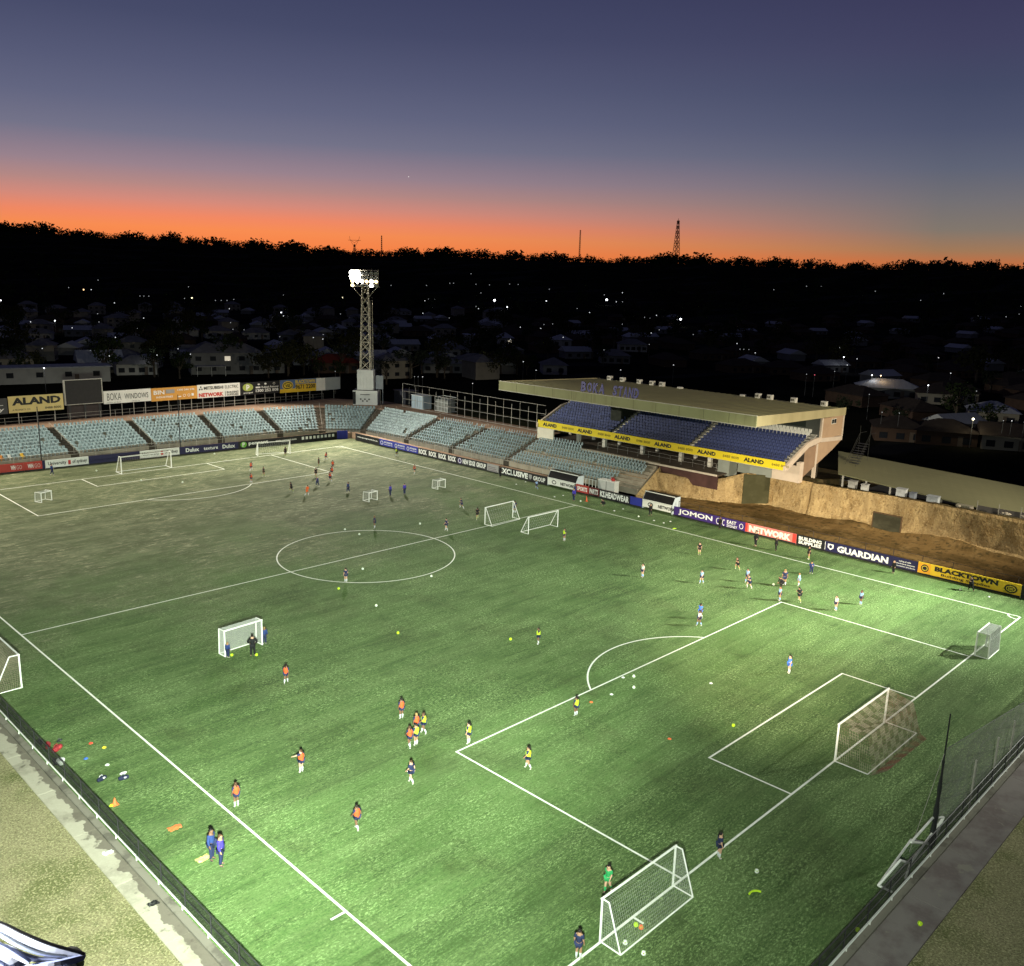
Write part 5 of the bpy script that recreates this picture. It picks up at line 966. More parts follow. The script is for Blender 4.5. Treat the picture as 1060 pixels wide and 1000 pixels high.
# banner along the front of the tier
mb = M(); mb.box(82.75, 82.85, SY0+.2, SY1-.2, 6.0, 7.1); bn = mb.build('banner', mat('banner_yellow', (.80, .62, .02), .55, .05, .5), t)
for k in range(6):
    y0 = SY1-1.3-k*7.12
    mb = M(); letters(mb, 'ALAND', (82.73, y0, 6.3), (0, -1, 0), (0, 0, 1), 2.9, .55, .05); mb.build('lettering', inkk, bn)
    mb = M(); letters(mb, '8488 8000', (82.73, y0-4.0, 6.38), (0, -1, 0), (0, 0, 1), 2.4, .36, .015); mb.build('lettering', mat('ink_brown', (.22, .16, .02), .6, .1), bn)
mb = M()
for z in (7.45, 7.85): mb.bar((82.95, SY0+.3, z), (82.95, SY1-.3, z), .02, 4)
for k in range(24): y = SY0+.4+k*1.84; mb.bar((82.95, y, 6.9), (82.95, y, 7.85), .02, 4)
mb.build('front_rail', darkmetal, t)
mb = M(); mb.box(82.86, 83.28, SY0+.2, SY1-.2, 5.95, 6.5); mb.build('tier_edge', stw, t)
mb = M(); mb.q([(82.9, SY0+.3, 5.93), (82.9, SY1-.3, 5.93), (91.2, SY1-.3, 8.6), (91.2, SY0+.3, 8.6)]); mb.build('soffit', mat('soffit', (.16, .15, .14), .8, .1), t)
# side walls: raking beam, posts, brick bays and band, in the plane of each end
def endwall(y0, y1, near):
    mb = M(); P = [(82.6, 6.0), (83.2, 6.0), (88.4, 8.35), (91.4, 8.75), (91.4, 9.45), (89.6, 9.3), (88.2, 9.05), (82.6, 6.55)]
    n = len(P); v = [(x, y0, z) for x, z in P]+[(x, y1, z) for x, z in P]; mb.v = v
    mb.f = [tuple(range(n)), tuple(range(2*n-1, n-1, -1))]+[(i, n+i, n+(i+1) % n, (i+1) % n) for i in range(n)]; mb.m = [0]*len(mb.f)
    mb.build('raking_beam', render_, t)
    mb = M()
    P = [(91.4, 8.75), (97.9, 8.4), (97.9, 8.95), (91.4, 9.3)]; mb.v = [(x, y0-.04, z) for x, z in P]+[(x, y1+.04, z) for x, z in P]
    mb.f = [(0, 1, 2, 3), (7, 6, 5, 4)]+[(i, 4+i, 4+(i+1) % 4, (i+1) % 4) for i in range(4)]; mb.m = [0]*6
    mb.build('band', render_, t)
    for x, z0, z1 in ((91.4, 9.3, 11.95), (97.6, 8.95, 11.85), (90.6, 3.9, 8.6)):
        mb = M(); mb.box(x, x+.35, y0-.05, y1+.05, z0, z1); mb.build('post', render_, t)
    mb = M(); mb.box(91.76, 97.59, y0+.03, y1-.03, 9.1, 11.86); mb.build('brick_bay', brick, t)
    mb = M()
    P = [(90.96, 5.75), (95.4, 7.35), (97.8, 8.42), (90.96, 8.72)]; n = len(P); mb.v = [(x, y0+.03, z) for x, z in P]+[(x, y1-.03, z) for x, z in P]
    mb.f = [tuple(range(n)), tuple(range(2*n-1, n-1, -1))]+[(i, n+i, n+(i+1) % n, (i+1) % n) for i in range(n)]; mb.m = [0]*len(mb.f)
    mb.build('brick_bay', brick, t)
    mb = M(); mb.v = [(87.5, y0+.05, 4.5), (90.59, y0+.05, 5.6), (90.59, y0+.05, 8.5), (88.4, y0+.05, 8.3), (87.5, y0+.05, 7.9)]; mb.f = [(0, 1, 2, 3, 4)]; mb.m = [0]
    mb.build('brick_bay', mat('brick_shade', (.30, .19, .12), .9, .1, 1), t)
    if near:
        w = M(); w.box(94.2, 95.6, y0-.03, y0+.02, 10.9, 11.6); f = w.build('window', stw, t)
        w = M(); w.box(94.28, 94.85, y0-.05, y0-.031, 10.98, 11.52); w.box(94.95, 95.52, y0-.05, y0-.031, 10.98, 11.52); w.build('pane', black, f)
endwall(SY0, SY0+.3, True); endwall(SY1-.3, SY1, False)
mb = M(); mb.box(86.5, 87.45, SY0-.02, SY0+.5, 3.9, 6.6); mb.build('pier', render_, t)
mb = M(); mb.box(86.6, 86.8, SY0+.5, 36.2, 3.9, 6.1); mb.build('ground_wall', render_, t)
mb = M(); mb.box(86.6, 86.8, 36.25, 41.3, 3.9, 6.1); mb.build('ground_wall', mat('grey_render', (.27, .285, .25), .8, .08, 1), t)
mb = M(); mb.box(84.6, 86.6, 41.4, 41.6, 3.5, 6.0); mb.box(84.6, 84.8, 41.6, 43.2, 3.5, 6.0); mb.build('ground_wall', mat('grey_render', (.27, .285, .25)), t)
mb = M(); mb.box(82.7, 82.9, 71.6, 75.0, 4.1, 5.95); mb.build('ground_wall', mat('white_render', (.74, .68, .56), .8, .05, 1), t)
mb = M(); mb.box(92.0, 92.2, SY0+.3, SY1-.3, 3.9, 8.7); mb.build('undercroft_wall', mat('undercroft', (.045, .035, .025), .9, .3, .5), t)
for k, y in enumerate((69.6, 64.4, 57.2, 50.4, 45.6)):
    for x, w in ((86.5, .26), (90.2, .2)):
        mb = M(); mb.box(x-w, x+w, y-w, y+w, 3.9, 7.4 if x > 88 else 6.9); mb.build('column', stw, t)
mb = M(); mb.box(82.2, 92, 41.7, SY1-.5, 3.72, 3.9); mb.build('concourse_slab', mat('slab', (.13, .10, .075), .85, .2, 1), t)
mb = M(); mb.box(82.05, 82.2, 41.7, 65.4, 3.74, 3.98); mb.build('slab_edge', mat('edge_pale', (.60, .52, .42), .8, .08, 1), t)
mb = M(); mb.box(82.3, 82.5, 41.7, 65.4, 1.9, 3.72); mb.build('slab_face', mat('maroon_membrane', (.075, .035, .030), .8, .3, .6), t)
mb = M()
for z in (4.45, 4.95): mb.bar((84.4, 43.3, z), (84.4, 64, z), .02, 4)
for k in range(12): mb.bar((84.4, 43.3+k*1.88, 3.9), (84.4, 43.3+k*1.88, 4.95), .02, 4)
mb.build('concourse_rail', galv, t)
# external steel stair beyond the stand and its handrails
t = thing('steel_stair', 'dim steel stair with pale handrails beside the brick end of the stand', 'stair', (97, 30, 1.5))
mb = M()
for k in range(16): mb.box(94.6+k*.28, 94.9+k*.28, 29.0, 30.4, 3.6+k*.30, 3.66+k*.30)
mb.build('tread', darkmetal, t); mb = M()
for y in (29.0, 30.4):
    mb.bar((94.6, y, 4.6), (99.2, y, 9.5), .025, 5); mb.bar((94.6, y, 4.1), (99.2, y, 9.0), .02, 5); mb.bar((94.6, y, 2.2), (94.6, y, 4.6), .025, 5); mb.bar((99.2, y, 2.2), (99.2, y, 10.5), .025, 5); mb.bar((99.2, y, 9.5), (101.2, y, 9.5), .025, 5)
mb.build('rail', mat('stair_steel', (.035, .035, .033), .6, .1), t)

# olive roofed shed beyond the bank
t = thing('long_shed', 'long low shed with a plain olive green sloping roof behind the sandy bank', 'shed', (97, 8, 2.2))
mb = M()
YA, YB = 29.2, -45; sk = -.066
def shz(y): return 5.15-(29.1-y)*.066 if y > 4 else 3.5-(4-y)*.012
def sht(y): return 6.25-(29.1-y)*.034 if y > 4 else 5.4-(4-y)*.012
olv = layered('olive_roof', (.165, .16, .09), [((.14, .135, .075), .06, 3, None, .4, .6, .6), ((.19, .18, .10), 1.0, 3, (3, .2, 1), .5, .7, .4)], .6)
ysr = [YB+(YA-YB)*k/60 for k in range(61)]
for a, b in zip(ysr, ysr[1:]):
    mb.q([(91.0, a, shz(a)), (101.0, a+4.8, sht(a)), (101.0, b+4.8, sht(b)), (91.0, b, shz(b))])
    mb.q([(91.0, a, shz(a)-.14), (91.0, a, shz(a)), (91.0, b, shz(b)), (91.0, b, shz(b)-.14)])
mb.q([(91, YA, shz(YA)-.14), (91, YA, shz(YA)), (101.0, YA+4.8, sht(YA)), (101.0, YA+4.8, sht(YA)-.14)])
mb.build('roof', olv, t)
mb = M(); mb.slab([(92.2, YB+.5), (101.2, YB+.5), (101.2, 27.5), (92.2, 27.5)], .6, 2.6); mb.build('wall', mat('shed_wall', (.09, .085, .075), .8, .3, .8), t)
for k in range(16):
    y = 28.6-k*3.1; mb = M(); mb.box(91.2, 91.38, y-.1, y+.1, 1.2, shz(y)-.15); mb.build('post', mat('post_pale', (.42, .40, .36), .7, .1), t)
t = thing('site_fence', 'low grey panel fence on the crest of the sandy bank', 'fence', (88.6, 2, 4.3))
for k in range(24):
    y = 11.5-k*2.3; z = interp(CZ, y)-1.0
    mb = M(); mb.box(89.2, 89.25, y-2.22, y, z, z+1.15); mb.build('panel', mat('site_panel', (.14, .125, .115), .8, .12, .8), t)
    mb = M(); mb.bar((89.15, y, z-.1), (89.15, y, z+1.7), .035, 5); mb.build('post', galv, t)
rr = random.Random(8)
for k, (y, w, h, cn) in enumerate(((26.8, .9, 1.5, (.32, .31, .29)), (25.2, .7, 1.3, (.45, .44, .42)), (20.6, 1.1, 1.5, (.48, .49, .50)), (19.2, .6, 1.2, (.2, .22, .26)), (16.8, 1.3, 1.2, (.42, .45, .48)), (13.2, 1.6, .7, (.30, .28, .2)))):
    t = thing('storage_bin', ['grey upright bin at the end of the long shed', 'pale upright bin second from the stand under the shed eave', 'large white bin under the shed eave', 'slim dark blue bin beside the large white one', 'wide pale bin under the shed eave with a blue tinge', 'low olive skip where the fence panels begin'][k], 'bin', (90.3, y, 3.1))
    mb = M(); z = interp(CZ, y)-1.1; mb.box(89.9, 90.7, y-w/2, y+w/2, z, z+h); mb.build('body', mat('bin_%d' % k, cn, .6, .2, 2), t); mb = M(); mb.box(89.82, 90.78, y-w/2-.06, y+w/2+.06, z+h, z+h+.09); mb.build('lid', mat('bin_lid_%d' % k, tuple(c*.7 for c in cn), .6, .1), t)
for k in range(34):
    y = 16-rr.random()*36; mb = M(); s = .12+.22*rr.random(); zc = interp(CZ, y); mb.ball((0, 0, 0), (s, s*1.3, s*.7), 6, 4)
    for q in range(len(mb.v)): x, yy, z = mb.v[q]; f = .8+.4*rr.random(); mb.v[q] = (x*f+87.4+rr.random()*.2*0, yy*f+y, z*f+zc+.06)
    tag(mb.build('rubble_stone', mat('stone', (.34, .30, .24), .9, .3, 3), origin=(87.4, y, zc)), 'pale rubble stone lying along the crest of the sandy bank', 'stone', 'rubble along the bank crest')
# dark pipe fence behind the touchline boards
t = thing('pipe_fence', 'black pipe fence on tall posts behind the touchline boards below the sandy bank', 'fence', (73.35, 20, 0))
mb = M()
for z in (1.75, 1.0): mb.bar((73.35, 41.5, z), (73.35, -7, z), .03, 5)
mb.build('rail', mat('pipe_dark', (.045, .03, .02), .7, .2), t)
for k in range(17): mb = M(); y = 41.5-k*3.02; mb.bar((73.35, y, 0), (73.35, y, 1.8), .04, 5); mb.build('post', mat('pipe_dark', (.045, .03, .02)), t)

# dugouts
def dugout(y1, y0, label, word):
    t = thing('dugout', label, 'dugout', (73.3, (y0+y1)/2, 0))
    mb = M(); mb.box(74.15, 74.25, y0, y1, .1, 2.1); mb.build('back_panel', mat('dug_dark', (.03, .03, .035), .4, .2), t)
    for y in (y0, y1):
        mb = M(); s = .05; mb.v = [(x, y+dy, z) for dy in (-s, s) for x, z in ((72.55, .05), (74.2, .05), (74.2, 2.15), (73.1, 2.15), (72.55, 1.2))]
        mb.f = [(0, 1, 2, 3, 4), (9, 8, 7, 6, 5)]+[(i, 5+i, 5+(i+1) % 5, (i+1) % 5) for i in range(5)]; mb.m = [0]*7; mb.build('side_panel', mat('dug_side', (.50, .55, .58), .35, .08), t)
    mb = M(); mb.q([(72.55, y0, 1.22), (72.55, y1, 1.22), (73.1, y1, 2.17), (73.1, y0, 2.17)]); mb.q([(73.1, y0, 2.17), (73.1, y1, 2.17), (74.25, y1, 2.17), (74.25, y0, 2.17)]); mb.build('canopy', mat('dug_canopy', (.014, .013, .012), .25, .2, spec=.5), t)
    mb = M(); mb.bar((73.05, y0, 2.22), (73.05, y1, 2.22), .06, 6); mb.bar((72.5, y0, 1.22), (72.5, y1, 1.22), .05, 6); mb.build('edge_tube', white, t)
    mb = M(); mb.box(72.45, 72.52, y0+.1, y1-.1, .28, 1.15); p = mb.build('front_panel', signwhite, t)
    mb = M(); letters(mb, word, (72.44, y1-2.5, .5), (0, -1, 0), (0, 0, 1), 2.6, .45, .05); mb.build('lettering', inkk, p); mb = M(); ring(mb, (72.44, y1-1.3, .72), (0, -1, 0), (0, 0, 1), .42, .3, .12); mb.build('emblem', inkk, p)
    mb = M(); mb.box(72.9, 73.5, y0+.2, y1-.2, .42, .5); mb.build('bench', white, t)
dugout(RB[11]-.1, RB[12]+.15, 'white and black dugout with lettered front at the end of the halfway line', 'NETWORK')
dugout(RB[16]-.1, RB[17]+.3, 'white and black dugout with lettered front before the sandy bank', 'NETWORK')
t = thing('storage_cabinet', 'plain pale grey cabinet behind the boards at the broken end of the terrace', 'cabinet', (75.6, 54.6, 0))
mb = M(); mb.box(75.3, 76.3, 53.4, 56.3, 0, 1.75); mb.build('body', mat('cabinet_grey', (.55, .55, .52), .6, .05), t); mb = M(); mb.box(75.25, 76.35, 53.35, 56.35, 1.75, 1.82); mb.build('top', white, t)
mb = M(); mb.box(75.27, 75.3, 54.82, 54.86, .05, 1.7); mb.build('door_gap', darkmetal, t)
mb = M(); mb.ball((75.7, 54.0, 2.02), (.28, .34, .2), 10, 6); mb.bar((75.6, 54, 2.1), (75.5, 53.7, 2.45), .09, 6, r2=.03); mb.bar((75.7, 54.1, 2.15), (75.8, 54.4, 2.3), .06, 5)
tag(mb.build('kit_bag', mat('bag_red', (.42, .04, .035), .8, .2, 4), origin=(75.7, 54, 1.82), smooth=True), 'red crumpled kit bag lying on the pale grey cabinet', 'bag')
t = thing('picket_rail', 'short rail of white upright posts between dugout and grey cabinet', 'rail', (75.3, 58, 0))
mb = M(); mb.bar((75.3, 60.3, 1.5), (75.3, 56.6, 1.5), .04, 5); mb.build('rail', white, t)
for k in range(7): mb = M(); mb.bar((75.3, 60.3-k*.6, 0), (75.3, 60.3-k*.6, 1.55), .05, 5); mb.build('post', white, t)

# ---------------------------------------------------------------- goals
def goal(name, label, f0, f1, h, depth, top, cell=.14, r=.05, netr=.007, netm=None, group=None, box=False, side=1, fm=None):
    """f0, f1: feet of the posts (left, right seen from the front). depth: to the back bar; top: depth of the roof of the net"""
    a, b = Vector((*f0, .01)), Vector((*f1, .01)); x = (b-a).normalized(); n = Vector((x.y, -x.x, 0))*-side; up = Vector((0, 0, h)); w = (b-a).length
    t = thing(name, label, 'goal', tuple(a), group); fm = fm or white
    def bars(nm, *ss, rr=r):
        mb = M()
        for p, q in ss: mb.bar(p, q, rr, 8)
        mb.build(nm, fm, t)
    A, B = a+n*depth, b+n*depth; AT, BT = a+up+n*top, b+up+n*top
    bars('post', (a, a+up)); bars('post', (b, b+up)); bars('crossbar', (a+up-x*r, b+up+x*r))
    bars('base_frame', (a, A), (A, B), (B, b), rr=r*.7)
    for p, pt, pb in ((a, AT, A), (b, BT, B)):
        bars('back_stay', *((((p+up, pt),) if top > .05 else ())+((pt, pb),)), rr=r*.7)
    mb = M(); nw = max(3, int(w/cell)); nh = max(3, int(h/cell)); nd = max(2, int(depth/cell)); nt = max(1, int(top/cell))
    mb.net(AT, BT, B, A, nw, nh, netr)
    if top > .05: mb.net(a+up, b+up, BT, AT, nw, nt, netr)
    for p, pt, pb in ((a, AT, A), (b, BT, B)): mb.net(p+up, pt, pb, p, nd, nh, netr)
    mb.build('net', netm or mat('net_white', (.62, .64, .60), .8, .05), t)
    return t
dullnet = mat('net_dull', (.30, .25, .19), .8, .1)
goal('football_goal', 'netted white goal lying over the goal line in front of the green goalkeeper', (12.51, .03), (6.99, .05), 2.15, 1.15, .38, .13, .055, .0036, mat('net_grey', (.42, .43, .40), .8, .05))
goal('football_goal', 'white box goal with pale net and two children beside it, inside the near touchline', (9.76, 38.7), (12.99, 38.9), 2.05, .85, .75, .085, .06, .012, mat('net_pale', (.36, .37, .345), .8, .05))
goal('football_goal', 'white box goal with pale net in the bright corner beyond the main goal', (56.9, -.15), (54.1, -.2), 2.0, 1.0, .9, .085, .06, .012, mat('net_pale', (.55, .57, .54)))
goal('football_goal', 'farther of the back-to-back white goals on the halfway line', (56.0, 53.9), (51.1, 53.7), 2.05, 1.15, .12, .36, .05, .0035)
goal('football_goal', 'closer of the back-to-back white goals beside the halfway line', (52.03, 47.45), (57.0, 47.4), 2.0, 1.2, .12, .36, .05, .0035)
goal('football_goal', 'brown netted goal beside the black railing at the near touchline', (-3.05, 43.1), (-3.05, 50.4), 2.42, 1.75, .6, .13, .06, .008, dullnet)
goal('football_goal', 'white full size goal with dull net on the far goal line', (W2-3.66, L_), (W2+3.66, L_), 2.44, 1.9, .6, .25, .07, .008, dullnet)
goal('football_goal', 'white youth goal by the far goal line with a goalkeeper in black', (51.6, 106.6), (56.6, 105.2), 2.1, 1.3, .15, .3, .06, .006)
for (x, y), l, rz in (((16.4, 96.6), 'small white box goal alone inside the far penalty area', .4), ((47.8, 71.8), 'small white box goal beside the two purple jackets', .15), ((59.4, 71.7), 'small white box goal near the far touchline boards', .1)):
    c, s = math.cos(rz), math.sin(rz)
    goal('mini_goal', l, (x-.75*c, y-.6-.75*s), (x+.75*c, y-.6+.75*s), 1.2, 1.1, 1.0, .16, .055, .008, mat('net_pale', (.55, .57, .54)))
# main goal with chequered red and white net held back by tall stanchions
t = thing('football_goal', 'main white goal with sagging red and white chequered box net', 'goal', (W2-3.66, 0, 0))
xa, xb = W2-3.66, W2+3.66
for x in (xa, xb): mb = M(); mb.bar((x, 0, 0), (x, 0, 2.5), .07, 10); mb.build('post', white, t)
mb = M(); mb.bar((xa-.07, 0, 2.46), (xb+.07, 0, 2.46), .07, 10); mb.build('crossbar', white, t)
mb = M(); mb.bar((xa-.1, -.05, .03), (xa-.1, -2.1, .03), .035, 6); mb.bar((xa-.1, -2.1, .03), (xb+.1, -2.1, .03), .035, 6); mb.bar((xb+.1, -2.1, .03), (xb+.1, -.05, .03), .035, 6); mb.build('base_frame', white, t)
nd1 = mat('net_brown', (.20, .145, .10), .8, .15); nd2 = mat('net_cream', (.40, .33, .26), .8, .1); nd3 = mat('net_red', (.24, .085, .07), .8, .1)
def chk(nu, nv, alt=1):
    def f(a, b):
        k = (int(a*nu)+int(b*nv)) % 2
        return alt if k else 0
    return f
mb = M(); A, B = (xa, -.06, 2.46), (xb, -.06, 2.46); AT, BT = (xa+.2, -1.75, 2.15), (xb-.2, -1.75, 2.15); AB, BB = (xa-.05, -2.35, .05), (xb+.1, -2.35, .05); GA, GB = (xa, -.08, .05), (xb, -.08, .05)
rt = .009
def chnet(p00, p10, p11, p01, cu, cv, sag, alt):
    P = [Vector(p) for p in (p00, p10, p11, p01)]
    def at(a, b):
        v = P[0]*(1-a)*(1-b)+P[1]*a*(1-b)+P[2]*a*b+P[3]*(1-a)*b; v.z -= sag*math.sin(math.pi*a)*math.sin(math.pi*b); return v
    for i in range(cu):
        for j in range(cv):
            k = (i+j) % 2; a0, a1, b0, b1 = i/cu, (i+1)/cu, j/cv, (j+1)/cv; n = 6
            for q in range(n+1):
                s = q/n
                mb.bar(at(a0+(a1-a0)*s, b0), at(a0+(a1-a0)*s, b1), rt if k else rt*.8, 3, alt if k else 0, cap=False)
                if q % 2 == 0: mb.bar(at(a0, b0+(b1-b0)*s), at(a1, b0+(b1-b0)*s), rt*.8, 3, alt if k else 0, cap=False)
chnet(A, B, BT, AT, 12, 3, .25, 1); chnet(AT, BT, BB, AB, 12, 4, .0, 1); chnet(A, AT, AB, GA, 3, 4, 0, 1); chnet(B, BT, BB, GB, 3, 4, 0, 2)
chnet(AB, BB, (xb-.2, -2.85, .03), (xa+1.2, -2.75, .03), 12, 1, 0, 2)
mb.build('net', [nd1, nd2, nd3], t)
# goal tipped on its back against the railing
t = thing('football_goal', 'white goal tipped over against the dark railing beside the rolled net', 'goal', (19.9, -6.9, 0))
def tb(nm, *ss):
    mb = M()
    for p, q in ss: mb.bar(p, q, .06, 7)
    mb.build(nm, white, t)
V = lambda *c: Vector(c)
p1_, p1b, p2_, p3_, p4_ = V(19.84, -6.91, .05), V(19.85, -7.6, .05), V(20.9, -7.42, 1.2), V(22.2, -7.5, .42), V(21.35, -7.62, .06)
q1, q1b, q2, q3, q5 = V(24.87, -6.54, .05), V(22.0, -7.45, 1.69), V(24.9, -7.42, 1.74), V(26.5, -7.48, 1.1), V(25.2, -7.5, .06)
tb('crossbar', (p1_, q1)); tb('post', (p1_, p2_), (p2_, p3_)); tb('base_frame', (p1_, p1b), (p3_, p4_)); tb('base_frame', (p3_, q3)); tb('post', (q1b, q2), (q2, q3)); tb('back_stay', (q3, q5)); tb('back_stay', (q1b, V(25.2, -7.42, .1))); tb('back_stay', (q1, q5))
mb = M(); mb.net(p1_, p1b, p3_, p2_, 8, 14, .004); mb.net(p1_, q1, q5, p1b, 36, 6, .0035); mb.build('net', mat('net_grey', (.42, .43, .40)), t)

# ---------------------------------------------------------------- people
def skin(name, V, E, rad, sub=1):
    me = bpy.data.meshes.new(name); me.from_pydata(V, E, []); o = bpy.data.objects.new(name, me); COL.objects.link(o)
    md = o.modifiers.new('Skin', 'SKIN'); md.use_smooth_shade = True
    for i, r_ in enumerate(rad):
        sv = me.skin_vertices[0].data[i]; sv.radius = (r_*1.14, r_*1.14); sv.use_root = (i == 0)
    s = o.modifiers.new('Sub', 'SUBSURF'); s.levels = sub; s.render_levels = sub
    bpy.context.view_layer.update()
    out = bpy.data.meshes.new_from_object(o.evaluated_get(bpy.context.evaluated_depsgraph_get()))
    out.name = name; bpy.data.objects.remove(o); bpy.data.meshes.remove(me)
    for p in out.polygons: p.use_smooth = True
    return out
BASE = dict(P=(0, 0, .53), W=(0, 0, .62), Ch=(0, 0, .735), N=(0, 0, .815), Nk=(0, -.006, .855), Hd=(0, -.012, .91), Ht=(0, -.004, .962))
def J(**k):
    d = dict(BASE); d.update(k); return d
def LR(d, **k):
    for n, (x, y, z) in k.items(): d[n+'l'] = (-x, y, z); d[n+'r'] = (x, y, z)
    return d
ST = LR(J(), H=(.05, 0, .51), K=(.056, -.012, .285), A=(.06, .012, .05), T=(.07, -.075, .018), S=(.10, 0, .79), E=(.135, .02, .645), R=(.145, -.03, .51))
POSES = {'stand': ST}
d = dict(ST); d.update(Kl=(-.05, -.075, .29), Al=(-.05, -.10, .055), Tl=(-.055, -.185, .03), Kr=(.05, .03, .28), Ar=(.05, .145, .08), Tr=(.052, .085, .015), El=(-.13, .07, .65), Rl=(-.14, .06, .52), Er=(.13, -.03, .65), Rr=(.13, -.12, .55)); POSES['walk'] = d
d = dict(ST); d.update(N=(0, -.05, .805), Ch=(0, -.03, .73), Nk=(0, -.065, .845), Hd=(0, -.08, .90), Ht=(0, -.075, .952), Sl=(-.10, -.045, .785), Sr=(.10, -.045, .785), Kl=(-.05, -.15, .37), Al=(-.05, -.09, .17), Tl=(-.05, -.17, .13), Kr=(.05, .05, .28), Ar=(.05, .20, .085), Tr=(.05, .155, .016), El=(-.15, .07, .66), Rl=(-.13, -.03, .60), Er=(.15, -.09, .65), Rr=(.10, -.17, .69)); POSES['run'] = d
d = LR(dict(ST), E=(.205, .035, .665), R=(.105, -.045, .575), A=(.08, .012, .05), K=(.068, -.01, .285), T=(.095, -.07, .018)); POSES['hips'] = d
d = dict(ST); d.update(Er=(.235, -.03, .785), Rr=(.36, -.05, .80), Kl=(-.06, -.02, .285)); POSES['point'] = d
d = LR(J(P=(0, .09, .30), W=(0, .06, .38), Ch=(0, -.03, .47), N=(0, -.09, .54), Nk=(0, -.12, .57), Hd=(0, -.15, .615), Ht=(0, -.155, .665)), H=(.055, .09, .29), K=(.085, -.11, .28), A=(.07, .02, .05), T=(.08, -.07, .018), S=(.10, -.08, .52), E=(.12, -.13, .38), R=(.07, -.21, .27)); POSES['crouch'] = d
HANDD = {}
def bodies(pn):
    d = POSES[pn]; V, E, r = [], [], []
    def add(p, rr, par=None):
        V.append(tuple(p)); r.append(rr)
        if par is not None: E.append((par, len(V)-1))
        return len(V)-1
    p = add(d['P'], .078); w = add(d['W'], .07, p); c = add(d['Ch'], .084, w); n = add(d['N'], .046, c); k = add(d['Nk'], .034, n); h = add(d['Hd'], .056, k); add(d['Ht'], .044, h)
    hd = Vector(d['Hd']); add(hd+Vector((0, -.066, -.004)), .010, h); add(hd+Vector((.060, .004, .0)), .011, h); add(hd+Vector((-.060, .004, 0)), .011, h)
    for s in 'lr':
        a = add(d['H'+s], .060, p); kn = add(d['K'+s], .036, a)
        cf = Vector(d['K'+s]).lerp(Vector(d['A'+s]), .35)+Vector((0, .008, 0)); kn = add(cf, .034, kn); an = add(d['A'+s], .020, kn); add(d['T'+s], .017, an)
        a = add(d['S'+s], .036, n); e = add(d['E'+s], .025, a); wr = add(d['R'+s], .016, e)
        f = (Vector(d['R'+s])-Vector(d['E'+s])).normalized(); sp = f.cross(Vector((1, 0, 0))); sp = sp.normalized() if sp.length > .2 else Vector((0, 1, 0))
        R_ = Vector(d['R'+s]); pm = add(R_+f*.026, .017, wr)
        inw = Vector((.012 if s == 'l' else -.012, 0, 0))
        for q, ln in enumerate((.036, .043, .041, .031)):
            kn1 = add(R_+f*.046+sp*(q-1.5)*.0095, .0058, pm); add(R_+f*(.046+ln*.55)+sp*(q-1.5)*.0105+inw*.3, .0052, kn1); add(R_+f*(.046+ln*.9)+sp*(q-1.5)*.0105+inw, .0045, len(V)-1)
        th = add(R_+f*.022-sp*.022, .0065, pm); add(R_+f*.046-sp*.032+inw*.6, .005, th)
    body = skin('person', V, E, r)
    # eyes and mouth set into the head of the same mesh
    mb = M()
    for x in (-.021, .021): mb.ball(tuple(hd+Vector((x, -.050, .006))), (.008, .006, .006), 6, 4, 1)
    mb.ball(tuple(hd+Vector((0, -.050, -.027))), (.014, .006, .004), 6, 4, 1)
    me2 = mb.mesh('f', [None, None]); bm = __import__('bmesh').new(); bm.from_mesh(body); n0 = len(bm.faces); bm.from_mesh(me2); bm.faces.ensure_lookup_table()
    body.materials.clear(); body.materials.append(None); body.materials.append(None)
    for i, f in enumerate(bm.faces): f.material_index = 0 if i < n0 else 1
    bm.to_mesh(body); bm.free(); bpy.data.meshes.remove(me2)
    out = {'body': body}
    def lerp(a, b, t): return tuple(Vector(a).lerp(Vector(b), t))
    def sk(nm, ch, sub=1):
        V, E, r = [], [], []
        for par, pt, rr in ch:
            V.append(tuple(pt)); r.append(rr)
            if par is not None: E.append((par, len(V)-1))
        m = skin(nm, V, E, r, sub); m.materials.clear(); m.materials.append(None); out[nm2] = m
    top = [(None, Vector(d['P'])+Vector((0, 0, .012)), .088), (0, d['W'], .082), (1, d['Ch'], .095), (2, d['N'], .050)]
    nm2 = 'shirt'; sk('shirt', top+[(3, d['Sl'], .046), (4, lerp(d['Sl'], d['El'], .75), .036), (3, d['Sr'], .046), (6, lerp(d['Sr'], d['Er'], .75), .036)])
    nm2 = 'jacket'; sk('jacket', [(None, Vector(d['P'])-Vector((0, 0, .02)), .094)]+[(0, d['W'], .088), (1, d['Ch'], .10), (2, d['N'], .054)]+[(3, d['Sl'], .05), (4, d['El'], .038), (5, lerp(d['El'], d['Rl'], .92), .028), (3, d['Sr'], .05), (7, d['Er'], .038), (8, lerp(d['Er'], d['Rr'], .92), .028)])
    nm2 = 'bib'; sk('bib', [(None, Vector(d['P'])-Vector((0, 0, .035)), .098), (0, Vector(d['P'])+Vector((0, 0, .02)), .106), (1, d['W'], .106), (2, d['Ch'], .118), (3, lerp(d['Ch'], d['N'], .75), .098), (4, d['N'], .060), (4, lerp(d['N'], d['Sl'], .85), .05), (4, lerp(d['N'], d['Sr'], .85), .05)])
    nm2 = 'shorts'; sk('shorts', [(None, d['P'], .088), (0, d['Hl'], .070), (1, lerp(d['Hl'], d['Kl'], .62), .058), (0, d['Hr'], .070), (3, lerp(d['Hr'], d['Kr'], .62), .058)])
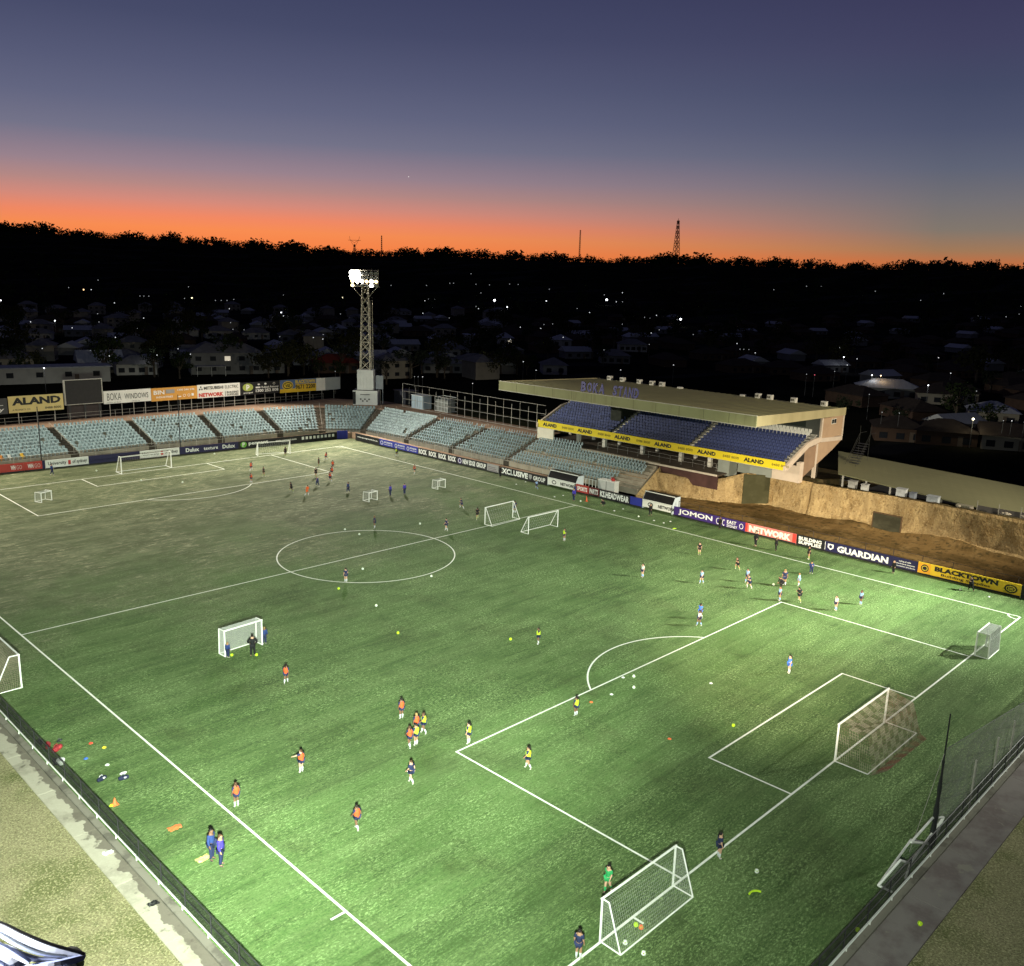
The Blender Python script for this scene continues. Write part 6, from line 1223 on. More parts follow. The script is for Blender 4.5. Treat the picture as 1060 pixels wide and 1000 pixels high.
    nm2 = 'trousers'; sk('trousers', [(None, d['P'], .088), (0, d['Hl'], .070), (1, d['Kl'], .046), (2, lerp(d['Kl'], d['Al'], .95), .034), (0, d['Hr'], .070), (4, d['Kr'], .046), (5, lerp(d['Kr'], d['Ar'], .95), .034)])
    for s in 'lr':
        nm2 = 'sock'+s; kk, aa = Vector(d['K'+s]), Vector(d['A'+s]); sk('sock', [(None, kk.lerp(aa, .15), .039), (0, kk.lerp(aa, .4)+Vector((0, .008, 0)), .039), (1, aa, .026)])
        nm2 = 'shoe'+s; t_ = Vector(d['T'+s]); sk('shoe', [(None, aa+Vector((0, .012, -.022)), .026), (0, aa.lerp(t_, .5)+Vector((0, 0, -.006)), .026), (1, t_, .019)])
    c = d['Hd']
    for nm2, tail in (('hair', 0), ('hairl', 1)):
        mb = M(); mb.ball((c[0], c[1]+.010, c[2]+.012), (.062, .063, .057), 12, 8, 0, keep=lambda x, y, z: not (y < -.022 and z < .022) and z > -.045)
        if tail:
            q = [(c[0], c[1]+.062, c[2]+.03), (c[0]+.008, c[1]+.088, c[2]-.01), (c[0]-.004, c[1]+.078, c[2]-.09)]
            mb.bar(q[0], q[1], .022, 7, r2=.026); mb.bar(q[1], q[2], .026, 7, r2=.012)
        m = mb.mesh('hair', [None], smooth=True); out[nm2] = m
    return out
cl = lambda n, c: mat('cloth_'+n, c, .8, .12, 9)
cN, cK, cW = cl('navy', (.018, .026, .075)), cl('black', (.010, .010, .012)), cl('white', (.50, .53, .56))
cO, cBO, cY = cl('orange', (.60, .095, .025)), cl('bright_orange', (.80, .13, .02)), cl('lime', (.42, .58, .03))
cDB, cPu, cLB, cCy, cB, cG = cl('dark_blue', (.022, .045, .16)), cl('purple', (.055, .04, .38)), cl('pale_blue', (.24, .38, .64)), cl('cyan', (.28, .66, .66)), cl('blue', (.06, .17, .62)), cl('green', (.03, .30, .10))
cLS = cl('lime_sock', (.30, .36, .12))
KIT = {'orange': ('shirt', cN, cO, 'shorts', cN, cW), 'brightorange': ('shirt', cBO, cBO, 'shorts', cBO, cW), 'yellow': ('shirt', cN, cY, 'shorts', cN, cW), 'navy': ('shirt', cN, None, 'shorts', cN, cW), 'darkblue': ('jacket', cDB, None, 'trousers', cN, cN),
       'black': ('shirt', cK, None, 'shorts', cK, cLS), 'allblack': ('jacket', cK, None, 'trousers', cK, cK), 'purple': ('jacket', cPu, None, 'trousers', cN, cN), 'ltblue': ('shirt', cLB, None, 'shorts', cN, cLB), 'cyan': ('shirt', cCy, None, 'shorts', cLB, cW),
       'white': ('shirt', cW, None, 'shorts', cN, cLB), 'blue': ('shirt', cB, None, 'shorts', cB, cW), 'green': ('shirt', cG, None, 'shorts', cG, cG)}
SK = [mat('skin_light', (.50, .30, .21), .6, .06, 9), mat('skin_tan', (.34, .19, .12), .6, .06, 9), mat('skin_brown', (.17, .09, .055), .6, .06, 9)]
HR = [mat('hair_dark', (.012, .009, .008), .6, .2, 20), mat('hair_brown', (.06, .03, .015), .6, .2, 20), mat('hair_fair', (.28, .18, .07), .6, .2, 20)]
eye_m = mat('eye_dark', (.03, .02, .02), .3, 0); shoe_w, shoe_k = cl('shoe_white', (.48, .48, .47)), cl('shoe_dark', (.03, .03, .035))
BD = {k: bodies(k) for k in POSES}
def setm(o, *ms):
    for i, m in enumerate(ms): o.material_slots[i].link = 'OBJECT'; o.material_slots[i].material = m
rp = random.Random(21)
CNT = {}
for (x, y, kit, h, pose, yaw, label) in PEOPLE:
    B = BD[pose]; top, tc, bib, bot, bc, sc = KIT[kit]
    o = bpy.data.objects.new('person', B['body']); COL.objects.link(o); setm(o, rp.choice(SK), eye_m); o.location = (x, y, .012); o.rotation_euler = (0, 0, yaw); o.scale = (h, h, h)
    tag(o, label, 'person')
    adult = kit in ('purple', 'allblack') or h > 1.65
    hair = 'hairl' if rp.random() < .6 and not adult else 'hair'
    L_p = [(top, tc), (bot, bc), ('shoel', shoe_k if adult else shoe_w), ('shoer', shoe_k if adult else shoe_w), (hair, HR[0] if rp.random() < .6 else rp.choice(HR))]
    if bib: L_p.append(('bib', bib))
    if bot == 'shorts': L_p += [('sockl', sc), ('sockr', sc)]
    for nm, m in L_p:
        c = bpy.data.objects.new({'hairl': 'hair', 'sockl': 'sock', 'sockr': 'sock', 'shoel': 'shoe', 'shoer': 'shoe'}.get(nm, nm), B[nm]); COL.objects.link(c); c.parent = o; setm(c, m)

# ---------------------------------------------------------------- balls, markers, bags
sc_ = {'lime': (.52, .78, .03), 'white': (.78, .80, .76), 'orange': (.82, .16, .05), 'red': (.70, .07, .04), 'yellow': (.78, .62, .04), 'blue': (.05, .14, .55), 'redorange': (.75, .10, .03), 'yellowpale': (.70, .58, .18), 'black': (.015, .015, .015)}
for x, y, kind, c, label in SMALL:
    m = mat('gear_'+c, sc_[c], .5, .08, 8); mb = M()
    if kind == 'ball':
        mb.ball((x, y, .125), .115, 12, 8); o = mb.build('football', m, origin=(x, y, 0), smooth=True)
        mb = M()
        for k in range(5): a = k*1.257; mb.ball((x+.085*math.cos(a), y+.085*math.sin(a), .175), .036, 6, 4)
        mb.build('dark_patch', mat('ball_patch', tuple(v*.55 for v in sc_[c]) if c != 'lime' else (.30, .5, .02), .5, .1), o); cat = 'ball'
    elif kind == 'disc':
        for k in range(16):
            a, b = k*math.pi/8, (k+1)*math.pi/8
            mb.q([(x+.13*math.cos(a), y+.13*math.sin(a), .015), (x+.13*math.cos(b), y+.13*math.sin(b), .015), (x+.04*math.cos(b), y+.04*math.sin(b), .09), (x+.04*math.cos(a), y+.04*math.sin(a), .09)])
        o = mb.build('marker_disc', m, origin=(x, y, 0)); cat = 'marker'
    elif kind == 'cone':
        mb.bar((x, y, .03), (x, y, .42 if c == 'orange' else .75), .13, 14, r2=.02); mb.box(x-.17, x+.17, y-.17, y+.17, .012, .035); o = mb.build('traffic_cone', m, origin=(x, y, 0)); cat = 'cone'
    elif kind == 'helmet':
        mb.bar((x, y, .012), (x, y, .26), .19, 14, r2=.22); mb.bar((x, y, .26), (x, y, .30), .24, 14); o = mb.build('tub', m, origin=(x, y, 0)); cat = 'tub'
    elif kind in ('bib', 'paper', 'flag'):
        n = 7; s = .42 if kind == 'bib' else .3; rq = random.Random(int(x*100)); g = {}
        for i in range(n):
            for j in range(n): g[i, j] = (x+(i/(n-1)-.5)*s*1.6+rq.uniform(-.05, .05), y+(j/(n-1)-.5)*s+rq.uniform(-.05, .05), .03+rq.random()*.10*(1 if 0 < i < n-1 and 0 < j < n-1 else .2)+(.04 if kind == 'paper' else 0))
        for i in range(n-1):
            for j in range(n-1): mb.q([g[i, j], g[i+1, j], g[i+1, j+1], g[i, j+1]])
        o = mb.build({'bib': 'training_bib', 'paper': 'litter_sheet', 'flag': 'marker_cloth'}[kind], m, origin=(x, y, 0)); cat = {'bib': 'bib', 'paper': 'litter', 'flag': 'marker'}[kind]
    else:
        pts = [(x+.42*math.cos(a)-.1, y+.42*math.sin(a)-.1, .05) for a in (.2, .55, .9, 1.25, 1.6, 1.95)]; mb.path(pts, .05, 6); o = mb.build('curved_marker', m, origin=(x, y, 0)); cat = 'marker'
    tag(o, label, cat)
def bag(x, y, s, m, m2, label, rz):
    t = thing('kit_bag', label, 'bag', (x, y, 0), rz=rz); mb = M(); n = 7
    for k in range(n-1):
        r0 = .17*s*(.75+.3*math.sin(math.pi*k/(n-1))); r1 = .17*s*(.75+.3*math.sin(math.pi*(k+1)/(n-1)))
        mb.bar((-.36*s+.12*s*k, 0, .16*s), (-.36*s+.12*s*(k+1), 0, .16*s), r0, 10, r2=r1)
    mb.build('body', m, t, off=(0, 0, 0), smooth=True); mb = M()
    mb.path([(-.15*s, .1*s, .28*s), (-.1*s, .04, .42*s), (.1*s, .04, .42*s), (.15*s, .1*s, .28*s)], .018, 5); mb.build('handle', m2, t, off=(0, 0, 0))
    mb = M(); mb.ball((.1*s, -.13*s, .22*s), (.13*s, .07*s, .08*s), 8, 5); mb.build('bottle_pocket', m2, t, off=(0, 0, 0))
G_ = lambda c: mat('bagc_%d%d%d' % tuple(int(v*99) for v in c), c, .8, .2, 4)
for x, y, s, c1, c2, l, rz in ((-4.35, 32.7, 1.0, (.30, .028, .035), (.5, .06, .06), 'large red kit bag lying on the turf inside the black railing', .6), (-4.6, 33.5, .85, (.36, .03, .04), (.3, .03, .03), 'smaller red bag behind a larger red one by the black railing', 1.2), (-4.75, 34.3, .75, (.02, .02, .025), (.05, .05, .06), 'black bag hard against the railing behind the red bags', 1.5), (-4.95, 31.3, .8, (.02, .02, .03), (.1, .1, .1), 'black bag at the foot of the railing beside a white tub', 1.4), (-3.85, 33.75, .45, (.02, .03, .025), (.1, .1, .1), 'tiny dark pouch on the turf just beyond the red bags', .2),
    (-3.7, 27.65, .75, (.015, .02, .05), (.6, .6, .6), 'dark bag with white patch, farther of two from the touchline', .3), (-2.77, 26.93, .75, (.015, .02, .05), (.3, .3, .35), 'dark bag with white towel, closer of two to the touchline', -.2)):
    bag(x, y, s, G_(c1), G_(c2), l, rz)
mb = M(); mb.ball((-2.55, 27.5, .08), (.22, .12, .06), 8, 5); tag(mb.build('towel', mat('gear_white', sc_['white']), origin=(-2.55, 27.5, 0), smooth=True), 'small white towel lying beside a dark bag', 'towel')

# ---------------------------------------------------------------- suburb beyond the ground
wallm = [layered('house_wall_cream', (.30, .27, .22), [((.22, .20, .165), .3, 3, None, .45, .65, .6)]), layered('house_wall_grey', (.20, .20, .20), [((.14, .14, .14), .3, 3, None, .45, .65, .6)]), layered('house_wall_brick', (.085, .055, .042), [((.055, .038, .03), .5, 4, None, .45, .65, .6)]), layered('house_wall_white', (.42, .41, .39), [((.30, .295, .28), .3, 3, None, .45, .65, .6)])]
roofm = [layered('house_roof_slate', (.17, .165, .16), [((.24, .235, .23), .7, 4, None, .45, .65, .6)]), layered('house_roof_brown', (.05, .04, .034), [((.07, .055, .045), .7, 4, None, .45, .65, .6)]), layered('house_roof_metal', (.42, .43, .44), [((.30, .31, .32), .5, 3, (3, .3, 1), .45, .65, .6)]), layered('house_roof_red', (.17, .035, .025), [((.11, .028, .02), .7, 4, None, .45, .65, .6)])]
dark_pane = mat('night_pane', (.02, .022, .028), .15, .1, spec=.6); lit_pane = mat('lit_pane', (.8, .8, .7), emit=(1, .88, .66), estr=.55)
def house(name, label, w, dp, h, wm, rm, hip=True, group=None, awning=False, lit=-1, rh=None, nwin=3, flat=False, cat='house'):
    t = thing(name, label, cat, (0, 0, 0), group); mb = M(); mb.box(-w/2, w/2, -dp/2, dp/2, -1.5, h); mb.build('wall', wm, t)
    mb = M(); e = .55; rh = rh or min(w, dp)*.24; X, Y_ = w/2+e, dp/2+e
    if flat: mb.box(-X, X, -Y_, Y_, h+.002, h+.3)
    else:
        i = (Y_ if hip else 0)*.9
        a, b, c, d_, r0, r1 = (-X, -Y_, h+.01), (X, -Y_, h+.01), (X, Y_, h+.01), (-X, Y_, h+.01), (-max(X-i, .2), 0, h+rh), (max(X-i, .2), 0, h+rh)
        mb.q([a, b, r1, r0]); mb.q([c, d_, r0, r1]); mb.q([b, c, r1]); mb.q([d_, a, r0]); mb.q([d_, c, b, a])
    mb.build('roof', rm, t)
    rows = 1 if h < 4.4 else 2
    for k in range(nwin):
        for q in range(rows):
            x = -w/2+w*(k+.5)/nwin; z = h-2.1-q*2.7; mb = M(); mb.box(x-.75, x+.75, -dp/2-.06, -dp/2-.01, z, z+1.2)
            mb.build('window', lit_pane if k+q*10 == lit else dark_pane, t)
    mb = M(); mb.box(w*.18, w*.18+.95, -dp/2-.05, -dp/2-.005, -.2, 2.05) if rows == 1 else mb.box(w*.3, w*.3+.95, -dp/2-.05, -dp/2-.005, -.2, 2.05); mb.build('door', mat('house_door', (.12, .09, .07), .6, .1), t)
    if awning:
        mb = M(); mb.slab([(-w*.45, -dp/2-4.2), (-w*.05, -dp/2-4.2), (-w*.05, -dp/2-.1), (-w*.45, -dp/2-.1)], 2.25, 2.4); mb.build('carport_roof', wallm[3], t)
        for x in (-.44, -.25, -.06): mb = M(); mb.bar((w*x, -dp/2-4.1, -1), (w*x, -dp/2-4.1, 2.25), .07, 5); mb.build('carport_post', white, t)
    return t
DES = {'club': ('long flat roofed pale building behind the yellow billboard and scoreboard', 3, 2, dict(flat=True, nwin=4, rh=.3)), 'gable': ('pale gable ended house above the scoreboard', 3, 2, dict(hip=False, nwin=2, rh=3.0)), 'long': ('long pale house beside the gable ended one', 3, 0, dict(nwin=4)),
       'two': ('two storey house with one lit window and a white carport', 1, 0, dict(awning=True, lit=2, nwin=5, rh=2.2)), 'red': ('long red roofed brick building beside the floodlight tower', 2, 3, dict(nwin=4, rh=2.2)), 'hip': ('dark hipped roof house next to the two storey one', 1, 0, dict(nwin=2, rh=3.2)),
       'box': ('pale windowless looking block in the middle of the suburb', 3, 2, dict(flat=True, nwin=1)), 'b2': ('small pale hipped house beside the pale block', 3, 2, dict(nwin=2, lit=1)), 'b3': ('pale house with dark hipped roof beyond the grid fence', 3, 0, dict(nwin=3)), 'b4': ('low grey house just above the grid fence', 1, 0, dict(nwin=4)), 'b5': ('small far house right of the lit tower head', 1, 2, dict(nwin=2)),
       'r1': ('long pale low house in the dark streets above the stand lettering', 3, 0, dict(nwin=5)), 'r2': ('small pale cottage in the dark above the stand roof', 3, 2, dict(nwin=2)), 'r3': ('long grey roofed house beyond the brick end of the stand', 1, 2, dict(nwin=4)), 'r4': ('cream walled house under the pole mounted street lamp', 0, 1, dict(nwin=3)), 'r5': ('tiny cream outbuilding beside a cream walled house', 0, 1, dict(nwin=1)),
       'r6': ('brick house with pale window frames behind the olive shed', 2, 1, dict(nwin=3)), 'r7': ('gable fronted house with porch lamp behind the olive shed', 0, 1, dict(hip=False, nwin=3, lit=-1)), 'r8': ('brown roofed house between the steel stair and the brick house', 2, 1, dict(nwin=3)), 't1': ('broad dark roofed house above the two storey one', 1, 0, dict(nwin=4)), 't2': ('pale fronted house high in the dark streets', 3, 0, dict(nwin=3)), 't3': ('house with small bright carport left of the lit tower', 1, 2, dict(nwin=2, awning=True)), 't4': ('far grey house at the foot of the dark hill', 1, 0, dict(nwin=3)), 'r9': ('lone house with pale gutter at the edge of the dark streets', 0, 2, dict(nwin=3)), 'r10': ('low house peeping above the tip of the stand roof', 3, 0, dict(nwin=2)), 'r11': ('long dim house just over the roof vents', 1, 0, dict(nwin=4))}
for nm, x, y, z, w, h, dist in HOUSES:
    lb_, wi, ri, kw = DES[nm]; rh = kw.get('rh') or 2.0; kw = dict(kw, rh=rh)
    hh = max(2.7, h-(rh if not kw.get('flat') else .3)) if nm != 'two' else 5.6
    t = house('house' if nm != 'club' else 'clubhouse', lb_, w, 9 if nm != 'club' else 7, hh, wallm[wi], roofm[ri], **kw)
    az = math.atan2(x+20.7, y+20.8); t.location = (x+5*math.sin(az), y+5*math.cos(az), z); t.rotation_euler = (0, 0, -az+.12)
KINDS = [house('house', 'x', 13, 9, 2.8, wallm[3], roofm[0], nwin=3), house('house', 'x', 15, 10, 2.8, wallm[2], roofm[1], nwin=4), house('house', 'x', 12, 8, 2.9, wallm[1], roofm[2], hip=False, nwin=3), house('house', 'x', 11, 9, 5.5, wallm[0], roofm[0], nwin=3)]
KL = ['pale walled house with dark hipped roof in the unlit suburb streets', 'brick house with brown hipped roof in the unlit suburb streets', 'grey gabled house with metal roof in the unlit suburb streets', 'two storey cream house with dark roof in the unlit suburb streets']
used = set()
for x, y, z, k, rz in FILL:
    if k not in used: o = KINDS[k]; used.add(k)
    else: o = dup(KINDS[k], (x, y, z))
    o.location = (x, y, z); o.scale = (.82, .82, .85); o.rotation_euler = (0, 0, rz-.6); tag(o, KL[k], 'house', 'houses of the dark suburb, kind %s' % 'abcd'[k])
# trees
leafm = [layered('leaf_dark', (.030, .042, .016), [((.012, .018, .008), .5, 3, None, .45, .6, .8), ((.06, .08, .03), 1.3, 4, None, .55, .7, .6)]), layered('leaf_grey', (.040, .050, .030), [((.018, .024, .014), .5, 3, None, .45, .6, .8)]), layered('leaf_olive', (.050, .050, .020), [((.02, .022, .010), .5, 3, None, .45, .6, .8)])]
barkm = mat('bark', (.09, .07, .05), .9, .3, 3)
def leafcrown(seed, h, w, n=520, low=.28):
    q = random.Random(seed); mb = M(); cl_ = [(q.gauss(0, w*.26), q.gauss(0, w*.26), h*q.uniform(low+.12, .9), w*q.uniform(.15, .27)) for _ in range(11)]
    for i in range(n):
        c = q.choice(cl_); v = Vector((q.gauss(0, 1), q.gauss(0, 1), q.gauss(0, .8))).normalized()*c[3]*q.uniform(.55, 1.05); p = Vector(c[:3])+v
        u = Vector((q.gauss(0, 1), q.gauss(0, 1), q.gauss(0, 1))).normalized(); w_ = u.orthogonal().normalized(); s = w*.045*q.uniform(.6, 1.5)
        mb.q([p-u*s, p+w_*s*.7, p+u*s, p-w_*s*.7])
    return mb, cl_
TK = []
for k, (sd, w) in enumerate(((1, .75), (2, .55), (3, .95))):
    t = thing('tree', 'x', 'tree'); cb, cl_ = leafcrown(sd, 1., w); cb.build('crown', leafm[k], t); mb = M(); mb.bar((0, 0, -.12), (0, 0, .45), .035, 7, r2=.022)
    for c in cl_[:6]: mb.bar((0, 0, .3), c[:3], .016, 5, r2=.006)
    mb.build('trunk', barkm, t); TK.append(t)
used = set(); TL = ['bushy dark tree standing among the unlit houses', 'narrow greyish tree standing among the unlit houses', 'broad olive tree standing among the unlit houses']
for x, y, z, h, k in TREES:
    if k not in used: o = TK[k]; used.add(k)
    else: o = dup(TK[k], (x, y, z))
    o.location = (x, y, z); o.scale = (h, h, h); o.rotation_euler = (0, 0, rp.random()*6.3); tag(o, TL[k], 'tree', 'trees of the dark suburb, %s' % ('bushy', 'narrow', 'broad')[k])
def wood(name, label, n, r0, r1, h0, h1, nf, a0=.12, a1=1.5, seed=4, q0=.25):
    q = random.Random(seed); mb = M()
    for i in range(n):
        a = q.uniform(a0, a1); r_ = q.uniform(r0, r1); x, y = -20.7+r_*math.sin(a), -20.8+r_*math.cos(a); z = H(x, y)-.5; h = q.uniform(h0, h1)*(.85+.2*math.sin(a*37)*math.sin(a*11+1)+.15*math.sin(a*160)); w = h*q.uniform(.35, .7)
        mb.bar((x, y, z), (x, y, z+h*.7), .25, 3, cap=False)
        for k in range(nf):
            p = Vector((x+q.gauss(0, w*.42), y+q.gauss(0, w*.42), z+h*(q.uniform(0, .55) if q0 < .1 and k % 2 else min(1, max(q0, q.gauss(.62, .24)))))); u = Vector((q.gauss(0, 1), q.gauss(0, 1), q.gauss(0, 1))).normalized(); v = u.orthogonal().normalized(); s = w*q.uniform(.14, .36)
            mb.q([p-u*s, p+v*s*.8, p+u*s, p-v*s*.8])
    return tag(mb.build(name, leafm[0]), label, 'woodland', None, 'stuff')
wood('ridge_forest', 'dark eucalypt forest silhouetted along the ridge against the orange sky', 2700, 1430, 1550, 8, 16, 26, q0=.05)
wood('hillside_woodland', 'unlit woodland covering the slope above the suburb', 1700, 620, 1440, 6, 13, 9, seed=9)
# street lamps, porch lamps and other far lights
GC = {'w': (.92, .96, 1.0), 'o': (1., .62, .28), 'y': (1., .90, .58), 'r': (1., .10, .18)}
GN = {'w': 'white', 'o': 'amber', 'y': 'warm', 'r': 'red'}
SZ = {1: (.34, .55), 2: (.42, 1.1), 3: (.62, 3.), 4: (1.0, 7.)}
pm = mat('lamp_post', (.14, .14, .14), .6, .1)
for x, y, z, b, c, dist in LAMPS:
    rr_, es = SZ[b]; rad_ = rr_*dist/932.; gm = mat('far_light_%d%s' % (b, c), (.9, .9, .9), emit=GC[c], estr=es)
    lab = {'w': ('faint', 'clear', 'bright', 'very bright')[b-1]+' white street lamp among the dark houses', 'o': 'amber lamp shining by a dark house', 'y': 'warm yellowish lamp shining by a dark house', 'r': 'red light glowing in the dark street beyond the stand roof'}[c]
    t = thing('street_lamp', lab, 'street lamp', (x, y, z), 'far %s lights, %s' % (GN[c], ('faint', 'clear', 'bright', 'very bright')[b-1]) if c != 'r' else None)
    if c != 'w': t['label'] = lab if c == 'r' else {('o', 3): 'amber lamp shining by a dark house', ('y', 3): 'warm yellowish lamp on the dark slope', ('y', 2): 'small warm lamp among the dark houses', ('y', 4): 'very bright warm porch lamp behind the olive shed'}.get((c, b), lab)
    mb = M(); mb.bar((x, y, z-.5), (x, y, z+5.5), .05, 5, r2=.04); mb.build('pole', pm, t)
    mb = M(); mb.ball((x, y, z+5.5), rad_, 8, 5); mb.build('lamp_head', gm, t, smooth=True)
    if b >= 3 and dist < 700:
        l = bpy.data.lights.new('street_light', 'POINT'); l.energy = 90 if b == 3 else 200; l.color = GC[c]; l.shadow_soft_size = .3; o = bpy.data.objects.new('street_light', l); COL.objects.link(o); o.location = (x-.9, y-.9, z+5.4)
# masts on the ridge
def mast(name, label, a, r_, h, w0, w1, n, th, arms=None):
    x, y = -20.7+r_*math.sin(a), -20.8+r_*math.cos(a); z = H(x, y); t = thing(name, label, 'mast', (x, y, z)); mb = M(); s_ = [(-1, -1), (1, -1), (1, 1), (-1, 1)]
    W = lambda f: w0+(w1-w0)*f
    for i in range(4):
        mb.bar((x+s_[i][0]*W(0), y+s_[i][1]*W(0), z), (x+s_[i][0]*W(1), y+s_[i][1]*W(1), z+h), th, 4)
        for k in range(n):
            f0, f1 = k/n, (k+1)/n; j = (i+1) % 4
            mb.bar((x+s_[i][0]*W(f0), y+s_[i][1]*W(f0), z+h*f0), (x+s_[j][0]*W(f1), y+s_[j][1]*W(f1), z+h*f1), th*.7, 3); mb.bar((x+s_[j][0]*W(f0), y+s_[j][1]*W(f0), z+h*f0), (x+s_[i][0]*W(f1), y+s_[i][1]*W(f1), z+h*f1), th*.7, 3)
    mb.build('lattice', darkmetal, t)
    if arms:
        mb = M()
        for (dx, dz, ex, ez) in arms: u = Vector((.71, -.7, 0)); mb.bar((x+u.x*dx, y+u.y*dx, z+dz), (x+u.x*ex, y+u.y*ex, z+ez), th*.9, 4)
        mb.build('arm', darkmetal, t)
mast('radio_mast', 'tallest dark lattice radio mast on the ridge', math.atan2(.8607, .5968), 1495, 66, 4.6, 1.1, 9, .42, [(-2.5, 64, 2.5, 64), (-2.5, 45, 2.5, 45), (-3.2, 30, 3.2, 30), (0, 66, 0, 69)])
mast('radio_mast', 'thin faint radio mast alone on the ridge', math.atan2(.7859, .6737), 1495, 50, .9, .6, 16, .2)
mast('radio_mast', 'short faint mast beside the crossed pylon on the ridge', math.atan2(.6316, .8300), 1495, 31, .7, .5, 10, .2)
mast('power_pylon', 'faint crossed pylon on the ridge above the floodlight head', math.atan2(.6103, .8512), 1495, 17, 2.6, .6, 3, .28, [(0, 12, -7, 24), (0, 12, 7, 24), (-7, 24, 0, 19), (7, 24, 0, 19), (-10, 23, 10, 23), (-7, 24, -8, 29), (7, 24, 8, 29)])
p = CAM+Vector((.6634, .8224, .1100))*2600; mb = M(); mb.ball(tuple(p), 1.3, 8, 6); tag(mb.build('evening_star', mat('star', (1, 1, 1), emit=(1, .95, .9), estr=.9), origin=tuple(p)), 'tiny pale evening star in the dusk sky above the lit tower', 'star')

# ---------------------------------------------------------------- floodlight fitting on the near tower
fl = mat('reflector_white', (.62, .64, .70), .3, .08, 9, spec=.5); flk = mat('gasket_dark', (.02, .02, .022), .5, .2); fb = mat('housing_blue', (.30, .34, .50), .3, .1, 4); fgr = mat('housing_shade', (.14, .16, .18), .5, .2, 6)
ex, ez, ey = Vector((.7031, -.7105, .0287)), Vector((.1355, .1735, .9755)), Vector((.698, .682, -.2182))
c0 = CAM+ey*2.55+ex*(-1.45)+ez*(-1.362)
t = thing('floodlight', 'white floodlight with curved visor blades jutting in at the lower corner of the view', 'floodlight', tuple(c0))
def fp(x, z, y=0.): return tuple(c0+ex*x+ez*z+ey*y)
mb = M(); n = 20
for j in range(8):
    for i in range(n):
        def P(i, j): s, c = math.sin(.02+j*.19), math.cos(.02+j*.19); return fp(-.04+.085*s*math.cos(2*math.pi*i/n), -.025+.055*s*math.sin(2*math.pi*i/n), .06-.06*c)
        mb.q([P(i, j), P(i+1, j), P(i+1, j+1), P(i, j+1)], 0 if (i % 10) else 1)
mb.build('housing', [fl, fb], t, smooth=True)
def ribbon(nm, pts, w, m, edge, th=.012):
    """curved sheet-metal blade through pts (x, z, y), w wide across the view, th thick, with a dark rolled edge"""
    P = [Vector(p) for p in pts]; Q = []
    for i in range(len(P)-1):      # smooth the polyline
        p0, p1, p2, p3 = P[max(0, i-1)], P[i], P[i+1], P[min(len(P)-1, i+2)]
        for s in range(5):
            u = s/5; Q.append(.5*((2*p1)+(p2-p0)*u+(2*p0-5*p1+4*p2-p3)*u*u+(3*p1-p0-3*p2+p3)*u**3))
    Q.append(P[-1]); mb = M(); L = []
    for i, q in enumerate(Q):
        d = (Q[min(i+1, len(Q)-1)]-Q[max(0, i-1)]); nn = Vector((-d.y, d.x, 0)).normalized(); ww = w*(.45+.55*math.sin(math.pi*min(1., max(.0, (i+1)/len(Q))))**.6)
        L.append((fp(*(q+nn*ww/2)), fp(*(q-nn*ww/2)), fp(*(q-nn*ww/2+Vector((0, 0, th)))), fp(*(q+nn*ww/2+Vector((0, 0, th))))))
    for A, B in zip(L, L[1:]):
        mb.q([A[0], A[1], B[1], B[0]]); mb.q([A[3], B[3], B[2], A[2]]); mb.q([A[1], A[2], B[2], B[1]], 1); mb.q([A[0], B[0], B[3], A[3]], 1)
        mb.bar(A[0], B[0], .0026, 5, 1)
    mb.build(nm, [m, edge], t)
ribbon('visor_blade', [(-.08, .128, -.02), (.02, .130, -.05), (.10, .108, -.07), (.17, .075, -.06), (.245, .032, -.02)], .026, fl, flk)
ribbon('visor_blade', [(.248, .030, -.02), (.19, .034, -.07), (.12, .030, -.09), (.06, .004, -.08), (.0, -.035, -.05)], .020, fl, fb)
ribbon('visor_blade', [(-.08, .104, -.06), (.01, .108, -.09), (.08, .086, -.10), (.13, .050, -.09)], .016, fl, fb)
ribbon('visor_blade', [(-.08, .080, -.08), (.0, .083, -.11), (.06, .060, -.115), (.10, .022, -.10)], .015, fl, fb)
ribbon('visor_blade', [(-.08, .052, -.10), (-.02, .052, -.125), (.03, .036, -.125), (.07, .0, -.11)], .014, fl, fgr)
ribbon('visor_blade', [(-.08, .020, -.11), (-.03, .018, -.13), (.01, .0, -.13)], .013, fb, fgr)
ribbon('visor_blade', [(-.08, .092, -.05), (.01, .096, -.07), (.08, .074, -.08), (.14, .048, -.07), (.19, .036, -.05)], .012, fl, fb)
ribbon('visor_blade', [(-.08, .066, -.09), (.0, .070, -.10), (.05, .050, -.11), (.09, .030, -.10)], .010, fl, fgr)
ribbon('visor_blade', [(-.08, .036, -.10), (-.02, .036, -.12), (.03, .018, -.12), (.06, -.03, -.10)], .012, fl, fb)
ribbon('visor_blade', [(-.08, .116, -.03), (.02, .118, -.06), (.09, .096, -.08), (.15, .066, -.07), (.21, .042, -.04)], .010, fb, fgr)
ribbon('strap', [(.155, .026, .0), (.185, .010, .01), (.205, -.03, .02), (.20, -.09, .03)], .020, flk, flk)
mb = M(); mb.bar(fp(.11, -.05, .05), fp(.10, -.10, .20), .045, 14); mb.build('control_gear', flk, t)
l = bpy.data.lights.new('lamp', 'POINT'); l.energy = 210; l.color = (.92, .95, 1.); l.shadow_soft_size = .10; o = bpy.data.objects.new('fitting_fill_light', l); COL.objects.link(o); o.location = fp(-.42, .36, -.45)  # unseen point light added to brighten the fitting and its blades
mb = M(); mb.bar(fp(.0, -.06, .06), fp(-.25, -.50, .20), .03, 8); mb.build('bracket', fgr, t)

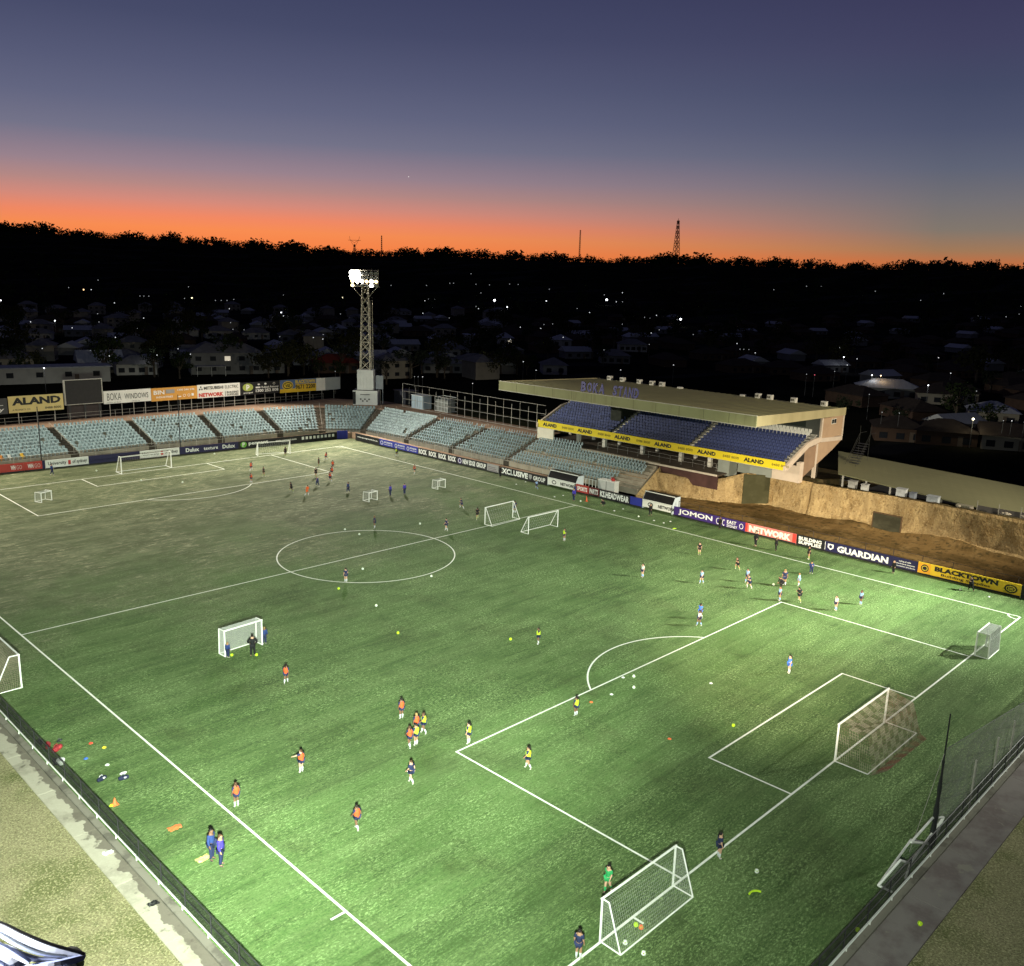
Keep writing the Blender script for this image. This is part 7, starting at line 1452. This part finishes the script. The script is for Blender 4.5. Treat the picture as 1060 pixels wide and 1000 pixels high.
# ---------------------------------------------------------------- sky, lamps, camera
def s2l(*c): return tuple(((v/255+.055)/1.055)**2.4 if v > 10 else v/255/12.92 for v in c)
w = bpy.data.worlds.new('World'); C.world = w; w.use_nodes = True; nt = w.node_tree; nt.nodes.clear()
tc = nt.nodes.new('ShaderNodeTexCoord'); sep = nt.nodes.new('ShaderNodeSeparateXYZ'); nrm = nt.nodes.new('ShaderNodeVectorMath'); nrm.operation = 'NORMALIZE'
nt.links.new(tc.outputs['Generated'], nrm.inputs[0]); nt.links.new(nrm.outputs[0], sep.inputs[0])
def ramp(stops):
    r = nt.nodes.new('ShaderNodeValToRGB'); e = r.color_ramp.elements
    for i, (p, c) in enumerate(stops):
        if i < 2: k = e[i]; k.position = p
        else: k = e.new(p)
        k.color = (*s2l(*c), 1)
    mm = math_(nt, 'MULTIPLY', sep.outputs['Z'], 2.0)   # 0..0.5 of sin(elevation) over the ramp
    nt.links.new(mm, r.inputs['Fac']); return r.outputs['Color']
GL = ramp([(0., (2, 2, 3)), (.03, (250, 126, 62)), (.086, (252, 142, 82)), (.110, (245, 138, 100)), (.138, (216, 140, 124)), (.168, (184, 138, 134)), (.202, (156, 132, 143)), (.262, (117, 116, 138)), (.32, (100, 103, 130)), (.385, (87, 91, 120)), (.47, (71, 76, 106)), (.56, (61, 66, 97)), (.66, (55, 57, 86)), (1., (34, 37, 66))])
RT = ramp([(0., (2, 2, 3)), (.03, (206, 112, 62)), (.060, (192, 112, 68)), (.082, (162, 121, 88)), (.122, (130, 119, 109)), (.175, (115, 112, 116)), (.235, (95, 100, 118)), (.305, (79, 85, 110)), (.375, (69, 75, 102)), (.445, (66, 67, 97)), (.52, (60, 60, 91)), (.60, (54, 54, 82)), (1., (34, 37, 66))])
EA = ramp([(0., (2, 2, 3)), (.02, (44, 43, 50)), (.3, (50, 51, 64)), (1., (34, 36, 54))])
hx = nt.nodes.new('ShaderNodeCombineXYZ'); nt.links.new(sep.outputs['X'], hx.inputs[0]); nt.links.new(sep.outputs['Y'], hx.inputs[1])
hn = nt.nodes.new('ShaderNodeVectorMath'); hn.operation = 'NORMALIZE'; nt.links.new(hx.outputs[0], hn.inputs[0])
dt = nt.nodes.new('ShaderNodeVectorMath'); dt.operation = 'DOT_PRODUCT'; nt.links.new(hn.outputs[0], dt.inputs[0]); g = Vector((.436, .90, 0)).normalized(); dt.inputs[1].default_value = g
mr = nt.nodes.new('ShaderNodeMapRange'); mr.inputs['From Min'].default_value = .72; mr.inputs['From Max'].default_value = 1.01; nt.links.new(dt.outputs['Value'], mr.inputs['Value'])
col = mixcol(nt, mr.outputs['Result'], RT, GL)
m3 = nt.nodes.new('ShaderNodeMapRange'); m3.inputs['From Min'].default_value = -.1; m3.inputs['From Max'].default_value = .55; nt.links.new(dt.outputs['Value'], m3.inputs['Value'])
col = mixcol(nt, m3.outputs['Result'], EA, col)
bg = nt.nodes.new('ShaderNodeBackground'); nt.links.new(col, bg.inputs['Color']); bg.inputs['Strength'].default_value = 1.
wo = nt.nodes.new('ShaderNodeOutputWorld'); nt.links.new(bg.outputs[0], wo.inputs['Surface'])

def spot(name, loc, tgt, kw, color, ang, blend, size=.6):
    l = bpy.data.lights.new(name, 'SPOT'); l.energy = kw*1000; l.color = color; l.spot_size = R(ang); l.spot_blend = blend; l.shadow_soft_size = size
    o = bpy.data.objects.new(name, l); COL.objects.link(o); o.location = loc
    o.rotation_euler = (Vector(tgt)-Vector(loc)).to_track_quat('-Z', 'Y').to_euler()
    return o
cool, neut, warm = (.87, 1., .82), (.97, 1., .86), (1., .90, .68)
T1, T2, T3, T4 = (-20.6, -20.4, 25.2), (85, -27, 30), (-12, 135, 30), (82.2, 119.8, 28.2)
spot('floodlight_near', T1, (2, 20, 0), 225, cool, 64, 1.); spot('floodlight_near', T1, (26, 4, 0), 66, cool, 62, 1.); spot('floodlight_near', T1, (4.5, 14.5, 0), 130, cool, 30, 1.); spot('floodlight_near', T1, (34, 31, 0), 330, cool, 28, 1.); spot('floodlight_near', T1, (3, 38, 0), 300, cool, 40, 1.); spot('floodlight_near', (-20.4, -20.9, 25.6), (80, 30, -6), 850, warm, 22, 1.)
spot('floodlight_far', T2, (54, 0, 0), 130, neut, 60, .8); spot('floodlight_far', T2, (58, 10, 0), 225, cool, 34, 1.); spot('floodlight_far', T2, (54, 36, 0), 200, neut, 46, .9); spot('floodlight_far', (85, -27, 29), (88, 42, 4), 140, warm, 54, .7)
spot('floodlight_end', T3, (35, 88, 0), 225, (1., .93, .74), 80, .7); spot('floodlight_end', T3, (78, 100, 2), 160, neut, 40, .8)
spot('floodlight_tower_beam', T4, (48, 75, 0), 250, (1., .96, .80), 84, .6); spot('floodlight_tower_beam', (81, 118.5, 28), (45, 112, 2), 90, (1., .92, .76), 90, .7)

cam = bpy.data.cameras.new('camera'); co = bpy.data.objects.new('camera', cam); COL.objects.link(co); C.camera = co
f_ = Vector((.698, .682, -.2182)); yaw, pit, rol = .797, -.22, .0294
fw = Vector((math.sin(yaw)*math.cos(pit), math.cos(yaw)*math.cos(pit), math.sin(pit))); rt_ = Vector((math.cos(yaw), -math.sin(yaw), 0)); up = rt_.cross(fw)
r2 = rt_*math.cos(rol)+up*math.sin(rol); u2 = -rt_*math.sin(rol)+up*math.cos(rol)
mx = Matrix((r2, u2, -fw)).transposed().to_4x4(); mx.translation = CAM; co.matrix_world = mx
cam.sensor_fit = 'HORIZONTAL'; cam.sensor_width = 36; cam.lens = 932.837/1060*36; cam.clip_start = .1; cam.clip_end = 12000
C.view_settings.view_transform = 'Standard'; C.view_settings.look = 'None'; C.view_settings.exposure = 0; C.view_settings.gamma = 1
C.render.engine = 'CYCLES'; C.cycles.use_denoising = True; C.cycles.max_bounces = 4; C.cycles.transparent_max_bounces = 12; C.cycles.sample_clamp_indirect = 3
